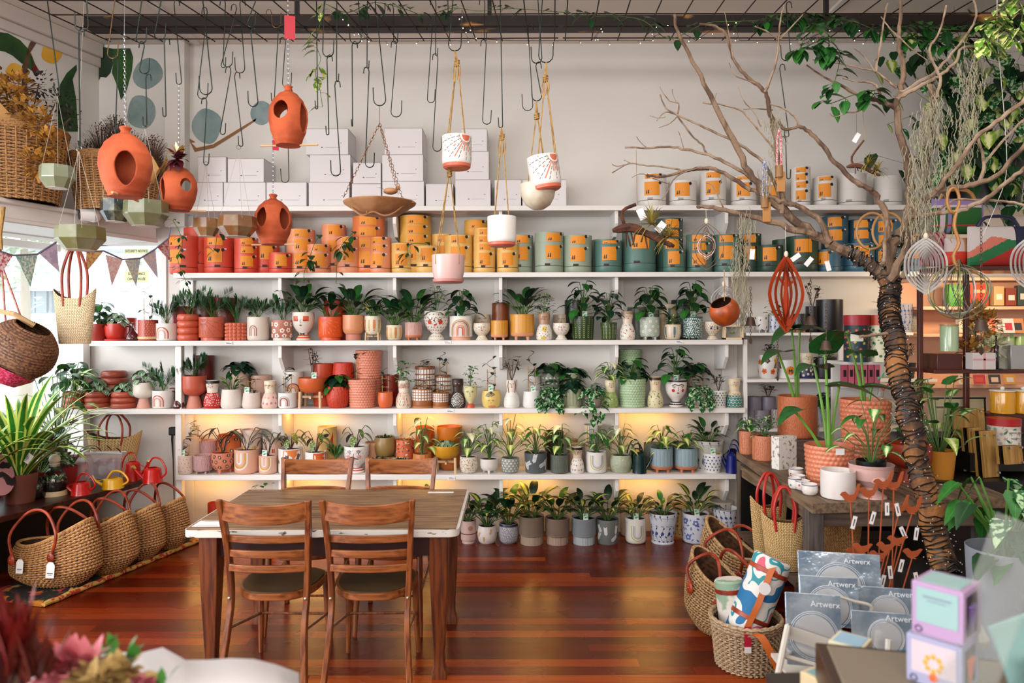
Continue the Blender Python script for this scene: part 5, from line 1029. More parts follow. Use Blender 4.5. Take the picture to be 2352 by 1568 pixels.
for sx in (-1, 1):
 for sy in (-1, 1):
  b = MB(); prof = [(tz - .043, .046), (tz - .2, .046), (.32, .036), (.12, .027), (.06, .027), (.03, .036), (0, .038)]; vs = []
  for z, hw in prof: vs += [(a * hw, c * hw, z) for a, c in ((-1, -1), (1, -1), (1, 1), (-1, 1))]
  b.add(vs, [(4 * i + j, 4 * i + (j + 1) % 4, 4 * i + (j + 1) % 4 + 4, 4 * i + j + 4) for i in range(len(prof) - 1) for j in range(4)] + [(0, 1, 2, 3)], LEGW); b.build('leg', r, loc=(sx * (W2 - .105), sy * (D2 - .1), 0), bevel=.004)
def chair(label, loc, rz):
 r = thing('dining_chair', label, 'chair', loc, rz, group='bentwood dining chairs'); W = .185
 for s in (-1, 1):
  b = MB(); pts = smooth_path([V((s * (W + .022), -.1, .0)), V((s * (W + .0), -.03, .3)), V((s * W, .01, .46)), V((s * (W + .012), -.005, .7)), V((s * (W + .03), -.06, .93))], 5)
  vs = [];
  for i, p in enumerate(pts):
   hw, hd = .013, .02 if i < len(pts) - 3 else .016
   vs += [p + V((a * hw, c * hd, 0)) for a, c in ((-1, -1), (1, -1), (1, 1), (-1, 1))]
  n = len(pts); b.add(vs, [(4 * i + j, 4 * i + (j + 1) % 4, 4 * i + (j + 1) % 4 + 4, 4 * i + j + 4) for i in range(n - 1) for j in range(4)] + [(0, 1, 2, 3)[::-1], tuple(4 * n - 4 + j for j in range(4))], CHW); b.build('rear_leg', r, bevel=.004, sharp=50)
  b = MB(); b.tube([(s * .175, .36, .44), (s * .18, .385, .22), (s * .188, .4, 0)], [.018, .017, .012], CHW, n=10); b.build('front_leg', r)
  b = MB(); b.tube([(s * (W + .005), -.01, .3), (s * .178, .375, .22)], .008, CHW); b.build('side_stretcher', r)
 def curved(z0, z1, y0, bow, th, w, name, m=CHX):
  b = MB(); n = 14; vs = []
  for i in range(n + 1):
   q = -1 + 2 * i / n; y = y0 - bow * (1 - q * q); x = q * w; dip = .004 * (1 - q * q) * (1 if name != 'top_rail' else -4)
   vs += [(x, y - th / 2, z0 + dip * .8), (x, y + th / 2, z0 + dip * .8), (x, y + th / 2, z1 + dip), (x, y - th / 2, z1 + dip)]
  b.add(vs, [(4 * i + j, 4 * i + (j + 1) % 4, 4 * i + (j + 1) % 4 + 4, 4 * i + j + 4) for i in range(n) for j in range(4)] + [(3, 2, 1, 0), tuple(4 * n + j for j in range(4))], m); b.build(name, r, bevel=.004)
 curved(.83, .925, -.045, .045, .016, W + .02, 'top_rail')
 for z in (.715, .645, .575): curved(z, z + .035, -.004, .04, .018, W + .004, 'back_slat')
 seat = [(.19 * cos(a) * (1.0 + .12 * max(0, sin(a))), .205 + .21 * sin(a) if sin(a) > 0 else .205 + .17 * sin(a)) for a in [2 * pi * i / 40 for i in range(40)]]
 seat = [(abs(cos(a)) ** .7 * (1 if cos(a) > 0 else -1) * (.2 + .02 * sin(a)), .2 + abs(sin(a)) ** .8 * (1 if sin(a) > 0 else -1) * .2) for a in [2 * pi * i / 44 for i in range(44)]]
 b = MB(); slab(b, seat, .425, .462, CHX); b.build('seat_rim', r, bevel=.006)
 b = MB(); ins = [((x) * .94, .2 + (y - .2) * .94) for x, y in seat]; slab(b, ins, .455, .466, SEATW); b.build('seat', r, bevel=.003)
 b = MB(); b.tube([(-.178, .375, .22), (.178, .375, .22)], .007, CHW)
 b.build('front_stretcher', r)
 for s in (-1, 1): b = MB(); b.ball((s * (W + .0), -.012, .445), .008, C('#b0a890', .3, metal=.8), n=8, k=5); b.build('bolt_cap', r)
 return r
chair('wooden slat-back chair nearest the camera, left of the two front chairs', (-1.18, 3.47, 0), rad(-1.5))
chair('wooden slat-back chair nearest the camera, right of the two front chairs', (-.69, 3.47, 0), rad(1))
chair('wooden slat-back chair across the table, left of the two rear chairs', (-1.225, 4.47, 0), rad(181))
chair('wooden slat-back chair across the table, right of the two rear chairs', (-.70, 4.47, 0), rad(179))
def card_on_table(px, py, wd, dp, label, name, cat, m=CARD, bits=()):
 d = (EYE - tz) * F / (py - HY); p = P(px, py, d); r = thing(name, label, cat, (p.x, d, tz + .003))
 b = MB(); b.box((0, 0, 0), (wd, dp, .002), m); b.build('sheet', r);
 if bits:
  b = MB()
  for (x, y, a, c) in bits: b.box((x, y, .0015), (a, c, .001), C('#8a8684', .6))
  b.build('print', r)
card_on_table(482, 1202, .14, .1, 'white printed card lying at the left front table corner', 'printed_card', 'card', bits=((0, .035, .09, .006), (0, -.04, .1, .004)))
card_on_table(1012, 1131, .15, .03, 'white tray lying at the far right corner of the table', 'card_tray', 'tray', m=C('#d9d6d2', .3))
# WOVEN THINGS
def woven(b, fn, nu, nv, m, amp, cu, cv, close=False, thick=0):
 """surface fn(u 0..1, v 0..1) with a basket weave relief: cu strands around, cv rows up"""
 pts = [[V(fn(i / nu, j / nv)) for i in range(nu)] for j in range(nv + 1)]; vs = []
 for j in range(nv + 1):
  for i in range(nu):
   du = pts[j][(i + 1) % nu] - pts[j][i - 1]; dv = pts[min(j + 1, nv)][i] - pts[max(j - 1, 0)][i]; n = du.cross(dv); n = n.normalized() if n.length > 1e-9 else V((0, 0, 0))
   rr_ = j / nv * cv; q = sin(pi * rr_) ** 2 * (.55 + .45 * sin(2 * pi * cu * i / nu + pi * int(rr_)))
   vs.append(pts[j][i] + n * amp * q)
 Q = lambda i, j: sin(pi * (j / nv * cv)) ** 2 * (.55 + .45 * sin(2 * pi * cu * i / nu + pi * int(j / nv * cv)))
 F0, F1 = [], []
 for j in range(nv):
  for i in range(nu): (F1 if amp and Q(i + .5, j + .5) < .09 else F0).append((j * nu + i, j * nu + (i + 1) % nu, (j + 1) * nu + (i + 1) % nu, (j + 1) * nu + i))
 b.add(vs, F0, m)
 if F1: o = len(b.v) - len(vs); i_ = b.mid(SEAGI); b.f += [[o + a for a in f] for f in F1]; b.m += [i_] * len(F1); b.uv += [(.5, .5)] * 4 * len(F1)  # shade between the strands painted on the low-relief faces with the lining colour
SEAG = mat('seagrass', '#c8955a', .7, col2='#8c5c32', scale=70, lo=.35, hi=.75, bump=.4, bscale=200); SEAGI = mat('seagrass_inside_gap_shade', '#5c3a1e', .85, col2='#3a2010', scale=40)
LEATH = mat('tan_leather', '#9c3818', .38, col2='#74240e', scale=12); WICK = mat('wicker_cane', '#b58a56', .6, col2='#8c6238', scale=90, bump=.3, bscale=150); WICKL = mat('pale_wicker', '#b8a080', .65, col2='#94795a', scale=90, bump=.3, bscale=150)
def melon_basket(label, loc, rz, a, c, h0, h1, tags=(), hands=((.55, .24), (.3, .2)), group='seagrass melon baskets', mm=None):
 r = thing('seagrass_basket', label, 'basket', loc, rz, group); mm = mm or SEAG
 def rim(u): x = cos(2 * pi * u); return h0 + (h1 - h0) * (max(0, (x + .55) / 1.55) ** 1.5)
 def body(u, v, k=1.0):
  th = 2 * pi * u; H = rim(u); s = (.5 + .5 * min(1, v / .28) ** .6 if v < .28 else 1 - .1 * max(0, (v - .5) / .5) ** 2); bulge = .08 * sin(pi * min(1, v))
  lean = .1 * (H - h0) * v if cos(th) > 0 else 0
  return (a * k * (s + bulge) * cos(th) - lean * 1.2, c * k * (s + bulge) * sin(th) * (1 - .15 * v), H * v)
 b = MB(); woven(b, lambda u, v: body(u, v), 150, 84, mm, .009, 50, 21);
 vs = [body(i / 40, 0) for i in range(40)]; b.add(vs, [tuple(range(40))], mm)
 b.tube([body(i / 60, 1) for i in range(61)], .011, mm, n=6, cap=False); b.build('body', r)
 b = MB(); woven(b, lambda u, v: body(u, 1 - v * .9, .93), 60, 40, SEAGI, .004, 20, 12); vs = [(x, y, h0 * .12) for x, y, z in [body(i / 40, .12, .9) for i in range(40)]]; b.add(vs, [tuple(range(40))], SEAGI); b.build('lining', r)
 for s, (hx, hh) in zip((-1, 1), hands):
  b = MB(); z0 = h0 * .78; w = a * .48; yy = s * c * .98
  p0, p1 = V((-w - .04, yy, z0)), V((w * .7, yy, z0 + .03)); top = (p0 + p1) / 2 + V((0, s * -.02, hh + .02))
  pts = smooth_path([p0, p0 + V((-.02, -s * .0, hh * .55)), top + V((-w * .5, -s * .03, -.02)), top + V((w * .4, -s * .03, -.015)), p1 + V((.03, 0, hh * .5)), p1], 6); b.tube(pts, .0095, LEATH, n=8); b.build('handle', r)
  for q in (p0, p1): b = MB(); b.ball(q + V((0, s * .012, -.015)), .026, LEATH, n=10, k=6, sy=.35, sz=1.3); b.ball(q + V((0, s * .022, -.01)), .004, C('#d0c8b8', .2, metal=.9), n=6, k=4); b.build('leather_patch', r)
 for (x, z, w_, h_) in tags:
  b = MB(); b.prism([(-w_ / 2, 0), (w_ / 2, 0), (w_ / 2, h_ * .8), (w_ * .25, h_), (-w_ * .25, h_), (-w_ / 2, h_ * .8)], -.001, .001, CARD); b.box((0, -.0015, h_ * .3), (w_ * .7, .001, .004), C('#3a3a40', .6)); b.box((0, -.0015, h_ * .2), (w_ * .5, .001, .002), C('#3a3a40', .6)); b.box((0, 0, h_ + .03), (.0015, .0015, .07), ROPE)
  b.build('paper_tag', r, loc=(x, -c * 1.08 - .012, z), rot=(rad(-6), 0, 0))
 return r
RUGZ = .035
for i, (px, d, lab, tg) in enumerate(((128, 4.83, 'nearest the camera with two white tags', ((-.11, .12, .05, .09), (.11, .1, .06, .1))), (226, 5.08, 'second from the camera', ()), (300, 5.36, 'third from the camera', ()), (368, 5.62, 'farthest, next to the table end', ()))):
 melon_basket('seagrass basket with red handles on the rug, ' + lab, (WX(px, d), d, RUGZ), rad(-8 - 3 * i), .3 - .02 * i, .16 - .01 * i, .27, .44 - .015 * i, tg, ((.5, .27), (.3, .24)))
m = bpy.data.materials.new('kilim'); t = NT(m); v_ = t.obj((1, 1, 1)); n1 = t.n('ShaderNodeTexVoronoi', i_Vector=v_, i_Scale=18.0); n2 = t.n('ShaderNodeTexNoise', i_Vector=v_, i_Scale=9.0, i_Detail=4.0).outputs[0]
cr = t.n('ShaderNodeValToRGB', i_0=t.n('ShaderNodeSeparateXYZ', i_0=n1.outputs[1]).outputs[0]); e = cr.color_ramp.elements; cr.color_ramp.interpolation = 'CONSTANT'; e[0].color = lin('#17130f'); e[1].color = lin('#17130f'); e[1].position = .9
for pos, h in ((.3, '#8a1c10'), (.45, '#b06a1c'), (.6, '#2c3a1c'), (.72, '#a8341c'), (.82, '#c49a5a')): q = e.new(pos); q.color = lin(h)
t.out('Base Color', t.mix(t.ramp(n2, .5, .56), cr.outputs[0], lin('#120e0c'))); t.out('Roughness', .95); t.bump(n2, .5)
r = thing('kilim_rug', 'folded dark kilim rug with red and gold border under the baskets', 'rug', (0, 0, 0))
def linept(px, y_): d = EYE * F / (y_ - HY); return P(px, y_, d)
b = MB(); A_, B_ = linept(95, 1392), linept(462, 1240); dv = (B_ - A_).normalized(); nv_ = V((-dv.y, dv.x, 0))
poly = [A_, B_, B_ + nv_ * .5, A_ + nv_ * .5]; n = 4; b.add([p + V((0, 0, z)) for z in (.002, .03) for p in poly], [(0, 1, 5, 4), (1, 2, 6, 5), (2, 3, 7, 6), (3, 0, 4, 7), (4, 5, 6, 7)], m); b.build('field', r, bevel=.01)
b = MB(); pts = [A_.lerp(B_, i / 30) + V((0, 0, .018 + .003 * sin(i * 2))) - nv_ * .01 for i in range(31)]; b.tube(pts, .017, mat('kilim_border', '#a8341c', .9, col2='#c8a050', scale=30, lo=.45, hi=.5), n=8); b.build('border', r)
# LEFT: console, window display
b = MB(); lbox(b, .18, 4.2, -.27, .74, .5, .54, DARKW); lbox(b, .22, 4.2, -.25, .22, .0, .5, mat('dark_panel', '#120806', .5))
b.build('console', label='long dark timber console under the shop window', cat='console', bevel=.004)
CZ = .54
def cz_d(py, z=CZ): return (EYE - z) * F / (py - HY)
watering_can(305, 34, 1038, CZ, '#b8140e', 'tall red watering can with cream roses at the far end of console', 5.7, spout=1, brass='#d8c8a0')
watering_can(350, 42, 1050, CZ, '#c01610', 'squat red watering can at the far end of console', 5.62, spout=-1, squat=True)
watering_can(259, 46, 1080, CZ, '#e0a81c', 'yellow watering can with long spout on the console', 5.42, spout=-1, squat=True, brass='#d8c8a0')
watering_can(186, 42, 1086, CZ, '#b4120c', 'small red watering can in front of a clear bag', 5.22, spout=-1, squat=True, brass='#d8c8a0')
def tote(name, label, px, py_b, d, w, h, hh, m, zb=None, cat='bag', seed=0, flare=1.3, rz=0, hang=None, hc=LEATH, group=None):
 """market tote: flat oval base, mouth wider at both tips, two long handles"""
 z = zb if zb is not None else P(0, py_b, d).z; r = thing(name, label, cat, (WX(px, d), d, z), rz, group); a = w / 2; c = a * .42
 def fn(u, v): th = 2 * pi * u; k = .78 + (flare - .78) * v; x = a * k * cos(th) * (1 if abs(cos(th)) > .0 else 1); y = c * sin(th) * (1 - .35 * v); z_ = h * v * (1 + .22 * abs(cos(th)) ** 3 * v); return (x / flare, y, z_)
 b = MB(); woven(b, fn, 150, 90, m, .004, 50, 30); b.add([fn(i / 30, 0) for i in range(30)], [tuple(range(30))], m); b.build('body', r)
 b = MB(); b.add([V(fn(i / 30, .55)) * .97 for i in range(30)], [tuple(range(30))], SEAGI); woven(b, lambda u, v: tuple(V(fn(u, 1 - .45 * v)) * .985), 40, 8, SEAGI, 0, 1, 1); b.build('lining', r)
 for s in (-1, 1):
  b = MB(); p0, p1 = V((-a * .38, s * c * .6, h * .95)), V((a * .38, s * c * .6, h * .95)); b.tube(smooth_path([p0 - V((0, 0, .04)), p0 + V((-.01, 0, hh * .5)), V((-a * .22, s * c * .3, h + hh * .9)), V((0, s * c * .25, h + hh)), V((a * .22, s * c * .3, h + hh * .9)), p1 + V((.01, 0, hh * .5)), p1 - V((0, 0, .04))], 5), .009, hc, n=8); b.build('handle', r)
 return r
STRAW = mat('fine_straw', '#cfae76', .7, col2='#b8925a', scale=160, bump=.3, bscale=300)
tt = tote('straw_tote', 'straw tote with red handles standing on the far end of console', 262, 0, 5.92, .46, .3, .2, STRAW, zb=CZ)
b = MB();
for i in range(7): b.leaf((-.13 + .04 * i, -.105 - .004 * (i % 2), .26 - .01 * (i % 3)), V((1 if i % 2 else -1, -.2, -.6)), .07, .02, C('#4a1420', .5), n=3)
b.build('leather_ties', tt)
CG = bpy.data.materials.new('clear_glass'); t = NT(CG); tr = t.n('ShaderNodeBsdfTransparent', i_0=(.93, .96, .95, 1)); gl = t.n('ShaderNodeBsdfGlossy', i_Roughness=.04); fr = t.n('ShaderNodeFresnel', i_0=1.45)
mx = t.n('ShaderNodeMixShader', i_0=t.math('ADD', t.math('MULTIPLY', fr.outputs[0], 1.0), .02), i_1=tr.outputs[0], i_2=gl.outputs[0]); t.t.links.new(mx.outputs[0], t.t.nodes['Material Output'].inputs[0])
for px, py, w, top, ball, base, lab in ((66, 1147, 72, 1088, '#4c3a2e', False, 'glass terrarium with dark ball stopper'), (125, 1140, 50, 1068, '#cfc4aa', True, 'glass terrarium with pale ball stopper on pale wood base')):
 d = cz_d(py) + .08; s = d / F; R = w / 2 * s; H = P(0, top, d).z - CZ; r = thing('terrarium', lab + ', on the console', 'terrarium', (WX(px, d), d, CZ)); z0 = .035 if base else 0
 if base: b = MB(); b.lathe([(.001, 0), (R, 0), (R, z0), (.001, z0)], C('#cdb48a', .5), 32); b.build('wooden_base', r)
 b = MB(); b.lathe([(.001, z0 + .002), (R * .92, z0 + .002), (R, z0 + .02), (R, H * .55), (R * .75, H * .82), (R * .45, H * .95), (R * .45, H * 1.08)], CG, 32); b.build('jar', r)
 b = MB(); b.lathe([(.001, z0 + .004), (R * .93, z0 + .006), (R * .94, z0 + H * .3), (.001, z0 + H * .36)], SOIL, 24); g = random.Random(px)
 for i in range(8): a = g.uniform(0, 6.3); b.ball((cos(a) * R * .8, sin(a) * R * .8, z0 + H * .34), .014, C('#8a7a64', .8), n=7, k=5, sz=.6)
 b.build('soil', r); b = MB()
 for i in range(50): b.leaf((g.uniform(-.5, .5) * R, g.uniform(-.5, .5) * R, z0 + H * .34), rdir(g, .9), H * .25, .02, (GREEN2, SYNG)[i % 2], n=3)
 b.build('moss_plants', r); b = MB(); b.ball((0, 0, H * 1.08 + R * .42), R * .48, C(ball, .6), n=20, k=12); b.lathe([(R * .42, H * 1.0), (R * .44, H * 1.12)], C(ball, .6), 16); b.build('stopper', r)
def gift_bag(px, py, w, h_px, lab, fillm, top):
 d = cz_d(py) + .1; s = d / F; W, H = w * s, h_px * s; r = thing('clear_gift_bag', lab, 'bag', (WX(px, d), d, CZ)); b = MB()
 pl_ = C('#dcd8dc', .15, alpha=.35); vs = [(a * W / 2 * k, c * .06 * k2, z) for z, k, k2 in ((0, .95, 1), (H * .5, 1, 1.05), (H * .8, 1.0, .8), (H, 1.05, .55)) for a, c in ((-1, -1), (1, -1), (1, 1), (-1, 1))]
 b.add(vs, [(4 * i + j, 4 * i + (j + 1) % 4, 4 * i + (j + 1) % 4 + 4, 4 * i + j + 4) for i in range(3) for j in range(4)] + [(0, 1, 2, 3)], pl_); b.build('film', r)
 b = MB(); b.box((0, 0, H * .4), (W * .8, .08, H * .7), fillm); b.build('contents', r, bevel=.02)
 b = MB(); b.tube([(-W * .5, -.035, H * .98), (0, -.04, H * 1.0), (W * .5, -.035, H * .98)], .006, C(top, .5)); b.tube([(-W * .5, .035, H * .98), (W * .5, .035, H * .98)], .006, C(top, .5)); b.build('rim', r)
gift_bag(177, 1112, 52, 62, 'clear bag with peach contents behind the small red watering can', mat('gift_fill_peach', '#cf9080', .6, col2='#a8342c', scale=14, lo=.45, hi=.55), '#d8a890')
gift_bag(243, 1100, 84, 58, 'clear bag printed with red and yellow behind the yellow watering can', mat('gift_fill_mixed', '#b8a8b0', .6, col2='#8a2430', scale=16, lo=.42, hi=.52), '#dcdce0')
g = random.Random(4)
r = thing('rolled_picnic_rug', 'pink and black wave patterned rug roll at the left end of console', 'rug', (WX(-85, 4.75), 4.75, CZ + .165)); b = MB()
b.lathe([(.0004, -.1), (.15, -.1), (.16, -.06), (.16, .2), (.15, .24), (.0004, .24)], mat('wave_fabric', '#c08a90', .8, col2='#1a1018', scale=7, lo=.5, hi=.6, kind='wave'), 28, M=Matrix.Rotation(rad(70), 3, 'Y')); b.build('roll', r)
def big_plant(name, label, loc, leaves, group=None, pot=None):
 r = thing(name, label, 'plant', loc, group=group); b, sb = MB(), MB(); leaves(b, sb);
 if sb.v: sb.build('stems', r)
 b.build('foliage', r)
 if pot: pb = MB(); vessel(pb, [(.0004, 0), (pot[0] * .8, 0), (pot[0], pot[1])], C(pot[2], .4), 28); pb.build('pot', r); pb = MB(); pb.lathe([(.0004, pot[1] * .9), (pot[0] * .95, pot[1] * .88)], SOIL, 16); pb.build('soil', r)
 return r
def straps(n, L, W, seed, z0=.2, sx=1, m=STRAP, spread=.9, ymul=.5, up=(.8, 1.9)):
 def f(b, sb):
  g = random.Random(seed)
  for i in range(n):
   a = 2.4 * i; q = i / n; p = V((cos(a) * .04, sin(a) * .04, z0 + .12 * q)); b.leaf(p, V((cos(a) * spread * sx, sin(a) * ymul, g.uniform(*up))), L * g.uniform(.7, 1.1), W, m, 'strap', g.uniform(.7, 1.4), n=9, fold=.25)
  sb.tube([(0, 0, z0 * .5), (0, 0, z0 + .12)], .02, STEMB)
 return f
big_plant('striped_dracaena', 'large yellow edged dracaena filling the lower left window', (WX(45, 5.0), 5.0, CZ), straps(42, .74, .062, 3, z0=.16), pot=(.11, .2, '#6a3a2c'))
big_plant('striped_dracaena', 'smaller striped dracaena cut by the left picture edge', (WX(-60, 4.7), 4.7, CZ), straps(22, .5, .055, 8, z0=.2), pot=(.1, .2, '#5a3a30'))
def croton(b, sb):
 g = random.Random(6)
 for i in range(26): a = g.uniform(0, 6.3); p = V((cos(a) * .1, sin(a) * .07, g.uniform(.18, .42))); sb.tube([(0, 0, .1), p], .003, STEMB, n=4); b.leaf(p, V((cos(a), sin(a) * .6, g.uniform(-.2, .7))), .13, .07, (SPOT, PURP, SYNG, CREAM)[i % 4], 'ovate', .8, n=5)
big_plant('rubber_plant', 'cream and bronze leafed rubber plant behind the pale stoppered terrarium', (WX(152, 5.45), 5.45, CZ), croton, pot=(.08, .16, '#8a1c1c'))
def bush(seed, n, R, H, ms, L=.12, kind='ovate', z0=.15):
 def f(b, sb):
  g = random.Random(seed)
  for i in range(n):
   a = g.uniform(0, 6.3); q = g.uniform(0, 1); p = V((cos(a) * R * g.uniform(.1, .8), sin(a) * R * .5, z0 + H * q)); sb.tube([(0, 0, z0 * .6), p * .6 + V((0, 0, z0 * .2)), p], .003, STEMG, n=4); b.leaf(p, V((cos(a), sin(a) * .6, g.uniform(-.4, .8))), L * g.uniform(.7, 1.2), L * .55, ms[i % len(ms)], kind, 1, n=5)
 return f
big_plant('window_plant', 'bright leafy plant against the glass left of the ring pots', (WX(128, 5.6), 5.6, SH[4] - .35), bush(3, 40, .3, .55, (SYNG, GREEN2, LIME), .15, 'heart'), pot=(.09, .15, '#7a4434'))
b = MB(); lbox(b, .35, .95, -.2, .1, CZ, SH[4] - .37, DARKW); b.build('plant_stand', label='small dark stand under the bright window plant', cat='stand')
big_plant('bromeliad', 'dark leafed plant with magenta flowers among the console plants', (WX(86, 5.3), 5.3, CZ), lambda b, sb: (bush(9, 26, .2, .25, (GREEN2, LIME, MARB), .14, 'lance')(b, sb), [b.leaf((x, -.05, .38), rdir(random.Random(k), 1.2), .07, .05, C(h, .5), 'ovate', n=3) for k in range(8) for x, h in ((-.03, '#c01a5a'), (.12, '#6a2a6a'))]), pot=(.08, .15, '#8a1414'))
r = thing('round_tag', 'white paper tag with round shop stamp among the left plants', 'tag', P(57, 1045, 4.95)); b = MB(); b.box((0, 0, 0), (.1, .002, .07), CARD); b.build('card', r, rot=(0, rad(35), 0));
text_mesh('GB', .035, C('#3a3a3a', .6), r, (0, -.003, 0), (rad(90), rad(35), 0)); b = MB(); b.tube([(cos(a) * .028, -.003, sin(a) * .028) for a in [2 * pi * i / 20 for i in range(21)]], .0012, C('#3a3a3a', .6), n=4); b.build('stamp_ring', r)
r = thing('power_adaptor', 'black double power adaptor on the wall by the shelf post', 'power adaptor', P(401, 988, 6.1)); b = MB(); b.box((0, 0, 0), (.09, .05, .07), BLACK); b.build('housing', r, bevel=.01);
for x in (-.02, .02): b = MB(); b.tube([(x, 0, -.03), (x, -.005, -.07), (x * 1.2, .02, -.25), (x, .03, -.7)], [.01, .009, .004, .003], BLACK); b.build('cable', r)
# LEDGE: wicker baskets of dried flowers
LEDZ = 2.615
def wicker_basket(px, d, w, top, lab, h=None, base=None, m=WICK, name='wicker_basket', handle=False, flare=.82, rows=15, label_tag=False, z=None, cat='basket'):
 s = d / F; R = w / 2 * s; z = LEDZ if z is None else z; H = P(0, top, d).z - z; r = thing(name, lab, cat, (WX(px, d), d, z)); b = MB()
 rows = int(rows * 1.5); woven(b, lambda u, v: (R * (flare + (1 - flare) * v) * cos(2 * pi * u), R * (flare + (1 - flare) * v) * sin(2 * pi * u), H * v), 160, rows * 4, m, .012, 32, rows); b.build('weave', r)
 b = MB();
 for i in range(32):
  a = 2 * pi * i / 32; b.tube([(R * flare * cos(a), R * flare * sin(a), 0), (R * 1.015 * cos(a), R * 1.015 * sin(a), H)], .006, m, n=5, cap=False)
 b.build('uprights', r); b = MB();
 for k in range(3): b.tube([((R + .004 * k) * cos(a), (R + .004 * k) * sin(a), H - .012 + .016 * k + .003 * sin(a * 24 + k)) for a in [2 * pi * i / 72 for i in range(73)]], .011, m, n=6, cap=False)
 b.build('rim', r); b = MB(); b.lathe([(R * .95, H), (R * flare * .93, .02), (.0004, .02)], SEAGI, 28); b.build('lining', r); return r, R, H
r, R, H = wicker_basket(40, 5.0, 200, 305, 'large round wicker basket at the left on the window ledge')
r2, R2, H2 = wicker_basket(268, 5.45, 190, 372, 'wicker basket of dried purple flowers behind the large terracotta feeder')
GOLD = leafmat('dried_gold', '#c08838', '#e0b868', rough=.6); PAPR = mat('kraft_paper', '#d2a468', .7, col2='#bb8c50', scale=4); DPUR = leafmat('dried_plum', '#33221c', '#5a3f34', rough=.8); DGRY = leafmat('dried_grey', '#3c3834', '#5c5854', rough=.8); DBRN = leafmat('dried_brown', '#4a2f18', '#70491f', rough=.8)
def bouquet(name, label, loc, clusters, paper=None):
 r = thing(name, label, 'dried flowers', loc); g = random.Random(len(label)); b, sb, pb = MB(), MB(), MB()
 for (x, y, z, rad_, n, L, m) in clusters:
  sb.tube([(x * .2, y * .2, 0), (x * .7, y * .7, z * .6), (x, y, z)], .006, STEMB, n=4)
  for i in range(n):
   v = V((g.gauss(0, 1), g.gauss(0, 1), g.gauss(0, 1))).normalized() * rad_ * g.uniform(.5, 1); p = V((x, y, z)) + v
   if L < .02: sb.tube([V((x, y, z)) - V((0, 0, rad_)), p], .0009, STEMB, n=3)
   b.leaf(p, v + V((0, 0, .02)), L, L * .8, m, 'ovate', .4, n=2)
 b.build('flower_heads', r); sb.build('stems', r)
 if paper:
  for (sx, sy, hh, rr0) in paper:
   n = 14; vs = []
   for j in range(3):
    for i in range(n + 1): a = pi * .9 + pi * 1.3 * i / n; k = rr0 * (.55 + .35 * j) * (1 + .05 * sin(i * 2.3 + j)); vs.append((sx + cos(a) * k, sy + sin(a) * k * .8, hh * j / 2 + .03 * sin(i * 1.7) * j))
   pb.add(vs, [(j * (n + 1) + i, j * (n + 1) + i + 1, (j + 1) * (n + 1) + i + 1, (j + 1) * (n + 1) + i) for j in range(2) for i in range(n)], PAPR)
  pb.build('wrapping_paper', r)
 return r
bouquet('dried_hydrangeas', 'golden dried hydrangeas in kraft paper in the left ledge basket', (WX(40, 5.0), 5.0, LEDZ + .3), [(x, y, z, .1, 150, .036, GOLD) for x, y, z in ((-.14, -.1, .42), (-.02, -.16, .43), (.1, -.18, .38), (.2, -.2, .28), (.3, -.22, .2), (.38, -.24, .06), (.32, -.26, -.08), (.05, -.05, .5))] + [(-.15, .1, .55, .13, 70, .03, DBRN), (.1, .08, .56, .12, 90, .028, DGRY), (.28, .0, .42, .12, 90, .026, DGRY), (.36, .02, .3, .08, 60, .026, DGRY)], [(-.1, -.14, .3, .22)])
bouquet('dried_statice', 'brown purple dried filler flowers in the second ledge basket', (WX(268, 5.45), 5.45, LEDZ + .22), [(x, y, z, rr_, n, .012, m) for x, y, z, rr_, n, m in ((-.2, 0, .2, .14, 420, DPUR), (-.1, -.02, .33, .13, 420, DBRN), (.0, 0, .42, .11, 380, DBRN), (.1, 0, .3, .12, 300, DPUR), (-.22, -.05, .05, .1, 300, DPUR), (.22, -.03, .2, .13, 420, DPUR), (.3, -.05, .26, .11, 300, DBRN), (.32, 0, .12, .1, 260, DPUR))], [(-.12, -.02, .16, .14), (.22, -.02, .16, .14)])
p = P(217, 493, 5.32); r = thing('security_camera', 'white dome security camera on the window beam', 'camera', p); b = MB(); MR = Matrix.Rotation(rad(80), 3, 'X') @ Matrix.Rotation(rad(-30), 3, 'Y')
b.lathe([(.0004, .07), (.07, .07), (.075, .04), (.05, .02), (.0004, .02)], C('#d8d4d0', .35), 28, M=Matrix.Rotation(rad(-70), 3, 'Y')); b.build('mount', r); b = MB(); b.ball((.01, -.03, 0), .055, C('#dcd8d4', .3), n=24, k=14); b.lathe([(.05, 0), (.042, -.09), (.03, -.095)], C('#dcd8d4', .3), 24, M=Matrix.Rotation(rad(-50), 3, 'Z') @ Matrix.Rotation(rad(-85), 3, 'X'), c=(.02, -.04, 0)); b.build('housing', r)
b = MB(); b.lathe([(.0004, -.097), (.036, -.097), (.041, -.088)], BLACK, 24, M=Matrix.Rotation(rad(-50), 3, 'Z') @ Matrix.Rotation(rad(-85), 3, 'X'), c=(.02, -.04, 0)); b.build('lens', r)
def fab(k, c1, c2, sc_=60): return mat('bunting_' + k, c1, .9, col2=c2, scale=sc_, lo=.48, hi=.54)
r = thing('bunting', 'string of floral fabric pennants across the window', 'bunting', P(30, 583, 4.55)); o0 = P(30, 583, 4.55)
bd = lambda px: 4.55 + (px - 30) / 360 * 1.2
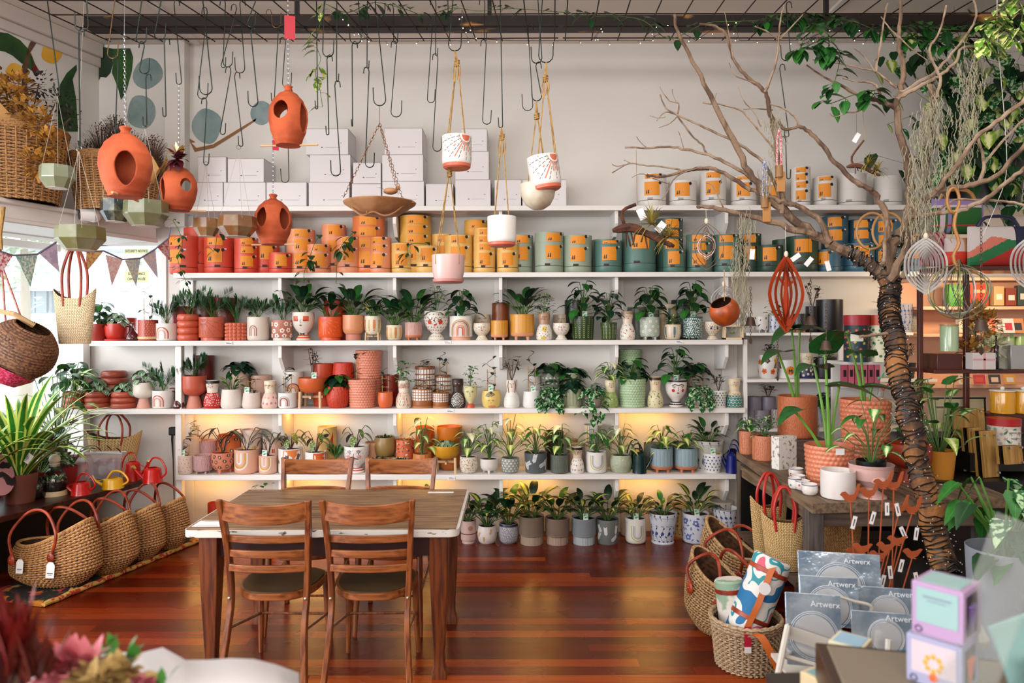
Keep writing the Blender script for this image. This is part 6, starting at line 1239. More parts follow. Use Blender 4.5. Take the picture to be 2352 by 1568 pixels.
tri = [((-20, 568), (30, 583), (-5, 640), fab('red', '#c8506a', '#ecd8d8')), ((35, 583), (87, 580), (70, 657), fab('teal', '#8ab4ac', '#d8e0d0')), ((90, 579), (130, 553), (136, 622), fab('lilac', '#c0b0d0', '#d4c8e0', 20)), ((199, 576), (238, 574), (197, 624), fab('yellow', '#e0c074', '#d0805c')), ((243, 583), (282, 594), (257, 655), fab('pink', '#e4b8b4', '#ecd4cc')), ((287, 596), (323, 590), (313, 657), fab('blue', '#aab4c0', '#dcd0a4')), ((327, 588), (357, 570), (363, 638), fab('mauve', '#bab2c8', '#dcc0a8')), ((362, 566), (388, 545), (392, 600), fab('rose', '#ccaaa8', '#bc5040'))]
for a, c, e, m in tri:
 vs = []
 for (x, y) in (a, c, e): q = P(x, y, bd(x)) - o0; vs.append(q)
 b = MB(); nrm = (vs[1] - vs[0]).cross(vs[2] - vs[0]).normalized() * .001; b.add([v + nrm for v in vs] + [v - nrm for v in vs], [(0, 1, 2), (5, 4, 3), (0, 3, 4, 1), (1, 4, 5, 2), (2, 5, 3, 0)], m); b.build('pennant', r)
b = MB(); b.tube([P(x, y, bd(x)) - o0 for x, y in ((-20, 568), (30, 584), (87, 581), (132, 552), (160, 560), (199, 576), (238, 574), (282, 594), (323, 591), (357, 570), (388, 545), (392, 520))], .006, C('#74748a', .8)); b.build('tape', r)
p = P(170, 787, 4.75); tt = tote('hanging_tote', 'pale straw tote with long red handles hanging in the window', 172, 787, 4.75, .28, .3, .33, mat('pale_straw', '#d9c8a6', .7, col2='#c4a878', scale=160, bump=.3, bscale=300), flare=1.1)
b = MB(); b.tube([(0, 0, .62), (0, 0, .8), (.01, .1, CEIL - p.z - .1)], .0015, C('#c8c4bc', .6), n=4); b.build('cord', tt)
p = P(26, 868, 4.6); r = thing('hanging_basket_bag', 'brown and crimson woven ball shaped bag hanging at the left edge', 'bag', p); r.scale = (1.22,) * 3; b = MB()
def fnb(u, v): th = 2 * pi * u; ph = pi * (.03 + .8 * v); return (.17 * sin(ph) * cos(th) - .02, .14 * sin(ph) * sin(th), .17 - .155 * cos(ph))
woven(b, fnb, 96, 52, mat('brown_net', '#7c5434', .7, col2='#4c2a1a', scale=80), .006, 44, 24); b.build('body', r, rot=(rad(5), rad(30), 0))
b = MB(); b.lathe([(.0004, -.03), (.08, -.015), (.13, .04), (.14, .06)], mat('crimson_weave', '#a01430', .7, col2='#d8507a', scale=90), 24); b.build('base', r, loc=(-.035, -.03, .01), rot=(rad(-14), rad(28), 0))
b = MB(); b.tube([(-.1, 0, .3), (-.05, -.05, .36), (.05, -.05, .34), (.12, 0, .28)], .014, C('#c09a6c', .7)); b.build('rim', r)
for x in (-.12, -.03, .06): b = MB(); b.tube([(x, 0, .3), (-.05, 0, .6), (-.055, 0, .7)], .005, mat('braided_cord', '#a08060', .8, col2='#b8485a', scale=120), n=5); b.build('cord', r)
b = MB(); b.tube([(-.055, 0, .68), (-.06, 0, .76), (-.04, .0, .905)], .011, ROPE); b.build('rope', r)
# HANGING: hooks, feeders, planters
HK = C('#26302c', .3, metal=.75)
def ell(b, c, ax, ay, rx, ry, r, m, n=10, k=4): b.tube([V(c) + V(ax) * rx * cos(2 * pi * i / n) + V(ay) * ry * sin(2 * pi * i / n) for i in range(n + 1)], r, m, n=k, cap=False)
def chain(b, p0, p1, m, L=.02, r=.0014):
 p0, p1 = V(p0), V(p1); d = p1 - p0; n = max(2, int(d.length / (L * .74))); u = d.normalized(); s = u.cross(V((0, 1, 0))); s = s.normalized() if s.length > .1 else V((1, 0, 0)); f = u.cross(s)
 for i in range(n): ell(b, p0 + d * ((i + .5) / n), u, s if i % 2 else f, L * .5, L * .27, r, m, 8, 3)
hooks = [(108,-30,132,213,-1,12,4.4),(192,-40,188,70,-1,30,3.7),(182,68,183,338,-1,3,3.7),(266,-40,260,132,1,24,4.5),(272,128,268,300,1,5,4.55),(328,-30,325,98,1,23,4.45),(333,97,333,168,1,22,4.45),(336,172,334,288,-1,8,4.5),(372,-30,368,90,1,25,4.5),(379,90,379,266,-1,7,4.5),
 (401,-30,412,192,-1,12,4.6),(467,-20,474,216,-1,29,4.5),(477,18,466,226,1,23,4.75),(476,226,474,377,1,12,4.75),(519,-20,524,152,1,21,4.6),(545,-20,514,154,1,10,4.7),(531,155,512,307,1,12,4.6),(552,-20,552,166,-1,22,4.6),(540,168,554,335,-1,10,4.6),(596,-30,578,60,1,18,4.4),
 (577,66,582,243,-1,22,4.45),(625,-40,636,62,1,20,4.8),(641,58,628,232,-1,6,4.35),(657,88,660,200,1,20,4.6),(660,204,655,418,-1,18,4.6),(728,-30,728,249,-1,5,4.4),(747,-30,755,130,1,25,4.4),(752,128,753,308,-1,6,4.4),(775,-30,776,186,1,4,4.4),(770,188,772,403,-1,22,4.4),
 (824,-30,818,100,-1,26,4.5),(810,98,810,289,-1,2,4.5),(845,-40,846,156,1,4,4.5),(849,157,850,384,1,20,4.5),(863,-40,875,40,1,20,4.5),(868,38,873,242,-1,28,4.5),(905,-40,910,99,1,9,4.7),(912,97,911,268,1,24,4.7),(994,58,991,235,1,17,4.9),(1003,-40,1004,128,1,4,4.6),(1007,126,1005,347,1,20,4.6),
 (1030,-40,1034,72,1,5,4.5),(1044,-40,1046,117,1,29,4.4),(1115,-40,1116,94,1,5,4.6),(1118,94,1119,285,1,19,4.6),(1150,-40,1151,293,-1,9,4.3),(1214,58,1213,254,-1,24,4.7),(1235,-30,1234,145,-1,24,4.3),(1250,-30,1255,144,1,33,4.25),(1232,146,1234,232,-1,22,4.4),
 (1808,8,1807,140,-1,22,4.3),(1792,152,1808,316,-1,10,4.3),(1806,318,1812,412,1,8,4.3)]
hooks = [list(h) for h in hooks]
for h in hooks:
 if h[1] < 0: h[1] = 560 - 2585 / h[6] + 2
for h in sorted(hooks, key=lambda h: h[1]):
 if h[1] > 0:
  c = [q for q in hooks if q is not h and q[1] < h[1] and abs(q[2] - h[0]) < 26 and abs(q[3] - h[1]) < 16]
  h[6] = min(c, key=lambda q: abs(q[2] - h[0]) + abs(q[3] - h[1]))[6] if c else 2585 / (562 - h[1])
def hook_d(x, y): return min(hooks, key=lambda q: abs(q[2] - x) + abs(q[3] - y))[6]
hooks.sort(key=lambda h: h[2])
for i, (x0, y0, x1, y1, sd, wd, d) in enumerate(hooks):
 xs = x1 - sd * wd / 2; r_ = wd / 2; e = x1 + sd * wd / 2; o = P(x0, y0, d); pts = []
 cr = 7; tp = [(x0 - sd * 2 * cr * (-1 if y0 < 0 else 1) * .9, y0 + cr * 1.6), (x0 - sd * 2 * cr * (-1 if y0 < 0 else 1) * .85, y0 + cr * .5)] + [(x0 - sd * (-1 if y0 < 0 else 1) * cr * .9 * (1 + cos(a)), y0 + cr * (.5 - sin(a))) for a in (pi * .25, pi * .5, pi * .75)]
 px = tp + [(x0, y0 + cr)] + [(x0 + (xs - x0) * q, y0 + cr + (y1 - r_ - y0 - cr) * q) for q in (.33, .66, 1)] + [(x1 - sd * r_ * cos(a), y1 - r_ + r_ * sin(a)) for a in [pi * k / 6 for k in range(1, 6)]] + [(e, y1 - r_), (e + sd * 1, y1 - r_ - 14 - wd * .5)]
 b = MB(); b.tube([P(x, y, d) - o + V((0, .002 * (i % 3), 0)) for x, y in px], .0034 if d < 4.6 else .003, HK if i not in (3, 22) else C('#6a5038', .4, metal=.7), n=6)
 b.build('metal_hook', loc=o, label='dark wire hook under the ceiling mesh, %s hook counted from the left' % ORD[i] if i < 50 else 'dark wire hook near the bare tree, %s from the right' % ORD[len(hooks) - 1 - i], cat='hook', group='wire hooks hanging from the ceiling mesh')
TER = mat('terracotta', '#bb5428', .75, col2='#a44420', scale=8, bump=.25, bscale=200); DOWEL = C('#c8a070', .6); STEEL = C('#a8aaaa', .25, metal=.9)
def feeder(px, top, bot, w, d, label, holes, dow, chain_top, rz=0, tagk=None, lean=0):
 rz += -math.degrees(atan2(WX(px, d), d)); s = d / F; R = w / 2 * s; z0 = P(0, bot, d).z; H = P(0, top, d).z - z0; r = thing('bird_feeder', label, 'bird feeder', (WX(px, d), d, z0), rad(rz), 'terracotta hanging bird feeders')
 key = [(.0, .6), (.08, .72), (.25, .9), (.45, 1), (.6, .97), (.75, .78), (.86, .5), (.92, .2), (.95, .16), (.98, .2), (1, .24)]
 def rad_(q):
  for (a, x), (c, y) in zip(key, key[1:]):
   if a <= q <= c: t_ = (q - a) / (c - a); t_ = t_ * t_ * (3 - 2 * t_) * .5 + t_ * .5; return R * (x + (y - x) * t_)
  return R * .24
 nu, nv = 96, 64; vs = []; E = []
 for j in range(nv + 1):
  for i in range(nu):
   a = 2 * pi * i / nu - pi / 2; q = j / nv; z = q * H; u = None; best = 9
   for (ha, hz, hw, hh) in holes:
    da = (a + pi / 2 - rad(ha) + pi) % (2 * pi) - pi; e_ = sqrt((da * R / (hw * R)) ** 2 + ((q - hz) / hh) ** 2)
    if e_ < best: best = e_; bh = (ha, hz, hw, hh, da)
   if .62 < best < 1.0:
    ha, hz, hw, hh, da = bh; a = rad(ha) - pi / 2 + da / best; q = hz + (q - hz) / best; z = q * H; vs.append((rad_(q) * cos(a), rad_(q) * sin(a), z)); E.append(.999)
   else: vs.append((rad_(q) * cos(a), rad_(q) * sin(a), z)); E.append(best)
 fs = []
 for j in range(nv):
  for i in range(nu):
   f = (j * nu + i, j * nu + (i + 1) % nu, (j + 1) * nu + (i + 1) % nu, (j + 1) * nu + i)
   if sum(E[k] < 1 for k in f) >= 3 and min(E[k] for k in f) < .999 or all(E[k] <= .9991 for k in f): continue
   fs.append(f)
 b = MB(); b.add(vs, fs, TER); o = b.build('shell', r, sharp=60); md = o.modifiers.new('wall', 'SOLIDIFY'); md.thickness = .009; md.offset = -1
 b = MB(); b.lathe([(.0004, -.002), (R * .62, -.002), (R * .66, .008), (.0004, .012)], TER, 32); b.build('base', r)
 b = MB(); M_ = Matrix.Rotation(rad(-rz), 3, 'Z'); q = rad_(.1)
 for (ax, ay, L0) in dow: v = M_ @ V((ax, ay, 0)); b.tube([v * (q * .85), v * (q + L0)], .006, DOWEL, n=10)
 b.build('perch', r)
 b = MB(); ct = P(chain_top[0], chain_top[1], d) - V((WX(px, d), d, z0)); chain(b, M_ @ ct, (0, 0, H * .97), STEEL); (b.tube([M_ @ ct, M_ @ (P(chain_top[0] + 3, 562 - 2585 / d, d) - V((WX(px, d), d, z0)))], .0012, STEEL, n=4) if px < 300 else None); ell(b, (0, 0, H), (1, 0, 0), (0, 0, 1), .012, .012, .0015, STEEL); b.build('chain', r)
 if tagk: b = MB(); tx, ty, tw, th, tc = tagk; p = M_ @ (P(tx, ty, d - .02) - V((WX(px, d), d, z0))); b.box(p, (tw * s, .002, th * s), C(tc, .5)); b.build('paper_tag', r, label='crimson paper tag')
feeder(289, 292, 450, 113, 3.5, 'largest terracotta feeder with an arched front opening, left', ((0, .36, .42, .24), (125, .45, .4, .2), (-125, .45, .4, .2)), ((0, -1, .03), (0, 1, .03)), (287, 72))
feeder(411, 372, 482, 80, 4.6, 'terracotta feeder with round hole, wearing a dark red ribbon bow', ((25, .5, .34, .14), (-75, .42, .5, .26), (150, .5, .4, .2)), ((-.95, -.15, .05), (.95, .15, .09)), (412, 192))
feeder(663, 198, 333, 88, 4.4, 'highest terracotta feeder with long wooden perch and red tag', ((-25, .54, .42, .16), (62, .46, .45, .26), (180, .5, .5, .2)), ((-1, .05, .09), (1, -.1, .1)), (663, -26), tagk=(667, 62, 24, 54, '#b01828'))
feeder(628, 447, 560, 84, 4.8, 'lowest terracotta feeder with two oval openings over the red planters', ((-42, .52, .36, .2), (40, .5, .36, .22), (180, .5, .4, .2)), ((-1, .1, .06), (1, -.05, .07)), (628, 234), tagk=(634, 332, 14, 24, '#c01a3a'))
p = P(411, 366, 4.55); r = thing('ribbon_bow', 'dark red ribbon bow with dried leaves tied on top of the second feeder', 'bow', p); b = MB(); g = random.Random(2)
for i in range(14): b.leaf((0, -.02, 0), V((g.uniform(-1, 1), -.3, g.uniform(-.7, .7))), .1, .05, C('#4a0a18', .5), 'ovate', .8, n=4)
b.build('ribbon', r); b = MB();
for i in range(10): b.leaf((0, -.02, .02), V((g.uniform(-1, 1), -.2, g.uniform(.1, .9))), .09, .03, (CREAM, GOLD)[i % 2], 'lance', .5, n=3)
b.build('dried_leaves', r)
def hexplanter(px, top, bot, w, d, glaze, label, knot, n=8, str_n=3):
 d = hook_d(*knot); s = d / F; R = w / 2 * s; z0 = P(0, bot, d).z; H = P(0, top, d).z - z0; r = thing('hanging_planter', label, 'hanging planter', (WX(px, d), d, z0), 0, 'faceted ceramic hanging planters'); m = mat('glaze_' + glaze.strip('#'), glaze, .15, col2='#8a8468', scale=14, lo=.5, hi=.8, coat=.4)
 b = MB(); b.lathe([(.0004, 0), (R * .62, 0), (R * .98, H * .42), (R, H * .46), (R * .97, H), (R * .9, H), (R * .88, H * .5), (.0004, H * .3)], m, n, rot=pi / n); b.build('bowl', r, sharp=10)
 b = MB(); b.lathe([(.0004, -.0015), (R * .61, -.0015), (R * .6, .002)], C('#cfc6b8', .7), n, rot=pi / n); b.build('unglazed_base', r)
 b = MB(); kp = P(knot[0], knot[1], d) - V((WX(px, d), d, z0)); sm = C('#b8b2a4', .5)
 for i in range(str_n): a = -pi / 2 + .6 + 2 * pi * i / str_n; b.tube([(cos(a) * R * .95, sin(a) * R * .95, H * .85), tuple(kp)], .0012, sm, n=4)
 ell(b, kp + V((0, 0, .012)), (1, 0, 0), (0, 0, 1), .014, .014, .0015, STEEL); b.build('hanger', r)
hexplanter(132, 380, 430, 74, 4.35, '#7c8468', 'olive faceted planter hanging before the big wicker basket', (133, 218))
hexplanter(185, 519, 572, 105, 3.3, '#6c6c40', 'largest olive faceted planter hanging before the window beam', (182, 345))
hexplanter(267, 457, 507, 66, 5.0, '#26302e', 'black faceted planter beside the security camera', (262, 306))
hexplanter(336, 461, 518, 96, 4.0, '#6e7050', 'olive faceted planter between two terracotta feeders', (334, 293))
hexplanter(475, 501, 541, 56, 4.9, '#8a6038', 'smaller brown faceted planter in front of the coral planters', (474, 379))
hexplanter(546, 497, 542, 86, 4.4, '#7a5230', 'larger brown faceted planter in front of the coral planters', (549, 341))
d = hook_d(873, 242); p = P(873, 492, d); r = thing('hanging_bird_bath', 'wide tan dish bird bath hanging on rusty chains', 'bird bath', p); TAN = mat('tan_metal', '#b08058', .55, col2='#94643c', scale=6); R = MZ(83, d)
b = MB(); b.lathe([(.0004, 0), (R * .55, .0), (R * .68, .02), (R * .97, .062), (R, .074), (R * .98, .078), (R * .94, .066), (R * .66, .028), (.0004, .012)], TAN, 48); b.build('dish', r)
b = MB(); RC = C('#7a5640', .5, metal=.7); kp = P(873, 283, d) - p
for (x, y) in ((-R * .95, -.05), (R * .62, -R * .7), (R * .55, R * .75)): chain(b, (x, y, .1), kp, RC, .028, .0018)
b.tube([kp, P(873, 244, d) - p], .0018, RC); b.build('chain', r)
b = MB(); b.ball((R * .38, -R * .5, .125), .03, TAN, sx=1.5, sz=.7); b.ball((R * .38 + .045, -R * .5, .145), .015, TAN); b.leaf((R * .38 - .03, -R * .5, .13), (-1, 0, .5), .06, .02, TAN, n=3); b.leaf((R * .38 + .055, -R * .5, .145), (1, 0, 0), .02, .008, TAN, n=2); b.build('bird_figure', r)
b = MB(); g = random.Random(4); b.tube(smooth_path([V((-R * .7, -.08, .03)), V((-R * .4, -.1, -.02)), V((-.02, -.12, .0)), V((.05, -.12, -.025)), V((R * .5, -.1, .0)), V((R * .8, -.08, .06)), V((R * 1.0, -.06, .065))]), .0055, TAN); b.tube(smooth_path([V((-R * .35, -R * .6, .07)), V((-R * .25, -R * .5, .02)), V((-.06, -.12, -.01))]), .005, TAN); b.build('twig_trim', r)
def rope_pot(px, top, bot, w, d, label, knot, top_rope, col='#dcd8d2', saucer='#c8644a', sun=True, tilt=0, bowl=None, gap=.8, strands=4, tassel=True, m=None, name='hanging_pot'):
 d = hook_d(*top_rope) if px != 1030 else hook_d(1046, 116); s = d / F; R = w / 2 * s; z0 = P(0, bot, d).z; H = P(0, top, d).z - z0; r = thing(name, label, 'hanging pot', (WX(px, d), d, z0)); pm = m or C(col, .3)
 TM = Matrix.Rotation(rad(tilt), 4, 'Y'); b = MB()
 prof = [(.0004, H * .12), (R * .9, H * .12), (R * .97, H * .16), (R, H * .25), (R, H)] if not bowl else bowl(R, H)
 vessel(b, prof, pm, 36); D = Dec(b, prof)
 if sun:
  u0, v0 = D.R * .75, D.H * .97; D.poly([(u0 + R * .32 * cos(a), v0 + R * .4 * sin(a)) for a in [pi + pi * k / 10 for k in range(11)]], G('#c8644a'))
  for k in range(19):
   a = pi * 1.02 + pi * .96 * k / 18; L0, L1 = R * .48, R * (1.7 if k % 2 == 0 else 1.9)
   for q0, q1 in (((0, 1),) if k % 2 == 0 else ((0, .17), (.22, .4), (.46, .62), (.68, .84), (.9, 1))):
    pts = [(u0 + cos(a) * (L0 + (L1 - L0) * q), v0 + sin(a) * (L0 + (L1 - L0) * q)) for q in (q0, (q0 + q1) / 2, q1)]; pts = [q for q in pts if H * .2 < q[1] < H * .98]
    if len(pts) > 1: D.stroke(pts, .0085 if k % 2 == 0 else .0035, G('#cc7a60' if k % 2 == 0 else '#3a2e2c'))
 o = b.build('pot', r);
 if saucer: b = MB(); b.lathe([(.0004, 0), (R * .8, 0), (R * .93, H * .05), (R * .95, H * .14), (R * .9, H * .14)], C(saucer, .4), 36); b.build('saucer', r, rot=(0, rad(tilt), 0))
 o.rotation_euler = (0, rad(tilt), 0)
 b = MB(); kp = P(knot[0], knot[1], d) - V((WX(px, d), d, z0)); tp = P(top_rope[0], top_rope[1], d) - V((WX(px, d), d, z0))
 for i in range(strands):
  a = (.5 + i) * 2 * pi / strands; e = V((cos(a) * R * gap, sin(a) * R * gap, H * .96)); b.tube([kp + V((cos(a) * .006, 0, 0)), kp.lerp(e, .3) + V((cos(a) * .004, 0, 0)), e, e - V((0, 0, H * .3)) * (0 if gap < .95 else 1)], .0036, ROPE, n=6)
 for k in range(3): b.tube([kp + V((.006 * (k - 1), 0, 0)), kp.lerp(tp, .5) + V((.005 * (k - 1), 0, 0)), tp], .0036, ROPE, n=6)
 b.build('rope', r); b = MB()
 for k in range(5): ell(b, kp + V((0, 0, -.012 + .007 * k)), (1, 0, .2 * (-1) ** k), (0, 1, 0), .013, .012, .005, ROPE, 12, 6)
 b.build('knot', r)
 if tassel:
  b = MB();
  for k in range(4): b.tube(smooth_path([kp + V((.01 * (k - 1.5), -.01, -.01)), kp + V((.014 * (k - 1.5), -.015, -.05)), kp + V((.012 * (k - 2), -.012, -.1 - .02 * (k % 2)))]), .0036, ROPE, n=6)
  b.build('tassel', r)
 return r
rope_pot(1050, 314, 388, 68, 4.1, 'white pot with orange sunburst hanging highest on thick jute', (1051, 146), (1046, 116))
rope_pot(1153, 498, 566, 66, 4.2, 'plain faced white pot with orange saucer on jute above the yellow planters', (1154, 316), (1152, 291), gap=.7, sun=False, strands=4)
rope_pot(1257, 360, 438, 72, 4.0, 'tilted white pot with orange sunburst, rightmost on jute', (1254, 182), (1256, 142), tilt=-8)
rope_pot(1236, 424, 482, 82, 4.5, 'cream marbled hemisphere pot hanging behind the tilted sunburst pot', (1234, 268), (1233, 231), sun=False, saucer=None, m=mat('marbled_cream', '#cfc4b0', .35, col2='#b09a7c', scale=7, lo=.5, hi=.7), bowl=lambda R, H: [(.0004, 0), (R * .35, H * .03), (R * .7, H * .2), (R * .92, H * .5), (R, H * .85), (R, H)], tassel=False)
rope_pot(1030, 586, 650, 76, 4.4, 'dusty pink rounded pot hanging below the sunburst pot', (1033, 400), (1032, 386), sun=False, saucer='#b87870', gap=.98, col='#d0aaa4', bowl=lambda R, H: [(.0004, H * .02), (R * .6, H * .04), (R * .85, H * .14), (R * .96, H * .4), (R, H)], tassel=False)
b = MB(); r = thing('string_lights', 'dark wire of tiny warm lights along the mesh edge', 'string lights', gridpt(850, 0)); o = gridpt(850, 0)
path = [(850, 0), (835, 1.3), (845, 2.5), (850, 0), (1000, 0), (1080, 0), (1075, 1.2), (1090, 2.5), (1095, .2), (1190, 0), (1360, 0), (1385, 1.6), (1365, 0), (1500, 0), (1490, 1.8), (1600, 0), (1640, 2), (1700, 0), (1850, 0), (1900, 2), (1960, 0), (2150, 0), (2200, 2), (2352, 0)]
pts = [gridpt(x, j) - o + V((0, 0, -.012)) for x, j in path]; b.tube(pts, .0022, BLACK, n=4); b.build('cable', r); bulb = mat('fairy_bulb', '#ffe6c0', .3, emit=5)
k = 0; bm_ = None
for a, c in zip(pts, pts[1:]):
 n = max(1, int((c - a).length / .17))
 for i in range(n):
  if k >= 70: break
  p = a.lerp(c, (i + .5) / n)
  if bm_ is None: b = MB(); b.tube([(0, 0, 0), (0, 0, -.03)], .0012, BLACK, n=4); b.ball((0, 0, -.034), .0035, bulb, n=6, k=4); bo = b.build('bulb', r, loc=p); bm_ = bo.data
  else: bo = bpy.data.objects.new('bulb', bm_); COL.objects.link(bo); bo.parent = r; bo.location = p
  bo.rotation_euler = (rad(40 * sin(k * 2)), rad(40 * cos(k * 1.3)), 0); k += 1
PO1 = leafmat('pothos_light', '#6a9a34', '#d8d48c', 'patch'); PO2 = GREEN2
vine('hanging_pothos', 'cream splashed pothos strand hanging between hooks in front of wall', [(750, 0), (738, 50), (728, 100), (738, 135), (725, 165), (735, 200), (742, 245)], 20, [4.9, 4.9, 5, 5, 5, 5, 5], .09, 'heart', m=PO1, seed=11)
for i, (pts, n) in enumerate((([(750, 8), (800, 28), (860, 5), (930, 20), (980, 35), (1040, 18), (1100, 25), (1180, 20), (1290, 28)], 36), ([(1290, 28), (1360, 38), (1420, 38), (1480, 48), (1540, 90), (1620, 55), (1700, 50), (1760, 48)], 30), ([(1760, 45), (1830, 40), (1900, 45), (1960, 50), (2020, 70), (2100, 60), (2200, 70), (2300, 50), (2380, 60), (2250, 110), (2160, 100), (2080, 90)], 190))):
 vine('pothos_vine', 'green pothos vine woven along the ceiling mesh, %s stretch' % ('left', 'middle', 'right')[i], pts, n, [4.75 + .1 * (k % 3) for k in range(len(pts))], .1, 'heart', seed=20 + i, m=GREEN if i < 2 else None)
vine('pothos_vine', 'leafy vine cluster dangling over the left crown of the bare tree', [(1880, 60), (1850, 90), (1840, 120), (1870, 100), (1905, 95), (1900, 130), (1930, 130), (1915, 200), (1900, 240), (1960, 220), (2010, 210), (1990, 240)], 74, 4.15, .1, 'heart', seed=31)
vine('hanging_pothos', 'bright lime pothos mass at the top right corner', [(2340, 0), (2300, 20), (2270, 60), (2260, 100), (2300, 60), (2330, 90), (2350, 30), (2320, 0), (2270, 130)], 70, 3.9, .08, 'heart', m=PO1, seed=33)
def mass(name, label, pts, n, d, L, spread, seed, m1=GREEN, m2=DKG, cat='plant'):
 g = random.Random(seed); o = P(*pts[0], d); r = thing(name, label, cat, o); b, sb = MB(), MB(); W = smooth_path([P(x, y, d) - o for x, y in pts], 6); sb.tube(W, .003, STEMG, n=4)
 for i in range(n):
  p = W[g.randint(0, len(W) - 1)] + V((g.gauss(0, spread), g.uniform(-.12, .12), g.gauss(0, spread * .7))); l = L * g.uniform(.7, 1.2); b.leaf(p, V((g.uniform(-.7, .7), -.35, -.8)), l, l * .68, (m1, m2, MARB)[i % 3] if i % 5 else LIME, 'heart', .6, n=4)
  if i % 4 == 0: q = W[g.randint(0, len(W) - 1)]; sb.tube([p, (p + q) / 2 - V((0, 0, .04)), q], .0015, STEMG, n=3)
 b.build('foliage', r); sb.build('stems', r)
mass('pothos_curtain', 'dense curtain of pothos hanging behind the tree at the right', [(2200, 90), (2215, 160), (2235, 230), (2220, 300), (2190, 350), (2260, 360), (2300, 300), (2330, 200), (2340, 150), (2350, 260), (2290, 400), (2340, 440), (2150, 200), (2120, 80)], 420, 5.5, .13, .2, 41)
b = MB(); b.tube(smooth_path([P(2292, -20, 4.0), P(2292, 90, 4), P(2300, 180, 4), P(2310, 300, 4), P(2312, 400, 4), P(2290, 470, 4), P(2250, 560, 4)], 5), .0018, C('#d8d4cc', .6), n=5); b.build('white_cord', label='thin white cord hanging from the ceiling at the right', cat='cord')
# TREE
BARK = mat('bark', '#836a54', .85, col2='#564031', scale=9, stretch=(2, 2, .7), bump=.6, bscale=70); BARK2 = mat('pale_bark', '#9c8670', .85, col2='#745c48', scale=14, bump=.4, bscale=90)
tree = thing('bare_tree', 'bare branching tree wrapped in black string lights at the right', 'tree', P(2165, 1312, 3.6)); TO = P(2165, 1312, 3.6)
def T(x, y, d): return P(x, y, d) - TO
b = MB(); tp = [(2165, 1312, 3.6, 36), (2150, 1230, 3.65, 34), (2118, 1100, 3.7, 31), (2092, 980, 3.77, 29), (2075, 900, 3.85, 28), (2052, 780, 4.0, 28), (2043, 700, 4.15, 28), (2043, 640, 4.2, 25)]
def limb(b, pts, m, n=8, wob=2.0, seed=0):
 g = random.Random(seed); W = smooth_path([T(*q[:3]) for q in pts], 4); R_ = []
 for i in range(len(pts) - 1):
  for j in range(4): t = j / 4; R_.append((pts[i][3] * (1 - t) + pts[i + 1][3] * t) * pts[i][2] / F * .78)
 R_.append(pts[-1][3] * pts[-1][2] / F); W = [p + V((g.gauss(0, 1), g.gauss(0, 1), g.gauss(0, 1))) * min(.006, R_[i] * .25) for i, p in enumerate(W)]; b.tube(W, [r * g.uniform(.92, 1.1) for r in R_], m, n=n); return W, R_
TW, TR = limb(b, tp, mat('trunk_bark', '#94602f', .8, col2='#3c281c', scale=6, lo=.38, hi=.6, stretch=(1.5, 1.5, .8), bump=.6, bscale=70), 14); b.build('trunk', tree)
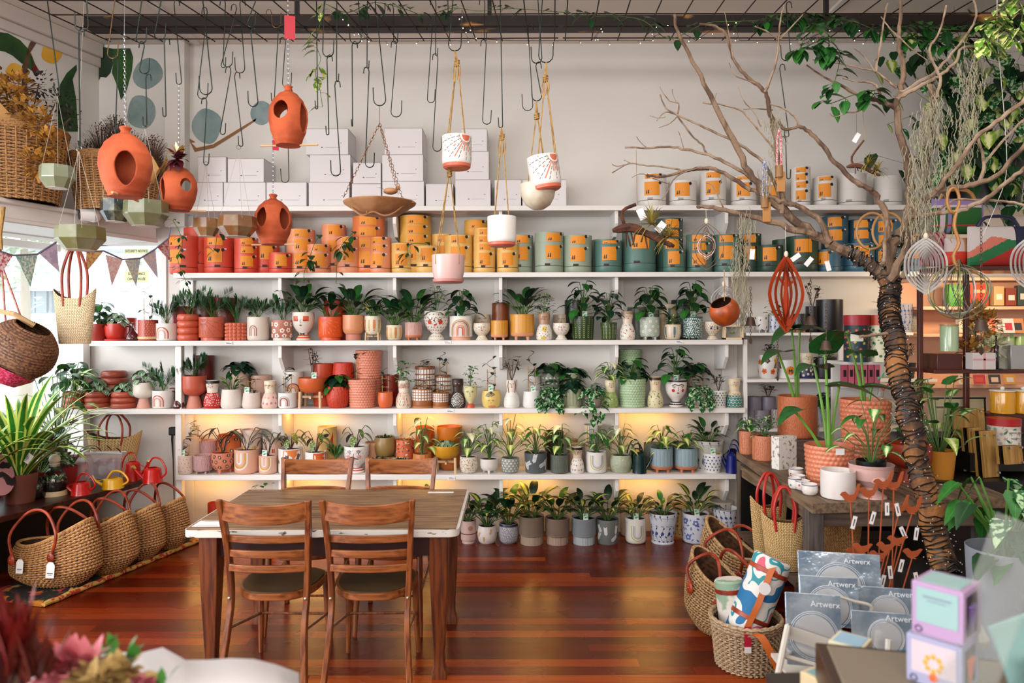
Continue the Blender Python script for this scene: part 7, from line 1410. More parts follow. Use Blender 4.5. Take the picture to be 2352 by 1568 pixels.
br = [
 ([(2043, 650), (1990, 600), (1935, 572), (1885, 548), (1839, 518), (1797, 482), (1755, 444), (1723, 398), (1685, 321), (1646, 250), (1618, 191), (1583, 125), (1557, 69), (1551, 34)], 4.2, 4.5, 19, 3.5),
 ([(1872, 540), (1811, 524), (1750, 505), (1713, 495), (1664, 482), (1620, 475), (1602, 477)], 4.25, 4.5, 11, 4.5),
 ([(1905, 560), (1880, 500), (1811, 466), (1778, 455), (1742, 441), (1717, 433), (1675, 404), (1642, 389), (1616, 386), (1580, 393), (1521, 407), (1487, 402)], 4.2, 4.6, 9, 3.5),
 ([(1765, 450), (1710, 398), (1654, 367), (1621, 355), (1578, 344), (1539, 338), (1488, 341), (1437, 339)], 4.4, 4.7, 6, 2.6),
 ([(1630, 389), (1580, 392), (1529, 384), (1478, 380), (1445, 376), (1407, 397)], 4.5, 4.7, 3.5, 1.5), ([(1445, 376), (1420, 382), (1407, 378)], 4.7, 4.7, 1.6, 1.2), ([(1452, 376), (1434, 368)], 4.7, 4.7, 1.4, 1),
 ([(1797, 470), (1761, 383), (1723, 349), (1685, 324), (1649, 309), (1608, 288), (1557, 265), (1530, 248), (1518, 218)], 4.4, 4.5, 6, 2),
 ([(1557, 265), (1560, 238), (1538, 232), (1516, 200)], 4.5, 4.5, 3, 1.3), ([(1557, 265), (1530, 258), (1509, 278)], 4.5, 4.5, 2.4, 1.2), ([(1530, 268), (1515, 272), (1493, 266)], 4.5, 4.5, 1.6, 1), ([(1557, 268), (1540, 284), (1514, 294)], 4.5, 4.5, 1.6, 1), ([(1556, 238), (1546, 215), (1545, 205)], 4.5, 4.5, 1.6, 1),
 ([(1558, 268), (1590, 312), (1612, 332), (1624, 356)], 4.5, 4.6, 2.6, 3),
 ([(1788, 380), (1774, 339), (1748, 306), (1723, 275), (1697, 252), (1644, 238), (1632, 240), (1616, 236)], 4.35, 4.5, 4, 2), ([(1644, 238), (1643, 228), (1647, 214)], 4.5, 4.5, 1.8, 1.2),
 ([(1800, 490), (1790, 370), (1776, 291), (1766, 245), (1759, 214), (1735, 192), (1710, 171), (1685, 133), (1669, 79), (1636, 59), (1608, 57)], 4.3, 4.6, 9, 3),
 ([(1759, 214), (1784, 143), (1789, 102), (1793, 51), (1803, 12)], 4.4, 4.4, 4.5, 2), ([(1790, 92), (1760, 72), (1735, 62)], 4.4, 4.4, 2.5, 1.5), ([(1793, 92), (1820, 62), (1845, 35)], 4.4, 4.4, 2.5, 1.4), ([(1735, 192), (1712, 184), (1688, 172), (1676, 145)], 4.4, 4.4, 2.4, 1.2), ([(1685, 133), (1672, 60), (1664, 22)], 4.5, 4.5, 2, 1),
 ([(1776, 255), (1740, 250), (1708, 252)], 4.4, 4.4, 2.4, 1.4), ([(1748, 292), (1735, 262), (1708, 230), (1698, 200)], 4.4, 4.4, 2.6, 1.2),
 ([(2042, 640), (2037, 560), (2037, 513), (2024, 471), (2005, 442), (1977, 427), (1943, 398), (1910, 365), (1885, 329), (1859, 304), (1836, 293), (1803, 298), (1790, 281)], 4.15, 4.3, 11, 4),
 ([(1836, 293), (1825, 268), (1800, 250), (1770, 240)], 4.3, 4.3, 4, 2),
 ([(2043, 650), (2046, 574), (2071, 541), (2088, 491), (2091, 449), (2088, 400), (2079, 357), (2068, 306), (2063, 255), (2067, 217), (2076, 179), (2075, 143), (2066, 102), (2066, 64), (2071, 15), (2066, -30)], 4.2, 4.1, 17, 4),
 ([(2062, 250), (2033, 237), (1997, 227), (1961, 214), (1931, 196), (1895, 179), (1854, 151)], 4.15, 4.2, 8, 1.8), ([(2033, 235), (2015, 204), (2002, 191), (1969, 189), (1936, 181)], 4.15, 4.2, 5, 1.6), ([(2061, 204), (2038, 184), (2012, 166), (1969, 156), (1915, 145), (1867, 139)], 4.15, 4.3, 4, 1.5),
 ([(1997, 240), (1970, 258), (1945, 260), (1920, 270), (1906, 262)], 4.15, 4.1, 3, 1.4), ([(2012, 166), (2020, 120), (2030, 60), (2040, 10)], 4.15, 4.15, 4, 2), ([(2066, 90), (2040, 60), (2025, 40)], 4.1, 4.1, 2.5, 1.2), ([(2066, 85), (2090, 110), (2130, 140)], 4.1, 4.0, 2.5, 1.2), ([(2012, 166), (1985, 130), (1960, 110)], 4.15, 4.2, 2, 1),
 ([(2063, 230), (2099, 209), (2135, 189), (2165, 171), (2198, 143), (2211, 112), (2249, 107), (2288, 82), (2321, 33), (2336, -10)], 4.1, 3.9, 7, 2.4), ([(2071, 214), (2104, 196), (2150, 166), (2186, 128), (2224, 79), (2244, 38), (2237, -5)], 4.1, 3.9, 5, 2.5),
 ([(2150, 225), (2155, 219), (2160, 179), (2142, 140), (2137, 112), (2160, 74), (2175, 15)], 4.0, 3.95, 5.5, 2.5), ([(2137, 281), (2146, 245), (2135, 199)], 4.0, 4.0, 8, 6),
 ([(2045, 645), (2080, 574), (2096, 524), (2110, 477), (2155, 441), (2199, 433), (2249, 424), (2288, 408), (2315, 380), (2360, 328)], 4.1, 3.8, 13, 6), ([(2110, 480), (2130, 380), (2140, 300), (2137, 270)], 4.05, 4.0, 9, 6),
 ([(2095, 500), (2155, 491), (2199, 488), (2241, 471), (2277, 449), (2324, 413), (2360, 383)], 4.0, 3.7, 7, 6), ([(2144, 494), (2185, 466), (2216, 460), (2282, 463), (2318, 466), (2360, 476)], 4.0, 3.7, 4, 3.5),
 ([(2150, 440), (2198, 383), (2224, 344), (2257, 306), (2300, 275), (2360, 226)], 3.95, 3.75, 7, 6), ([(2249, 424), (2262, 380), (2250, 330), (2240, 310)], 3.9, 3.9, 6, 3), ([(2262, 378), (2300, 330), (2352, 278)], 3.9, 3.8, 4, 3),
 ([(2052, 775), (2030, 769), (2000, 772), (1975, 776)], 4.0, 3.9, 6, 3.5), ([(2030, 607), (2033, 560), (2039, 500)], 4.1, 4.1, 6, 4), ([(2075, 640), (2092, 600), (2110, 545)], 4.05, 4.0, 9, 7),
 ([(1606, 386), (1555, 405), (1529, 450), (1513, 462)], 4.5, 4.5, 2.4, 1), ([(1662, 478), (1650, 455), (1637, 428), (1622, 420)], 4.5, 4.5, 2.4, 1.4), ([(1650, 448), (1655, 425), (1658, 412)], 4.5, 4.5, 1.6, 1), ([(1487, 402), (1470, 400), (1452, 408)], 4.6, 4.6, 2, 1), ([(1500, 410), (1520, 418), (1542, 424)], 4.6, 4.6, 2, 1), ([(1488, 341), (1470, 325), (1463, 314)], 4.7, 4.7, 1.8, 1), ([(1571, 342), (1566, 320), (1559, 302)], 4.7, 4.7, 1.6, 1)]
for i, (pts, d0, d1, r0, r1) in enumerate(br):
 n = len(pts) - 1; b = MB(); limb(b, [(x, y, d0 + (d1 - d0) * k / n, (r0 + (r1 - r0) * (k / n) ** .8) * (1.0 if i else 1)) for k, (x, y) in enumerate(pts)], BARK if r0 > 7 else BARK2, 8 if r0 > 5 else 5, seed=i); b.build('branch' if r0 > 3.2 else 'twig', tree)
r = thing('trunk_string_lights', 'black light cable wound tightly around the tree trunk', 'string lights', TO); g = random.Random(8)
def wind(W, R_, turns, nm):
 b = MB(); pts = []; n = turns * 10
 for i in range(n):
  q = i / n * (len(W) - 1.001); k = int(q); p = W[k].lerp(W[k + 1], q - k); d = (W[k + 1] - W[k]).normalized(); x = d.cross(V((0, 1, 0))).normalized(); y = d.cross(x); a = 2 * pi * i / 10; rr = (R_[k] * (1 - q + k) + R_[k + 1] * (q - k)) + .004; pts.append(p + (x * cos(a) + y * sin(a)) * rr + d * g.uniform(-.012, .012))
 b.tube(pts, .0042, BLACK, n=5);
 for i in range(0, n, 3): p = pts[i]; q = V((g.uniform(-1, 1), g.uniform(-1, .3), g.uniform(-.6, .6))).normalized() * .03; b.tube([p, p + q], .0013, BLACK, n=3); b.ball(p + q, .003, C('#cfc8bc', .2), n=5, k=4)
 b.build(nm, r)
wind(TW, TR, 84, 'cable'); tmp = MB(); W1_, R1_ = limb(tmp, [(2043, 650, 4.2, 21), (1990, 600, 4.21, 19), (1945, 575, 4.22, 18)], BARK); wind(W1_, R1_, 12, 'cable'); W1_, R1_ = limb(tmp, [(2043, 650, 4.2, 19), (2046, 574, 4.2, 17), (2066, 545, 4.2, 16)], BARK); wind(W1_, R1_, 12, 'cable')
b = MB(); p = P(2165, 1312, 3.6); b.box((p.x + .05, 3.62, p.z / 2 - .002), (.42, .28, p.z), mat('black_plinth', '#0b0a0a', .5)); b.build('plinth', label='low black plinth carrying the wrapped tree trunk', cat='plinth')
MOSS = C('#958e76', .9)
def moss(label, pts, n, d, sp, L, seed):
 g = random.Random(seed); o = P(*pts[0], d); r = thing('spanish_moss', label, 'moss', o); r['kind'] = 'stuff'; b = MB(); W = smooth_path([P(x, y, d) - o for x, y in pts], 6)
 for i in range(n):
  p = W[g.randint(0, len(W) - 1)] + V((g.gauss(0, sp), g.gauss(0, .03), g.gauss(0, sp))); q = [p]
  for k in range(5): q.append(q[-1] + V((g.uniform(-1, 1) * .35, g.uniform(-1, 1) * .2, -g.uniform(.2, 1))) * L / 4)
  b.tube(q, .0019, MOSS, n=3, cap=False)
 b.build('strands', r)
moss('thick grey green moss hanging beside the main upright trunk', [(2150, 240), (2130, 300), (2125, 360), (2120, 430), (2118, 500), (2130, 540)], 560, 3.98, .04, .11, 1)
moss('upper cascade of pale moss over the pothos curtain', [(2238, 120), (2235, 180), (2225, 240), (2215, 300), (2205, 350), (2175, 400)], 300, 3.95, .035, .1, 2)
moss('long wisp of moss hanging near the wire spinner', [(1712, 500), (1705, 560), (1700, 620), (1703, 690), (1700, 730)], 260, 4.35, .03, .1, 3)
moss('small moss tuft around the wooden chimes', [(1775, 270), (1790, 300), (1770, 400), (1762, 430)], 130, 4.3, .025, .07, 4)
def airplant(px, py, d, label, s=1.0, strng=None, seed=1, tags=()):
 g = random.Random(seed); o = P(px, py, d); r = thing('air_plant_ornament', label, 'air plant', o); dr = mat('driftwood', '#5e3826', .9, col2='#3c2218', scale=20, bump=.5); b = MB()
 b.tube(smooth_path([V((-.2, 0, .0)) * s, V((-.09, 0, .02)) * s, V((0, .0, -.01)) * s, V((.1, 0, -.06)) * s, V((.19, 0, -.1)) * s]), [.012 * s, .022 * s] + [.03 * s] * 4 + [.022 * s] * 4 + [.016 * s] * 2 + [.01 * s], dr, n=7)
 for k in range(9): a = V((g.uniform(-.12, .15), g.uniform(-.02, .02), 0)) * s; b.tube([a, a + V((g.uniform(-.03, .03), g.uniform(-.02, .02), g.uniform(-.12, -.03))) * s], .006 * s, dr, n=5)
 if strng: b.tube(smooth_path([V((-.12, 0, .02)) * s, V((-.14, 0, .12)) * s, P(strng[0] - 3, strng[1] + 12, d) - o]), .012 * s, dr, n=6)
 b.build('driftwood', r); b = MB()
 for cx, cz in ((.05, .04), (.16, -.04)):
  for i in range(46): a = g.uniform(-.9, 3.9); b.leaf(V((cx, 0, cz)) * s, V((cos(a), g.uniform(-.8, .4), sin(a))), .17 * s * g.uniform(.6, 1.1), .017 * s, leafmat('air_leaf', '#8a9a3c', '#a87c44', 'edge'), 'needle', .9, n=6)
 b.build('air_plants', r)
 if strng: b = MB(); b.tube([P(strng[0], strng[1] + 10, d) - o, P(strng[2], strng[3], d) - o], .0015, ROPE, n=4); b.build('string', r)
 for (x, z, a) in tags: b = MB(); b.box((0, 0, 0), (.045, .001, .07), CARD); b.build('paper_tag', r, loc=(x, -.02, z), rot=(0, rad(a), 0))
airplant(1480, 530, 4.55, 'large driftwood piece of spiky air plants hanging over teal planters', 1.0, (1464, 458, 1462, 345), 1, ((.1, .02, 40), (-.02, .1, -25)))
airplant(1985, 385, 4.2, 'small hooked driftwood twig with one spiky air plant', .5, (1988, 312, 1981, 240), 2)
SILV = C('#e6e6e6', .28, metal=.7); COPP = C('#a83a14', .4, metal=.3)
def spinner(px, top, bot, w, d, label, m, rings=8, inner=0, twist=16, hang=None, tree_=False, band=.007):
 o = P(px, (top + bot) / 2, d); r = thing('wind_spinner', label, 'wind spinner', o); H, W = MZ((bot - top) / 2, d), MZ(w / 2, d); b = MB()
 for k in range(rings):
  q = 1 - (1 - inner) * k / rings; a = rad(twist * (k + .4)); ax = V((cos(a), sin(a), 0)); ex = 1.7 if tree_ else 2.5; pts = [ax * W * q * (1 - abs(cos(t_)) ** ex) * (1 if t_ < pi else -1) + V((0, 0, H * q * cos(t_))) for t_ in [2 * pi * i / 40 for i in range(41)]]
  n = len(pts); vs = []
  for i, p in enumerate(pts):
   t_ = (pts[(i + 1) % 40] - pts[i - 1 if i else 39]).normalized(); nn = t_.cross(V((-sin(a), cos(a), 0))); vs += [p - nn * band * .5, p + nn * band * .5]
  f = V((-sin(a), cos(a), 0)) * .0008; b.add([v + f for v in vs] + [v - f for v in vs], [x for i in range(n - 1) for x in ((2 * i, 2 * i + 2, 2 * i + 3, 2 * i + 1), (2 * n + 2 * i + 1, 2 * n + 2 * i + 3, 2 * n + 2 * i + 2, 2 * n + 2 * i))], m)
 b.build('rings', r)
 if tree_:
  b = MB(); b.prism([(x * W * .9, z * H * .9) for x, z in ((-.22, -.95), (.22, -.95), (.5, -.5), (.2, -.75), (.22, -.3), (.12, .1), (.1, .2), (.5, .35), (.45, .42), (.15, .32), (.2, .6), (.14, .62), (.05, .4), (-.05, .8), (-.12, .78), (-.08, .35), (-.45, .5), (-.48, .44), (-.14, .22), (-.14, .1), (-.24, -.3), (-.2, -.75), (-.5, -.5))], -.001, .001, m); b.build('boab_tree_cutout', r)
 if hang: b = MB(); b.tube([(0, 0, H), P(hang[0], hang[1], d) - o], .0012, C('#c8c0b0', .5), n=4); b.ball((0, 0, H * 1.06), .012, C('#cfc4ac', .7), n=8, k=5, sz=1.6); b.build('cord', r)
spinner(1806, 590, 762, 82, 4.1, 'rust red spinner with boab tree cutout', COPP, 5, .5, 22, (1804, 520), True, .02)
spinner(2127, 548, 676, 100, 3.9, 'polished silver ring spinner at the right of the trunk', SILV, 9, .1, 7, (2125, 480), band=.012)
spinner(2370, 545, 670, 100, 3.7, 'polished silver ring spinner cut by the right picture edge', SILV, 8, .2, 8, (2368, 470), band=.012)
spinner(1623, 512, 620, 84, 4.4, 'pinkish wire cage spinner before teal planters', C('#a88a80', .3, metal=.8), 8, .3, 24, (1622, 480), band=.004)
spinner(1663, 655, 720, 62, 4.45, 'small silver spinner with leafy tree cutout', SILV, 4, .5, 14, (1663, 620), True, .006)
o = P(2203, 672, 3.9); r = thing('wire_hoop_holder', 'large globe of wire hoops with trailing air plant strands', 'hanging ornament', o); b = MB(); g = random.Random(5)
for k in range(7): a = rad(25 * k + 10); ax = V((cos(a), sin(a), .12 * sin(k))); rx = MZ(78 - 3 * k, 3.9); b.tube([ax * rx * cos(t_) + V((0, 0, rx * .8 * sin(t_))) for t_ in [2 * pi * i / 36 for i in range(37)]], .0035, C('#9c9a94' if k % 2 else '#8a8a5c', .35, metal=.5), n=5)
b.build('hoops', r); b = MB()
for i in range(22): b.tube(smooth_path([V((0, 0, .18)), V((g.uniform(-.06, .06), g.uniform(-.03, .03), .05)), V((g.uniform(-.1, .1), 0, -.12))]), .0015, (MOSS, BLACK)[i % 2], n=3)
b.build('wire_strands', r); b = MB(); b.tube(smooth_path([P(2200, 480, 3.9) - o, P(2192, 520, 3.9) - o, P(2203, 560, 3.9) - o, P(2190, 590, 3.9) - o, P(2200, 622, 3.9) - o]), .009, C('#a8743c', .5)); b.tube([P(2190 + 14 * cos(a), 462 - 28 * sin(a) , 3.9) - o for a in [2 * pi * i / 16 for i in range(17)]], .008, C('#a8743c', .5)); b.build('rattan_hook', r)
for px, nm in ((2003, 'left'), (2040, 'right')):
 o = P(px, 532, 4.3); b = MB(); ell(b, (0, 0, 0), (1, 0, .3), (0, .35, 1), .09, .11, .008, C('#a87c48', .5), 24, 8); b.build('rattan_ring', loc=o, label='pale rattan ring hanging left of the upright trunk, %s of two' % nm, cat='ring', group='rattan rings')
o = P(1664, 716, 4.2); R = MZ(34, 4.2); r = thing('coconut_bowl', 'round orange bowl with a slanted opening hanging by cord', 'hanging bowl', o); ORG = mat('orange_gourd', '#b4501a', .35, col2='#8a3a10', scale=7); M_ = Matrix.Rotation(rad(-28), 3, 'Y') @ Matrix.Rotation(rad(22), 3, 'X')
b = MB(); pr = [(R * sin(a) + .0004, -R * cos(a)) for a in [pi * .76 * i / 18 for i in range(19)]]; b.lathe(pr, ORG, 36, M=M_); b.lathe([(x * .93, z * .93) for x, z in pr][::-1], C('#2c140c', .6), 36, M=M_); b.build('bowl', r); b = MB(); b.tube([(0, 0, R * .7), P(1664, 620, 4.2) - o], .0022, ROPE, n=5); b.build('cord', r)
BELL = C('#4c3a30', .5, metal=.5)
def bell(px, py, s_, d, label, cy, leafy=True):
 o = P(px, py, d); r = thing('hanging_bell', label, 'bell', o); k = MZ(s_, d); b = MB(); b.lathe([(.0004, k * .9), (k * .5, k * .8), (k * .72, k * .2), (k * .85, -k * .5), (k * 1.05, -k * .75), (k * .95, -k * .7), (k * .6, k * .2), (.0004, k * .6)], BELL, 24); b.build('bell_body', r)
 b = MB(); chain(b, (0, 0, k * .9), P(px, cy, d) - o, BELL, .022, .0016); chain(b, (0, 0, -k * .4), (0, 0, -k * 2.6), BELL, .018, .0012); b.build('chain', r)
 if leafy: b = MB(); b.prism([(0, 0), (k * .3, -k * .8), (k * .28, -k * 1.2), (0, -k * 1.5), (-k * .28, -k * 1.2), (-k * .3, -k * .8)], -.001, .001, BELL); b.build('clapper_leaf', r, loc=(0, 0, -k * 2.5))
bell(1724, 740, 13, 4.3, 'small brown bell at the end of third shelf', 660); bell(1862, 738, 13, 4.2, 'ribbed grey bell right of the rust red spinner', 640); bell(2254, 750, 17, 3.7, 'largest dark bell hanging low at the right', 520); bell(1897, 795, 14, 4.0, 'brown bell over the alocasia leaves', 700); bell(1786, 840, 9, 4.2, 'tiny bell over the second cabinet shelf', 780)
for (px, py, d, lab, c1) in ((1790, 395, 4.25, 'upper bamboo chime with wooden plate and pink braided cord', '#b8485a'), (1757, 465, 4.3, 'lower bamboo chime with wooden plate and blue braided cord', '#5a6aa0')):
 o = P(px, py, d); r = thing('bamboo_chime', lab, 'wind chime', o); b = MB(); b.lathe([(.0004, .035), (.022, .035), (.022, -.035), (.018, -.035), (.0004, .02)], C('#8a6238', .6), 14); b.build('bamboo', r); b = MB(); b.box((.012, .0, -.06), (.05, .006, .12), C('#a8743c', .6)); b.build('plate', r, bevel=.004)
 b = MB(); cm = mat('braid_' + c1.strip('#'), c1, .8, col2='#d8c8c0', scale=150); b.tube([(-.012, 0, .035), (-.01, 0, .2), (0, 0, .25)], .006, cm); b.tube([(.012, 0, .035), (.012, 0, .2), (0, 0, .25)], .006, cm); b.build('braided_cord', r)
for i, (x, y, y0, a) in enumerate(((1728, 585, 495, 5), (1828, 592, 530, 55), (1858, 602, 540, 40), (1902, 612, 570, -15), (1968, 318, 262, 30))):
 o = P(x, y, 4.22); r = thing('paper_tag', 'white paper tag dangling below the left branches, %s from the left' % ORD[i], 'tag', o, group='paper tags on the bare tree'); b = MB(); b.box((0, 0, 0), (.028, .001, .06), CARD); b.build('card', r, rot=(0, rad(a), 0)); b = MB(); b.tube([(0, 0, .02), P(x, y0, 4.22) - o], .001, BLACK, n=3); b.build('string', r)
# WHITE CABINET behind the tree
r = thing('open_cabinet', 'white open cabinet with narrow shelves right of the wall shelves', 'cabinet', (0, 0, 0)); cd = 5.86
CS = {q: P(0, y, cd).z for q, y in ((1, 765), (2, 872), (3, 985), (4, 1195))}
b = MB()
for px in (1712, 1932): b.box((WX(px, cd), cd + .01, SH[3] / 2), (.03, .03, SH[3]), WHITE); b.box((WX(px, cd), BACK - .02, SH[3] / 2), (.03, .03, SH[3]), WHITE)
b.build('posts', r, bevel=.002)
for q, z in CS.items(): b = MB(); x0, x1 = WX(1712, cd), WX({1: 2095, 2: 2150, 3: 2150, 4: 1800}[q], cd); b.box(((x0 + x1) / 2, cd + .13, z - .012), (x1 - x0, .3, .024), WHITE); b.build('shelf_board', r, bevel=.002)
for q in CS: SH['c%d' % q] = CS[q]
def cpot(q, cx, w, top, shape, col, label, pat=None, pl=None, **kw):
 return pot('c%d' % q, cx, w, top, shape, col, label, pat, pl, d=kw.pop('d', cd + .09), where='cabinet %s shelf' % {1: 'top', 2: 'middle', 3: 'lower', 4: 'lowest'}[q], **kw)
cpot(1, 1749, 30, 728, 'footed', '#c8c4c0', 'small white footed pot with dark ovals', lambda D, g: pt_leaves(D, g, ('#16181c',), 5, 2, .5, .4))
cpot(1, 1780, 32, 727, 'cyl', '#b9bcc4', 'white cube-like pot with navy flowers', lambda D, g: pt_vines(D, g, '#283a6c', '#34488a', 6), pl=('mint', 690, 56))
cpot(1, 1836, 34, 722, 'footed', '#16181e', 'black pot with fine white dashes on wooden base', lambda D, g: pt_strokes(D, g, '#8a90a0', 12, 8, .04, w=.002), foot='#a8642c')
cpot(1, 1905, 58, 690, 'cyl', '#0f0d10', 'tall glossy black bottle-shaped vase', d=5.98)
cpot(1, 1866, 30, 705, 'cyl', '#17151a', 'small black pot with trailing dark sprigs', pl=('twig', 650, 50), d=6.0)
cpot(1, 2072, 44, 700, 'tapers', '#9a9aa4', 'blue and white floral vase right of the trunk', lambda D, g: pt_vines(D, g, '#3c4a7c', '#52629a', 8)); cpot(1, 2092, 34, 720, 'round', '#8c8a84', 'grey patterned round vase at the cabinet end', lambda D, g: pt_dots(D, g, '#3a3c44', 12, 8, .05, .5), d=6.02)
doll('c2', 1851, 36, 812, 'navy doll vase with cream blobs, cabinet middle shelf', '#cfc2ae', '#1c2450', lambda D, g: pt_dots(D, g, '#c8b890', 7, 5, .16, .4), dict(eyes='open'), d=cd + .09, where='')
cpot(2, 1763, 44, 816, 'round', '#d0ccc8', 'white jar painted with orange and black abstract fruit', lambda D, g: (pt_flowers(D, g, ('#c8601c', '#141618', '#c8a02c'), '#a8281c', 4, 2, .3)), pl=('twig', 790, 40)); cpot(2, 1808, 40, 828, 'cyl', '#c9c6c4', 'white square pot with a colourful round emblem', lambda D, g: (D.disc(0, D.H * .45, D.R * .5, G('#c8741c')), D.disc(0, D.H * .4, D.R * .3, G('#1c1c24'))))
cpot(2, 1895, 50, 822, 'cyl', '#121214', 'black pot with small-leafed creeper', pl=('nerve', 800, 60)); cpot(2, 2080, 44, 835, 'taper', '#1c1e22', 'black bowl pot behind the trunk', pl=('twig', 790, 60))
cpot(3, 1732, 34, 912, 'cyl', '#77707c', 'grey lilac pot, left of two', d=6.0); cpot(3, 1764, 34, 912, 'cyl', '#736c78', 'grey lilac pot, right of two with dark sprig', d=6.0, pl=('twig', 880, 36)); cpot(3, 1748, 36, 942, 'cyl', '#7d7682', 'lower lilac pot in front'); cpot(3, 1785, 34, 940, 'cyl', '#9a8f88', 'marbled pale pot in front', m=RELF('mb', '#a09690', '#7c7068')); cpot(3, 1905, 46, 935, 'taper', '#8f8f92', 'grey wave pot with one large leaf', m=RELF('mb2', '#949497', '#78787c'), pl=('heart', 900, 60)); cpot(3, 1905, 50, 905, 'cyl', '#a4a4aa', 'pale grey pot at the back', d=6.05)
cpot(4, 1748, 60, 1118, 'bowl', '#d4cec8', 'white bowl planter on wooden stand under the workbench', stand=36, d=5.75)
def canister(px, top, bot, w, d, body, lid, dots, label, extra=None):
 z = P(0, bot, d).z; H = P(0, top, d).z - z; R = MZ(w / 2, d); r = thing('gift_canister', label, 'canister', (WX(px, d), d, z)); b = MB(); prof = [(.0004, 0), (R, 0), (R, H * .8)]; b.lathe(prof, C(body, .4), 32); D = Dec(b, prof[1:]); g = random.Random(px); pt_flowers(D, g, dots, dots[0], 6, 5, .13); pt_leaves(D, g, ('#2c6a4c', dots[1]), 6, 4, .3, .4); (extra(D) if extra else None); b.build('tin', r)
 b = MB(); b.lathe([(R, H * .78), (R * 1.03, H * .78), (R * 1.03, H), (.0004, H)], C(lid, .4), 32); b.build('lid', r)
dk = 5.2
lbl = lambda D: (D.lay(), D.lay(), D.poly([(-D.R * .9, D.H * .55), (D.R * .1, D.H * .55), (D.R * .1, D.H * .75), (-D.R * .9, D.H * .75)], G('#d8d4c4')))
rk = thing('display_stand', 'white display stand with small ledges behind the trunk', 'stand', (WX(1995, dk), dk + .1, 0)); b = MB(); zt = P(0, 832, dk).z; b.box((0, 0, zt - .01), (.4, .26, .02), WHITE); b.box((0, .1, zt / 2), (.36, .03, zt - .02), WHITE); zt2 = P(0, 884, dk).z; b.box((0, 0, zt2 - .01), (.4, .26, .02), WHITE); b.build('frame', rk)
canister(1967, 725, 832, 54, dk, '#14323c', '#a01a28', ('#c8b04c', '#c83c3c'), 'dark teal flowered canister with red lid', lbl); canister(2023, 725, 832, 54, dk, '#d8d0b0', '#b8442c', ('#2c6a4c', '#3c8a5c'), 'cream cactus print canister with orange lid')
g = random.Random(3)
for i in range(6):
 x = 1938 + i * 15; o = P(x, 884, dk - .05); r = thing('seed_packet', 'pink rolled packet hanging on the display stand, %s from the left' % ORD[i], 'packet', o, group='pink rolled packets'); b = MB(); b.box((0, 0, .07), (.038, .03, .14), C(('#a8485c', '#b85a6c')[i % 2], .6)); b.box((0, -.016, .08), (.02, .002, .05), BLACK); b.build('packet', r)
for i, (x, y, c) in enumerate(((1990, 900, '#2c8a6c'), (2010, 915, '#a8a8ac'), (2030, 895, '#b8382c'), (2020, 870, '#4a9a7c'), (2000, 930, '#9c3c5c'))):
 o = P(x, y, dk - .12); b = MB(); b.leaf((0, 0, 0), (1, 0, .2), .07, .025, C(c, .4), 'lance', n=4); b.leaf((.02, 0, 0), (.3, 0, 1), .05, .03, C(c, .4), 'lance', n=4); b.ball((-.005, 0, 0), .012, C(c, .4), n=8, k=5); b.tube([(0, 0, -.0), (.0, .03, -.12)], .001, BLACK); b.build('bird_ornament', loc=o, label='small %s bird ornament on a wire behind the trunk' % ('teal', 'grey', 'red', 'mint', 'plum')[i], cat='ornament', group=None)
PEACH = mat('peach_paint', '#dfae90', .6); pr_ = thing('peach_shelving', 'peach painted shelving with gift cards at the far right', 'shelving', (WX(2290, 6.0), 6.0, 0)); W2_ = 1.5; ox = WX(2290, 6.0)
b = MB(); b.box((.0, .11, 1.1), (W2_, .03, 2.1), PEACH); b.build('back_panel', pr_)
for y in (706, 768, 885, 640): z = P(0, y, 5.85).z; b = MB(); b.box((0, -.04, z - .012), (W2_, .3, .025), PEACH); b.build('shelf_board', pr_)
DW2 = mat('mahogany', '#4a1a0e', .3); r = thing('dark_ladder_stand', 'dark red timber frame stand with shelves at the right', 'stand', (0, 0, 0)); sd = 4.9; b = MB()
for px in (2113, 2219): b.box((WX(px, sd), sd, 1.05), (.03, .03, 2.1), DW2)
b.box((WX(2300, sd), sd, P(0, 622, sd).z), (.95, .3, .03), DW2); b.build('frame', r, bevel=.003)
b = MB(); zc = P(0, 853, sd).z; b.box((WX(2265, sd), sd + .04, zc), (.85, .32, .025), DW2); b.build('shelf', r, bevel=.003); b = MB(); zb_ = P(0, 812, sd).z; b.box((WX(2165, sd), sd + .02, zb_ - .07), (.17, .2, .13), DW2); b.build('box', r, bevel=.003)
b = MB(); zd = P(0, 1000, 4.8).z; b.box((WX(2290, 4.8), 4.85, zd / 2), (1.1, .35, zd), BLACK); b.build('black_cabinet', label='black cabinet carrying flower presses at the right', cat='cabinet')
b = MB(); zd2 = P(0, 1100, 4.4).z; b.box((WX(2260, 4.4), 4.45, zd2 / 2), (.75, .3, zd2), BLACK); b.build('black_counter', label='low black counter under the nearest flower press', cat='counter')
def candle(px, top, bot, w, d, col, label, glassy=True):
 z = P(0, bot, d).z; H = P(0, top, d).z - z; R = MZ(w / 2, d); r = thing('jar_candle', label, 'candle', (WX(px, d), d, z)); b = MB(); b.lathe([(.0004, 0), (R, 0), (R, H * .92), (R * .95, H)], C(col, .12, coat=.5), 28); b.build('jar', r); b = MB(); b.lathe([(R * 1.0, H), (R * 1.04, H), (R * 1.04, H * 1.06), (.0004, H * 1.06)], C('#b08a58' if not glassy else '#d8d4c8', .3), 28); (b.ball((0, 0, H * 1.12), .014, C('#e0dcd4', .1), n=10, k=6) if glassy else None); b.build('lid', r)
candle(2180, 750, 808, 38, sd, '#a8c09a', 'pale green jar candle on the dark box', False)
for i in range(4): candle(2290 + 26 * i, 758, 800, 24, 5.85 - .0, '#8fae6c', 'small green lidded candle on the peach shelf, %s from the left' % ORD[i], False)
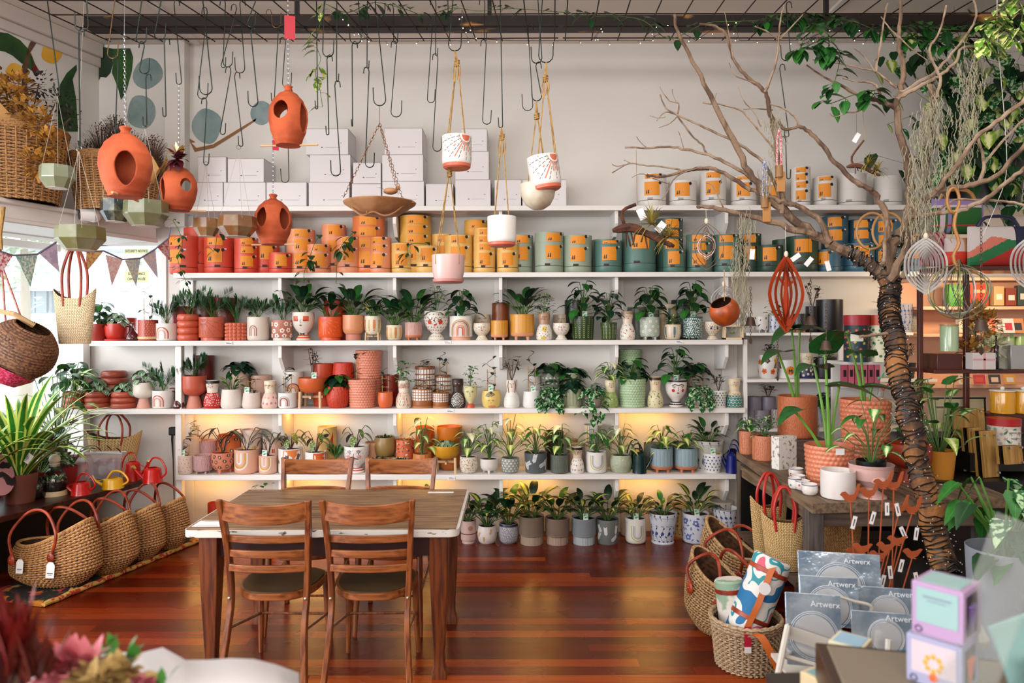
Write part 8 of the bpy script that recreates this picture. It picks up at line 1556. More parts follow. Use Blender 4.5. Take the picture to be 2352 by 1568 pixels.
candle(2302, 900, 950, 50, 4.75, '#d89a1c', 'yellow jar candle with glass knob, left of two'); candle(2350, 900, 950, 46, 4.75, '#d89a1c', 'yellow jar candle with glass knob, cut by the picture edge')
b = MB(); zz = P(0, 955, 4.75).z; b.box((WX(2330, 4.75), 4.8, zz - .0), (.34, .2, .02), DW2); b.box((WX(2330, 4.75), 4.88, (zz + zd) / 2), (.3, .03, zz - zd), DW2); b.build('candle_riser', label='dark timber riser under the yellow candles', cat='riser')
canister(2305, 962, 1035, 66, 4.55, '#d0c8b4', '#a8141c', ('#8a9a8c', '#b09a9c'), 'large cream botanical canister with dark red lid', lambda D: D.poly([(-D.R * .5, D.H * .2), (D.R * .7, D.H * .2), (D.R * .7, D.H * .85), (-D.R * .5, D.H * .85)], G('#dcd8cc'))); text_mesh('BOTANIC GARD', .012, INK, bpy.data.objects['gift_canister.002'], (.01, -.097, .12)); text_mesh('Vintage Paris', .012, INK, bpy.data.objects['gift_canister.002'], (.01, -.097, .085))
b = MB(); zq = P(0, 1036, 4.55).z; b.box((WX(2300, 4.55), 4.58, zq - .06), (.5, .22, .11), BLACK); b.build('black_riser', label='black riser under the red lidded canister', cat='riser')
def slabthing(name, cat, label, x0, x1, y0, y1, d, m, th=.02, tilt=-6, rz=0, group=None, deco=None):
 o = P((x0 + x1) / 2, y1, d); W, H = MZ(x1 - x0, d), MZ(y1 - y0, d); r = thing(name, label, cat, o, 0, group); b = MB(); b.box((0, 0, H / 2), (W, th, H), m); c_ = b.build('panel', r, bevel=min(.002, th / 4), rot=(rad(tilt), 0, rad(rz)))
 if deco:
  b = MB();
  for (u0, v0, u1, v1, m2) in deco: b.box(((u0 + u1 - 1) * W / 2, -th / 2 - .001, (v0 + v1) * H / 2), ((u1 - u0) * W, .0015, (v1 - v0) * H), m2)
  b.build('print', r, rot=(rad(tilt), 0, rad(rz)))
 return r
slabthing('gift_tin', 'tin', 'bright green tin on the peach shelves', 2176, 2222, 655, 705, 5.85, C('#2f8a1c', .4), .05, 0, deco=((.2, .3, .95, .8, C('#5cae1c', .4)),)); slabthing('gift_tin', 'tin', 'orange red tin beside the green one', 2224, 2266, 655, 705, 5.85, C('#d03c1c', .4), .05, 0, deco=((.2, .6, .8, .75, C('#e8a06c', .4)),))
cols = ['#c8503c', '#d8b8a4', '#cfcac4', '#d08a5c', '#c0bdb8', '#b83848', '#3a3a44', '#cf9440']
for i in range(8):
 row = i // 4; x = (2272, 2300, 2318, 2340)[i] if not row else 2215 + (i - 4) * 35; y1 = (767 if not row else 884)
 slabthing('greeting_card', 'card', 'greeting card on the peach shelves, %s row, %s from the left' % (('upper', 'lower')[row], ORD[i % 4]), x - 13, x + 14, y1 - (34 if not row else 22), y1, 5.76 + .02 * (i % 2), C(cols[i], .5), .003, -12, 0, 'greeting cards on the peach shelves', ((.2, .2, .8, .7, C(cols[(i + 3) % 8], .5)),))
slabthing('picture_panel', 'panel', 'cream botanical panel with chequered border behind the flower presses', 2135, 2266, 912, 1002, 4.96, C('#c8bc98', .6), .02, -4, deco=((.0, .93, 1, .97, BLACK), (.96, 0, .99, .95, BLACK), (.1, .7, .7, .74, INK), (.3, .1, .6, .6, C('#5a2430', .6))))
YW = woodmat('press_board', '#b8904c', '#94692e', 'z', .5)
for i, (x0, x1, y0, y1, d_, lab) in enumerate(((2190, 2262, 940, 1003, 4.78, 'large wooden flower press leaning against the panel'), (2228, 2262, 985, 1085, 4.5, 'flower press standing edge on, behind the front one'), (2256, 2296, 992, 1098, 4.42, 'front wooden flower press with steel bolts'), (2304, 2352, 1026, 1068, 4.32, 'small flower press at the right picture edge'))):
 r = slabthing('flower_press', 'flower press', lab, x0, x1, y0, y1, d_, YW, .02, -6, 14 if i else 0); W, H = MZ(x1 - x0, d_), MZ(y1 - y0, d_); b = MB(); b.box((0, .03, H / 2), (W, .012, H), BLACK); b.box((0, .048, H / 2), (W, .02, H), YW); b.build('back_board', r, rot=(rad(-6), 0, rad(14 if i else 0)))
 for (u, v) in ((-.35, .9), (.35, .9), (.35, .1)): b = MB(); b.lathe([(.0004, .022), (.007, .022), (.007, .012), (.004, .012), (.004, 0)], STEEL, 8, M=Matrix.Rotation(rad(90), 3, 'X'), c=(u * W, -.008, v * H)); b.build('bolt', r, rot=(rad(-6), 0, rad(14 if i else 0)))
for i, (x, y1, h, c, lb) in enumerate(((2290, 704, 44, '#c8a06c', 'tan'), (2318, 704, 40, '#8a3c2c', 'brick red'), (2345, 704, 46, '#3c4a44', 'dark green'), (2210, 766, 36, '#d0c4b0', 'cream'), (2238, 766, 30, '#c8683c', 'orange'), (2330, 640, 0, '', ''))):
 if h: slabthing('boxed_gift', 'box', 'small %s box standing on the peach shelves' % lb, x - 11, x + 12, y1 - h, y1, 5.85, C(c, .5), .05, 0, deco=((.2, .3, .8, .6, C('#d8cfc0', .5)),))
bouquet('dried_flower_basket', 'cream and tan dried flowers on the dark stand shelf', (WX(2250, sd), sd + .02, zc + .02), [(x, y, z, .08, 110, .045, m_) for x, y, z, m_ in ((-.06, 0, .12, GOLD), (.0, 0, .22, CREAM), (.06, 0, .3, GOLD), (.09, -.02, .14, CREAM), (-.02, 0, .36, GOLD))])
big_plant('arrowhead_plant', 'lime arrowhead plant right of the trunk before the cream panel', (WX(2158, 4.42), 4.42, zd2), bush(14, 34, .26, .42, (SYNG, LIME, GREEN2), .15, 'arrow', .2), pot=(.09, .17, '#c8842c'))
slabthing('gift_hamper', 'gift', 'white gift box tied with pale pink ribbon', 2226, 2278, 812, 850, 4.78, C('#cfc6c4', .5), .08, 0, deco=((.45, 0, .55, 1, C('#cf9c98', .5)), (.0, .55, 1, .66, C('#cf9c98', .5)))); slabthing('foil_pouch', 'pouch', 'silver foil pouch at the right end of the stand shelf', 2318, 2352, 795, 850, 4.8, C('#a8a8a8', .25, metal=.7), .03, 0); slabthing('tall_pouch', 'pouch', 'tall pale pouch beside the black mister', 2292, 2322, 785, 850, 4.88, C('#c4c0b0', .5), .03, 0)
mister(None, 2288, 34, 790, '#17130f', 'black glass mister with long nozzle on the dark stand', 4.78); o_ = bpy.data.objects['plant_mister.002']; o_.location.z = zc + .013
for ch in o_.children: ch.scale = (1, 1, .14)
zt = P(0, 622, sd).z + .016
def pillow(name, label, x0, x1, y0, y1, d, mats, cat='bag', handle=None, group=None):
 o = P((x0 + x1) / 2, y1, d); W, H = MZ(x1 - x0, d), MZ(y1 - y0, d); r = thing(name, label, cat, o); b = MB(); vs = []; n = 44
 for j in range(n + 1):
  for i in range(n + 1): u, v = i / n, j / n; q = .05 * (16 * u * (1 - u) * v * (1 - v)) ** .45; vs.append(((u - .5) * W, -q, v * H));
 m_ = len(vs); vs += [(x, -y, z) for x, y, z in vs]
 for j in range(n):
  for i in range(n): a = j * (n + 1) + i; c = mats((i + .5) / n, (j + .5) / n); b.add([vs[a], vs[a + 1], vs[a + n + 2], vs[a + n + 1]], [(0, 1, 2, 3)], c); a += m_; b.add([vs[a], vs[a + n + 1], vs[a + n + 2], vs[a + 1]], [(0, 1, 2, 3)], c)
 b.build('body', r, sharp=80)
 if handle: b = MB(); b.tube(smooth_path([V((-W * .35, 0, H * .95)), V((-W * .2, 0, H * 1.22)), V((W * .2, 0, H * 1.22)), V((W * .35, 0, H * .95))]), .012, C(handle, .5)); b.build('handle', r)
gm = [C(h, .7) for h in ('#c8c0bc', '#141c3c', '#a8241c', '#1c6a3c', '#c8705c')]
pillow('geometric_bag', 'bold geometric bag in white, navy, red and green with navy handle', 2222, 2362, 522, 614, 4.86, lambda u, v: gm[0] if v > 1.15 * u + .35 or (u > .35 and v > .75 - .3 * (u - .3) and u < .72) else gm[1] if u > .72 and v > .45 else gm[3] if abs(v - u * .8 - .05) < .14 else gm[2] if v < u * .8 else gm[4], handle='#141c3c')
pm = [C(h, .8) for h in ('#1c5a22', '#8a74a8', '#c8b0b8', '#a82a24')]
pillow('checked_bag', 'green and lilac checked woven bag with pink straps', 2140, 2258, 458, 540, 5.05, lambda u, v: pm[1] if v > .8 or u > .94 else pm[2] if .12 < u < .2 or v > .72 else pm[3] if .2 < v < .26 else pm[1] if .26 < u < .32 else pm[0], handle='#a8743c'); o_ = bpy.data.objects['checked_bag']
pillow('pink_pouch', 'red and peach pouch with painted shapes left of the geometric bag', 2170, 2222, 548, 614, 4.92, lambda u, v: C('#c8341c', .6) if v < .5 else C('#c8b8b4', .7) if u < .7 else C('#c88a5c', .7)); pillow('pink_pouch', 'pink floral pouch behind the silver spinner', 2112, 2172, 535, 614, 5.0, lambda u, v: C('#c88a98', .7) if (u * 5 + v * 3) % 1 < .6 else C('#8a1424', .6))
# WORKBENCH
GW = woodmat('weathered_wood', '#7c664e', '#4c3c2e', 'y', .7, rings=10); GWX = woodmat('weathered_wood_x', '#665448', '#42342a', 'x', .7); GWZ = woodmat('weathered_wood_z', '#5a504a', '#38302c', 'z', .75)
bz = .80; c0 = (1.595, 3.82); c1 = (1.69, 5.42); c2 = (2.9, 5.35); c3 = (2.75, 3.94); r = thing('workbench', 'weathered grey timber workbench displaying terracotta pots', 'workbench', (1.6, 3.82, 0)); O_ = V((1.6, 3.82, 0))
b = MB(); slab(b, [(c0[0] - 1.6, 0), (c3[0] - 1.6, .12), (c2[0] - 1.6, 1.53), (c1[0] - 1.6, 1.6)], bz - .05, bz, GW, GW); b.build('top', r, bevel=.004)
for k in range(5): b = MB(); q0, q1 = k / 5, (k + .97) / 5; f = lambda q, e: (((c0[0] if e else c1[0]) * (1 - q) + (c3[0] if e else c2[0]) * q) - 1.6, (c0[1] * (1 - q) + c3[1] * q if e else c1[1] * (1 - q) + c2[1] * q) - 3.82); slab(b, [f(q0, 1), f(q1, 1), f(q1, 0), f(q0, 0)], bz, bz + .006, GW); b.build('top_board', r)
for x, y in ((1.64, 3.92), (1.71, 5.3), (2.62, 4.0), (2.8, 5.25)): b = MB(); b.box((x - 1.6, y - 3.82, (bz - .05) / 2), (.085, .085, bz - .05), GWZ); b.build('leg', r, bevel=.004)
b = MB(); b.box((.07, .75, bz - .1), (.03, 1.3, .08), GW); b.box((.55, .1, bz - .1), (.95, .03, .08), GWX); b.build('apron', r, bevel=.003)
BZ = bz + .007; SH['b'] = BZ
def bd_(py): return (EYE - BZ) * F / (py - HY)
def bpot(cx, w, top, bot, shape, col, label, pat=None, pl=None, **kw): d_ = bd_(bot) + MZ(w / 2, bd_(bot)); return pot('b', cx, w, top, shape, col, label, pat, pl, d=d_, where='on the workbench', **kw)
TP = '#c47a58'
bpot(1716, 36, 990, 1046, 'cyl', TP, 'small terracotta cylinder at the bench corner', m=RELF('tp', TP, '#b46c4c'), pl=('syng', 955, 40)); bpot(1755, 54, 1000, 1062, 'cyl', TP, 'terracotta cylinder with variegated leafy bush', m=RELF('tp', TP, '#b46c4c'), pl=('nerve', 948, 78))
def alocasia(b, sb, leaves):
 for (x, y, z, ang, L) in leaves: sb.tube(smooth_path([V((0, 0, 0)), V((x * .25, y * .3, z * .5)), V((x, y, z))]), [.011] * 4 + [.008] * 3 + [.006] * 2, C('#6a9a3c', .4), n=7); L *= 1.15; b.leaf(V((x, y, z)) - V((cos(ang), 0, sin(ang))) * L * .25, V((cos(ang), -.5, sin(ang) * .6)), L, L * .72, leafmat('alocasia_leaf', '#1f5a24', '#5a9a3c'), 'arrow', .8, n=9, fold=.22)
def tallplant(host, leaves): b, sb = MB(), MB(); alocasia(b, sb, leaves); h = host.location.z; b.build('foliage', host, loc=(0, 0, 0)); sb.build('stems', host, loc=(0, 0, 0))
e_ = pot('b', 1831, 86, 910, 'cyl', '#b8643c', 'large terracotta cylinder with wave relief and elephant ear', m=RELF('tc2', '#b8663e', '#a85a34'), d=5.15, z0=1004, where='on the workbench'); b = MB(); b.box((e_.location.x, 5.15, (BZ + e_.location.z) / 2), (.3, .3, e_.location.z - BZ), GWX); b.build('timber_block', label='grey timber block lifting the large terracotta cylinder', cat='block'); H_ = .3; tallplant(e_, [(-.18, -.1, .62, pi * .95, .24), (-.06, -.05, .78, 2.9, .3), (.02, 0, .8, .4, .3)])
e_ = bpot(1904, 105, 1022, 1126, 'tapers', '#cf7c5c', 'salmon hobnail pot in front with thick elephant ear stems', hobn=22, tagc=None); tallplant(e_, [(-.07, .05, .72, 2.6, .24), (-.05, -.05, .85, pi * .5, .26), (-.22, -.02, .45, pi, .2), (.07, .02, .6, .3, .28)]); b = MB(); b.box((0, 0, 0), (.05, .002, .035), CARD); b.build('price_label', e_, loc=(.0, -.142, .22))
e_ = pot('b', 1990, 100, 1020, 'tapers', '#c06a4a', 'hobnail pot tower, lower pot', d=4.62, where='on the workbench', hobn=22); e_ = pot('b', 1987, 107, 918, 'tapers', '#cf7a58', 'hobnail pot tower, upper pot holding elephant ear', d=4.62, z0=1019, where='on the workbench', hobn=22); tallplant(e_, [(-.12, 0, .72, 2.8, .3), (-.03, 0, .6, 2.3, .22), (.02, -.05, .38, .3, .26)])
e_ = bpot(1924, 75, 1080, 1152, 'cyl', '#d9d0cc', 'white marbled cylinder at the front corner', m=mat('pastel_marble', '#dcd6d2', .4, col2='#d0b4ac', scale=6, lo=.5, hi=.75))
d_ = bd_(1150) + .08; R = MZ(49, d_); r = thing('lips_planter', 'pink pedestal planter with moulded lips holding arrowhead plant', 'planter', (WX(2000, d_), d_, BZ)); H = P(0, 1066, d_).z - BZ; b = MB(); pk = C('#c9a29a', .4)
vessel(b, [(.0004, 0), (R * .68, 0), (R * .66, .008), (R * .28, H * .22), (R * .3, H * .3), (R * .62, H * .46), (R * .88, H * .7), (R, H)], pk, 40); b.build('bowl', r); b = MB()
for s, z in ((1, .62), (-1, .55)): b.tube(smooth_path([V((-R * .4, -R * .66, H * .585)), V((-R * .15, -R * .88, H * z)), V((0, -R * .9, H * (z - .01 * s))), V((R * .15, -R * .88, H * z)), V((R * .4, -R * .66, H * .585))]), [.004, .008, .012, .015, .016, .016, .016, .016, .015, .012, .01, .006, .004], pk, n=8)
b.build('lips', r); b = MB(); vessel(b, [(R * .3, H * .8), (R * .62, H * .85), (R * .66, H * 1.1)], BLACK, 28); b.build('inner_pot', r); fb, sb = MB(), MB(); plant('syng', random.Random(8), R, .36, .24, fb, sb); fb.build('foliage', r, loc=(0, 0, H)); sb.build('stems', r, loc=(0, 0, H))
for i, (cx, top, bot, w) in enumerate(((1828, 1076, 1102, 34), (1825, 1098, 1126, 30), (1832, 1092, 1118, 34), (1843, 1104, 1130, 34), (1859, 1112, 1141, 36))): bpot(cx, w, top, bot, 'egg', '#d8d2cc', 'tiny white cup with %s, %s of the five cups' % (('red blots', 'teal blot', 'orange blots', 'striped rim', 'plain white sides')[i], ORD[i]), lambda D, g: (pt_dots(D, g, ('#b8442c', '#3c8a98', '#c8642c', '#b8442c', '#d8d2cc')[i], 5, 1, .16, .4), D.ring(D.H * .9, D.H * .99, G('#5a6478'))))
FLW = mat('flower_print', '#dcd8d2', .6, col2='#8a8068', scale=40, lo=.55, hi=.62)
for (x0, x1, y0, y1, lab) in ((1774, 1826, 1002, 1080, 'white meadow flower gift box standing in front'), (1822, 1880, 962, 1040, 'white meadow flower gift box behind the cups')): slabthing('gift_box', 'gift box', lab + ' on the workbench', x0, x1, y0, y1, bd_(y1) + .06, FLW, .07, 0, 22)
for i, (cx, y, w, lab) in enumerate(((2090, 1032, 90, 'upper glossy rust red pedestal bowl behind the trunk'), (2095, 1095, 96, 'lower glossy rust red pedestal bowl behind the trunk'))): pot('b', cx, w, y - 12, 'goblet', '#8a2c10', lab, d=4.35 + .3 * i, where='')
tote('straw_tote', 'narrow pale straw tote under the bench, left', 1765, 1280, 4.35, .26, .34, .2, STRAW, flare=1.15, rz=.3, zb=.32, hc=C('#a8241a', .4)); tote('straw_tote', 'narrow pale straw tote under the bench, right', 1800, 1300, 4.2, .26, .28, .2, STRAW, flare=1.15, rz=-.2, zb=.33, hc=C('#a8241a', .4)); tote('straw_tote', 'dark straw bag in shadow under the bench', 1930, 1300, 4.5, .3, .26, .2, SEAG, flare=1.15, zb=.33, hc=C('#a8241a', .4))
b = MB(); b.box((2.1, 4.5, .31), (1.05, 1.0, .03), GWX); b.build('lower_bench_shelf', label='low timber shelf under the workbench', cat='shelf');
for x, y in ((1.62, 4.04), (2.58, 4.04), (1.62, 4.96), (2.58, 4.96)): b = MB(); b.box((x - 2.1, y - 4.5, -.16), (.05, .05, .29), GWZ); o = b.build('leg', bpy.data.objects['lower_bench_shelf'], loc=(2.1, 4.5, .31))
bpy.data.objects['lower_bench_shelf'].name = 'low_shelf'
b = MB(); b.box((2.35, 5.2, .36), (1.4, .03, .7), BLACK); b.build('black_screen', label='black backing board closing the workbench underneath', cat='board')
CSG = mat('chunky_seagrass', '#b89668', .75, col2='#8f6c42', scale=90, bump=.5, bscale=150); melon_basket('rear pale seagrass bag on the floor with tan handles', (WX(1680, 4.5), 4.5, .001), rad(128), .22, .13, .34, .52, (), ((.5, .2), (.3, .2)), 'pale seagrass bags on the floor', CSG); melon_basket('front pale seagrass bag on the floor with tan handles', (WX(1645, 4.12), 4.12, .001), rad(118), .21, .13, .3, .44, (), ((.5, .2), (.3, .2)), 'pale seagrass bags on the floor', CSG)
rw, R, H = wicker_basket(1711, 3.72, 150, 1425, 'pale wicker basket on the floor holding rolled picnic rugs', m=WICKL, z=.001, rows=12, flare=.86); b = MB(); b.box((0, 0, 0), (.035, .002, .13), C('#b01c34', .5)); b.box((0, -.001, -.05), (.034, .002, .03), CARD); b.build('swing_tag', rw, loc=(-.045, -R * 1.02, .2))
m = bpy.data.materials.new('floral_canvas'); t = NT(m); v_ = t.obj(); n1 = t.n('ShaderNodeTexNoise', i_Vector=v_, i_Scale=7.0, i_Detail=1.0); cr = t.n('ShaderNodeValToRGB', i_0=n1.outputs[0]); e = cr.color_ramp.elements; cr.color_ramp.interpolation = 'CONSTANT'; e[0].color = lin('#1c6a9c'); e[1].color = lin('#c8566c'); e[1].position = .62
for pos, h in ((.4, '#d9d6d0'), (.52, '#2c8a94'), (.555, '#d9d6d0'), (.68, '#d898a0')): q = e.new(pos); q.color = lin(h)
t.out('Base Color', cr.outputs[0]); t.out('Roughness', .7)
def rug_roll(label, a, c, d0, d1, R, m, straps_=True):
 p0, p1 = P(*a, d0), P(*c, d1); r = thing('picnic_rug_roll', label, 'picnic rug', p0); d = (p1 - p0); L = d.length; M_ = d.to_track_quat('Z', 'Y').to_matrix(); b = MB(); b.lathe([(.0004, 0), (R * .9, 0), (R, .01), (R, L - .01), (R * .9, L), (.0004, L)], m, 28, M=M_); b.build('roll', r); b = MB()
 for q in (.2, .8): b = MB(); b.lathe([(R * 1.01, L * q), (R * 1.03, L * q + .002), (R * 1.03, L * q + .022), (R * 1.01, L * q + .024)], LEATH, 28, M=M_); b.build('strap_loop', r)
 if straps_: s = V((-.3, -.9, 0)).normalized() * (R + .006); b = MB(); b.ribbon(smooth_path([d * .95 + s, d * .5 + s * 1.15, d * .12 + s, V((.03, -.17, .06)), V((.08, -.195, -.03)), V((.12, -.19, -.11)), V((.16, -.15, -.155))]), (.035, -.01, .012), .003, mat('orange_strap', '#b85a1c', .45)); b.build('shoulder_strap', r); b = MB(); b.lathe([(.0004, .002), (.03, .002), (.03, 0), (.0004, 0)], CARD, 20, M=Matrix.Rotation(rad(80), 3, 'X')); b.build('round_tag', r, loc=tuple(d * .7 + s * 1.25))
rug_roll('floral picnic rug roll with tan straps leaning out of the wicker basket', (1705, 1455), (1775, 1282), 3.68, 3.72, .095, m); rug_roll('pale floral rug roll standing upright in the wicker basket', (1690, 1480), (1672, 1330), 3.76, 3.8, .075, mat('pale_floral', '#d4ccc4', .7, col2='#8aa48a', scale=7, lo=.52, hi=.56), False)
RUST = C('#a04a20', .75); g = random.Random(6); bl = [(1952, 1140, 1, 1), (1995, 1130, 1, -1), (2028, 1110, 1, -1), (2052, 1112, 1, -1), (2065, 1165, 1, -1), (2095, 1168, 1, -1), (1980, 1258, 0, 1), (2018, 1275, 0, 1), (2035, 1255, 0, 1), (2060, 1240, 0, 1), (2095, 1270, 0, 1), (1965, 1268, 0, 1)]
tub = thing('stake_tub', 'dark tub holding the rusty bird stakes', 'tub', (WX(2000, 3.15), 3.15, 0)); b = MB(); vessel(b, [(.0004, 0), (.13, 0), (.15, .34)], C('#1a1614', .6), 28, deep=.2); b.build('tub', tub)
for i, (x, y, up, f) in enumerate(bl):
 d = 3.05 + .02 * (i % 6); o = P(x, y, d); r = thing('bird_stake', 'rusty metal bird on a tall stake, %s, %s from the left' % (('lower row', 'upper row')[up], ORD[sorted(q[0] for q in bl if q[2] == up).index(x)]), 'garden stake', o, group='rusty bird stakes'); s = .0011 * 40; b = MB()
 pl2 = [(-1.0, .1), (-.8, .35), (-.45, .42), (-.1, .1), (.35, .15), (.75, 1.15 if up else .35), (1.0, 1.2 if up else .3), (.8, .3 if up else .05), (.5, -.35), (0, -.62), (-.45, -.5), (-.75, -.1)]; k = f; b.prism([(-q * s * k if f < 0 else q * s, z * s) for q, z in pl2], -.0012, .0012, RUST); b.build('bird_plate', r)
 b = MB(); base = tub.location + V(((i % 4 - 1.5) * .04, (i % 3 - 1) * .04, .2)); b.tube([(0, 0, -s * .4), base - o], .0028, RUST, n=6); b.tube([(-.012, 0, -s * .55), (.012, -.004, -s * .6)], .002, RUST); b.build('stake', r); b = MB(); b.box((0, 0, 0), (.018, .001, .055), CARD); b.box((0, -.001, 0), (.004, .001, .03), C('#3a3a3a', .5)); b.build('paper_tag', r, loc=(.01, -.012, -.11), rot=(0, rad(g.uniform(-25, 25)), 0))
# PACKET RACK
RWH = mat('worn_white_metal', '#c4beb4', .5, col2='#7a5c44', scale=12, lo=.66, hi=.7); r = thing('display_rack', 'worn white metal folding rack holding mirror packets', 'rack', P(1960, 1568, 2.6)); o = P(1960, 1568, 2.6); r.location.z = 0; o.z = 0; b = MB(); q = lambda x, y, d: P(x, y, d) - o
for a, c in ((q(1808, 1438, 2.5), q(1775, 1600, 2.35)), (q(2040, 1470, 2.45), q(2030, 1640, 2.4)), (q(1838, 1418, 2.85), q(1850, 1600, 3.0)), (q(2060, 1440, 2.8), q(2075, 1600, 2.95))): e_ = c.copy(); t_ = (a.z - 0) / max(.01, a.z - c.z); e_ = a + (c - a) * t_; b = MB(); b.tube([a, e_], .011, RWH, n=8); b.build('leg', r)
b = MB(); b.ribbon([q(1803, 1450, 2.5), q(1935, 1495, 2.45)], (0, .0, .045), .004, RWH); b.ribbon([q(1803, 1450, 2.5), q(1838, 1408, 2.85)], (0, 0, .03), .004, RWH); b.tube([q(1800, 1508, 2.45), q(1930, 1545, 2.42)], .008, RWH); b.tube([q(1930, 1530, 2.42), q(1850, 1480, 2.8), q(1800, 1508, 2.45)], .006, RWH); b.build('rails', r)
b = MB(); b.box(q(1930, 1535, 2.6) + V((0, 0, -.02)), (.4, .3, .012), RWH); b.tube(smooth_path([q(1916, 1400, 2.62), q(1918, 1372, 2.62), q(1960, 1382, 2.62), q(1998, 1392, 2.62), q(1998, 1412, 2.62)], 4), .006, RWH); b.build('shelf_and_handle', r)
PKT = mat('glossy_packet', '#bcc6ce', .16, .45, col2='#6c8298', scale=7, lo=.35, hi=.65, bump=.8, bscale=11); MIR = C('#d4d6d8', .12, metal=.4); LINE = C('#d8dce0', .4); k = 0
for (x0, x1, y0, y1, d, n, lab) in ((1838, 2020, 1275, 1400, 2.85, 4, 'large packet at the back'), (1840, 1970, 1330, 1440, 2.7, 3, 'middle packet on the left'), (1972, 2112, 1355, 1450, 2.7, 3, 'middle packet on the right'), (1808, 1932, 1372, 1532, 2.52, 6, 'front left packet'), (1960, 2110, 1412, 1500, 2.5, 3, 'front right packet')):
 for i in range(n):
  o2 = P((x0 + x1) / 2, y1, d + .012 * i); W, H = MZ(x1 - x0, d) * .98, MZ(y1 - y0, d); rr_ = thing('mirror_packet', 'silver blue packaged coaster set, %s, %s from the front' % (lab, ORD[i]), 'packet', o2, 0, 'silver blue packets in the rack'); MT = (rad(-10), 0, rad(-12))
  b = MB(); b.box((0, 0, H / 2), (W, .006, H), PKT); b.build('packet', rr_, rot=MT, bevel=.002)
  if i == 0:
   cz = H * (.38 if H < W else .42); b = MB(); rr2 = min(W, H) * .38; b.lathe([(.0004, 0), (rr2, 0), (rr2, .002), (.0004, .002)], MIR, 40, M=Matrix.Rotation(rad(90), 3, 'X'), c=(0, -.003, cz)); b.build('mirror', rr_, rot=MT); b = MB()
   for q_ in (1.08, 1.16): b.tube([(rr2 * q_ * cos(a), -.004, cz + rr2 * q_ * sin(a)) for a in [2 * pi * j / 40 for j in range(41)]], .0009, LINE, n=4, cap=False)
   b.box((0, -.004, .012), (W * .7, .001, .006), C('#3c7a94', .4)); b.build('ring_print', rr_, rot=MT); to = text_mesh('Artwerx', .028, LINE, rr_, (0, 0, 0)); to.rotation_euler = MT[0] + rad(90), 0, MT[2]; to.location = Matrix.Rotation(MT[2], 3, 'Z') @ Matrix.Rotation(MT[0], 3, 'X') @ V((W * .22, -.005, H * .86))
# GREY PLANTER, right
d = 3.3; p = P(2305, 1300, d); r = thing('grey_planter', 'tall concrete grey planter with glossy arrowhead plant', 'planter', (p.x, d, 0)); R = .155; b = MB(); vessel(b, [(.0004, 0), (R * .75, 0), (R * .8, .03), (R, p.z + .08)], mat('concrete', '#8a8f9a', .8, bump=.2), 40, deep=.15); b.build('pot', r); b = MB(); b.lathe([(.0004, p.z), (R * .95, p.z)], SOIL, 20); b.build('soil', r)
fb, sb = MB(), MB(); g = random.Random(3)
for i in range(34):
 a = g.uniform(0, 6.3); q = V((cos(a) * g.uniform(.05, .26), sin(a) * .15, g.uniform(.05, .42))); sb.tube([(0, 0, 0), q * .5 + V((0, 0, .05)), q], .005, C('#4a7a2c', .5), n=5); fb.leaf(q, V((cos(a), sin(a) * .5 - .2, -.7)), .15, .095, (GREEN2, GREEN, MARB)[i % 3], 'arrow', .5, n=5)
fb.build('foliage', r, loc=(0, 0, p.z)); sb.build('stems', r, loc=(0, 0, p.z))
zz = SH[1]; d = 5.94; R = MZ(80, d); r = thing('black_tub', 'large black tub with pothos at the right end of top shelf', 'planter', (WX(2248, d), d - .07, zz)); b = MB(); vessel(b, [(.0004, 0), (R * .85, 0), (R, P(0, 372, d).z - zz)], BLACK, 36); b.build('pot', r); fb, sb = MB(), MB()
for i in range(50): a = g.uniform(0, 6.3); q = V((cos(a) * g.uniform(0, .34), sin(a) * .12 - .05, g.uniform(0, .22))); sb.tube([(0, 0, -.05), q], .003, STEMG, n=4); fb.leaf(q, V((cos(a), -.3, -.4)), .13, .09, (GREEN, DKG, MARB)[i % 3], 'heart', .7, n=4)
fb.build('foliage', r, loc=(0, 0, .33)); sb.build('stems', r, loc=(0, 0, .33))
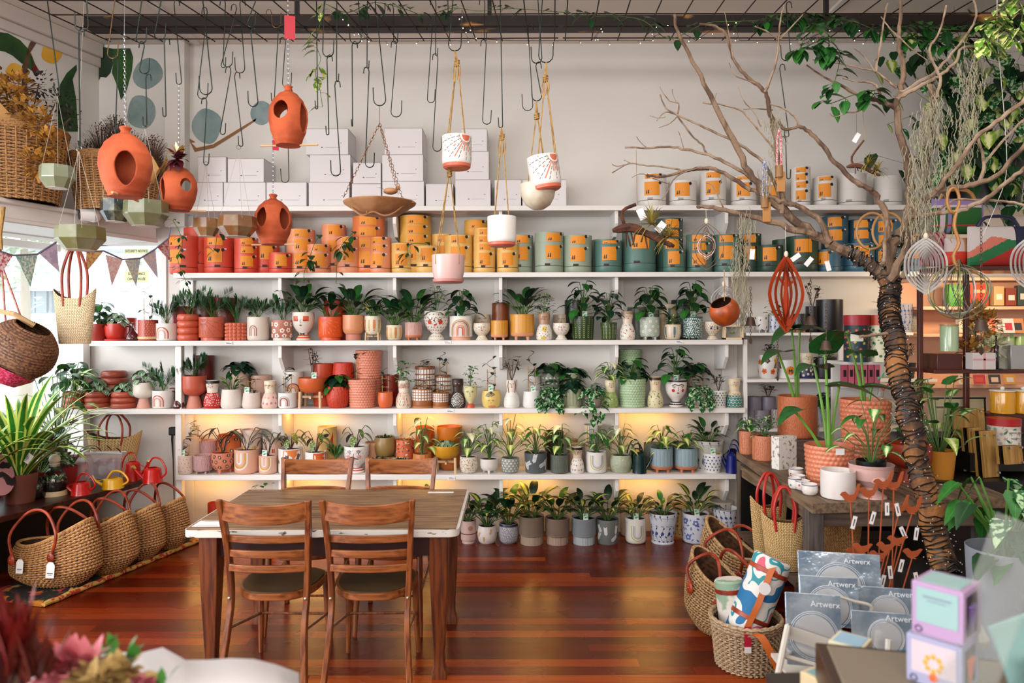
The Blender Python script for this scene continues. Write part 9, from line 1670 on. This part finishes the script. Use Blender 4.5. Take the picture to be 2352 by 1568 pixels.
# FOREGROUND
d = 1.35; p = P(2170, 1568, d); b = MB(); zt = P(0, 1490, 1.55).z; tr_ = C('#3a2a22', .35); b.box((P(2230, 0, 1.35).x, 1.32, zt - .05), (.5, .46, .08), tr_, M=Matrix.Rotation(rad(-14), 3, 'Z')); b.box((P(2230, 0, 1.35).x, 1.32, zt - .008), (.46, .42, .006), C('#7a7060', .3), M=Matrix.Rotation(rad(-14), 3, 'Z')); b.build('dark_tray', label='dark metal tray on the counter at the lower right corner', cat='tray', bevel=.004)
b = MB(); b.box((1.35, 1.2, zt / 2 - .045), (.95, .7, zt - .1), C('#2c2420', .5)); b.build('counter', label='dark sales counter at the lower right corner', cat='counter')
def carton(label, px, py_b, d, w, h, dp, rz, c1, c2, zb, win=None, emb=None, lines=True):
 r = thing('boxed_mug', label, 'box', (WX(px, d), d, zb), rad(rz)); b = MB(); b.box((0, 0, h / 2), (w, dp, h), C(c1, .5)); b.build('carton', r, bevel=.002); b = MB(); b.box((0, -dp / 2 - .0008, h * .58), (w * .8, .001, h * .66), C(c2, .5)); b.box((0, 0, h + .0006), (w * .8, dp * .8, .001), C(c2, .5));
 if lines: b.box((0, -dp / 2 - .0016, h * .75), (w * .55, .001, .004), C('#7a8a98', .5)); b.box((0, -dp / 2 - .0016, h * .68), (w * .35, .001, .002), C('#7a8a98', .5))
 b.tube([(-w * .36 + .006 * cos(a), -dp / 2 - .001, h * .1 + .006 * sin(a)) for a in [2 * pi * j / 12 for j in range(13)]], .0012, C('#3a2a4a', .5), n=4); b.build('print', r)
 if emb: b = MB(); [b.ball((cos(a) * .014, -dp / 2 - .001, h * .5 + sin(a) * .014), .006, C(emb, .5), sy=.15, n=8, k=4) for a in [2 * pi * j / 8 for j in range(8)]]; b.ball((0, -dp / 2 - .001, h * .22), .009, C('#d8642c', .5), sy=.15, n=8, k=4); b.build('flower_emblem', r)
 if win: b = MB(); b.box((w / 2 + .0005, -dp * .05, h * .5), (.0012, dp * .6, h * .75), C('#1a0e1c', .4)); b.lathe([(.0004, h * .12), (dp * .2, h * .14), (dp * .26, h * .6), (dp * .28, h * .66), (dp * .12, h * .72), (dp * .12, h * .8), (.0004, h * .84)], C(win, .3), 20, c=(w / 2 - dp * .18, -dp * .05, 0)); b.build('bottle', r)
zb1 = P(0, 1590, 1.45).z; zL = zt - .004
carton('lilac box with orange flower emblem, under the mint box', 2163, 0, 1.42, .098, P(0, 1455, 1.42).z - zL, .1, -48, '#9a9ab8', '#c4b4bc', zL, '#c85a1c', '#c89a3c', False); zU = P(0, 1455, 1.42).z + .002
carton('mint and lilac box with a purple bottle, topmost of the stack', 2172, 0, 1.42, .092, P(0, 1335, 1.42).z - zU, .095, -50, '#ab8cb0', '#8fb0ae', zU, '#6a3a94')
carton('pale blue box with cream edges beside the tray', 1952, 0, 1.7, .075, .13, .08, -42, '#cfc8a8', '#8fb0c4', P(0, 1470, 1.7).z - .13); carton('cream box with blue label below the picture edge', 1905, 0, 1.62, .09, .1, .09, 30, '#d0bc94', '#7aa0a0', P(0, 1550, 1.62).z - .1)
b = MB(); zs = P(0, 1470, 1.7).z - .131; b.box((WX(1950, 1.68), 1.68, zs / 2), (.3, .26, zs), C('#2c2420', .5)); b.build('side_ledge', label='small dark ledge of the counter at the bottom edge', cat='ledge')
r = thing('glass_stopper', 'faceted clear glass ornament behind the lilac boxes', 'glass ornament', (WX(2232, 1.6), 1.6, P(0, 1490, 1.6).z)); b = MB(); b.lathe([(.0004, 0), (.03, .01), (.032, .025), (.016, .06), (.008, .1), (.014, .115), (.006, .13), (.0004, .135)], C('#c4c8c0', .05, metal=.3), 10); b.build('body', r, sharp=15)
r = thing('acrylic_stand', 'clear acrylic sign stand with folded cards at the right edge', 'sign stand', (WX(2330, 1.3), 1.3, zt - .003)); b = MB(); AC = C('#b8bcb4', .1, alpha=.14); b.ribbon([V((-.11, 0, .0)), V((.05, .05, .33))], (0, .14, .0), .006, AC); b.build('panel', r); b = MB(); b.box((.04, .03, .1), (.1, .01, .12), C('#8ab0ac', .5), M=Matrix.Rotation(rad(-20), 3, 'Y')); b.box((.06, -.02, .05), (.1, .01, .1), C('#d8d8dc', .5)); b.build('cards', r)
zc = P(0, 1530, 1.35).z - .02; b = MB(); b.box((WX(180, 1.2), 1.0, zc / 2 - .01), (.75, .5, zc - .02), C('#2c2420', .5)); b.build('flower_counter', label='counter edge under the wrapped flowers at the lower left', cat='counter')
r = thing('wrapped_bouquet', 'blurred pink and cream flowers on white wrapping paper, lower left', 'bouquet', (WX(300, 1.3), 1.3, zc)); o = V((WX(300, 1.3), 1.3, zc)); b = MB(); vs = []; n = 12
for j in range(4):
 for i in range(n + 1): x = 60 + 625 * i / n; y = 1503 + 8 * sin(i * 1.1) + (i / n) ** 4 * 38 - (22 if i == 6 else 0) * (1 if j == 0 else 0) + j * 60; vs.append(P(x, y, 1.36 - .07 * j) - o)
b.add(vs, [(j * (n + 1) + i, j * (n + 1) + i + 1, (j + 1) * (n + 1) + i + 1, (j + 1) * (n + 1) + i) for j in range(3) for i in range(n)], C('#cbc8c8', .7)); po = b.build('wrapping_paper', r); md = po.modifiers.new('thick', 'SOLIDIFY'); md.thickness = .0015
g = random.Random(9)
def bloom(x, y, d, R, m, nm, n=40, k='ovate'): b = MB(); c = P(x, y, d) - o; [b.leaf(c + V((g.gauss(0, .25), g.gauss(0, .25), 0)) * R, V((g.uniform(-1, 1), g.uniform(-1, .3), g.uniform(-.2, 1))), R, R * .6, m, k, .3, n=3) for _ in range(n)]; b.build(nm, r)
bloom(160, 1535, 1.2, .055, C('#d0707a', .6), 'pink_flower', 70); bloom(255, 1560, 1.18, .05, C('#b89a60', .7), 'cream_flower', 60, 'lance'); bloom(325, 1568, 1.18, .03, C('#d0707c', .6), 'pink_flower', 24); bloom(250, 1500, 1.25, .04, C('#4c8a2c', .5), 'green_sprig', 9, 'lance'); bloom(290, 1515, 1.22, .04, C('#3c7a2c', .5), 'green_sprig', 7, 'lance'); bloom(365, 1560, 1.2, .03, C('#3c7a2c', .5), 'green_sprig', 6, 'lance')
r = thing('protea_bunch', 'blurred dark red protea heads at the lower left corner', 'flowers', P(35, 1480, 1.1)); o = P(35, 1480, 1.1); g = random.Random(12)
for (x, y, L, m, k) in ((30, 1480, .11, C('#6c120c', .5), 34), (5, 1540, .09, C('#3c0c0a', .5), 26), (75, 1500, .08, C('#5a1c10', .5), 14)): b = MB(); c = P(x, y, 1.1) - o; [b.leaf(c + V((g.gauss(0, .012), g.gauss(0, .012), -.04)), V((g.uniform(-.5, .5), g.uniform(-.4, .2), 1)), L * g.uniform(.7, 1.2), .022, m, 'lance', -.1, n=4) for _ in range(k)]; b.build('flower_head', r)
b = MB(); b.tube([V((0, 0, -.03)), V((-.03, 0, -.4))], .012, STEMB); b.build('stem', r)
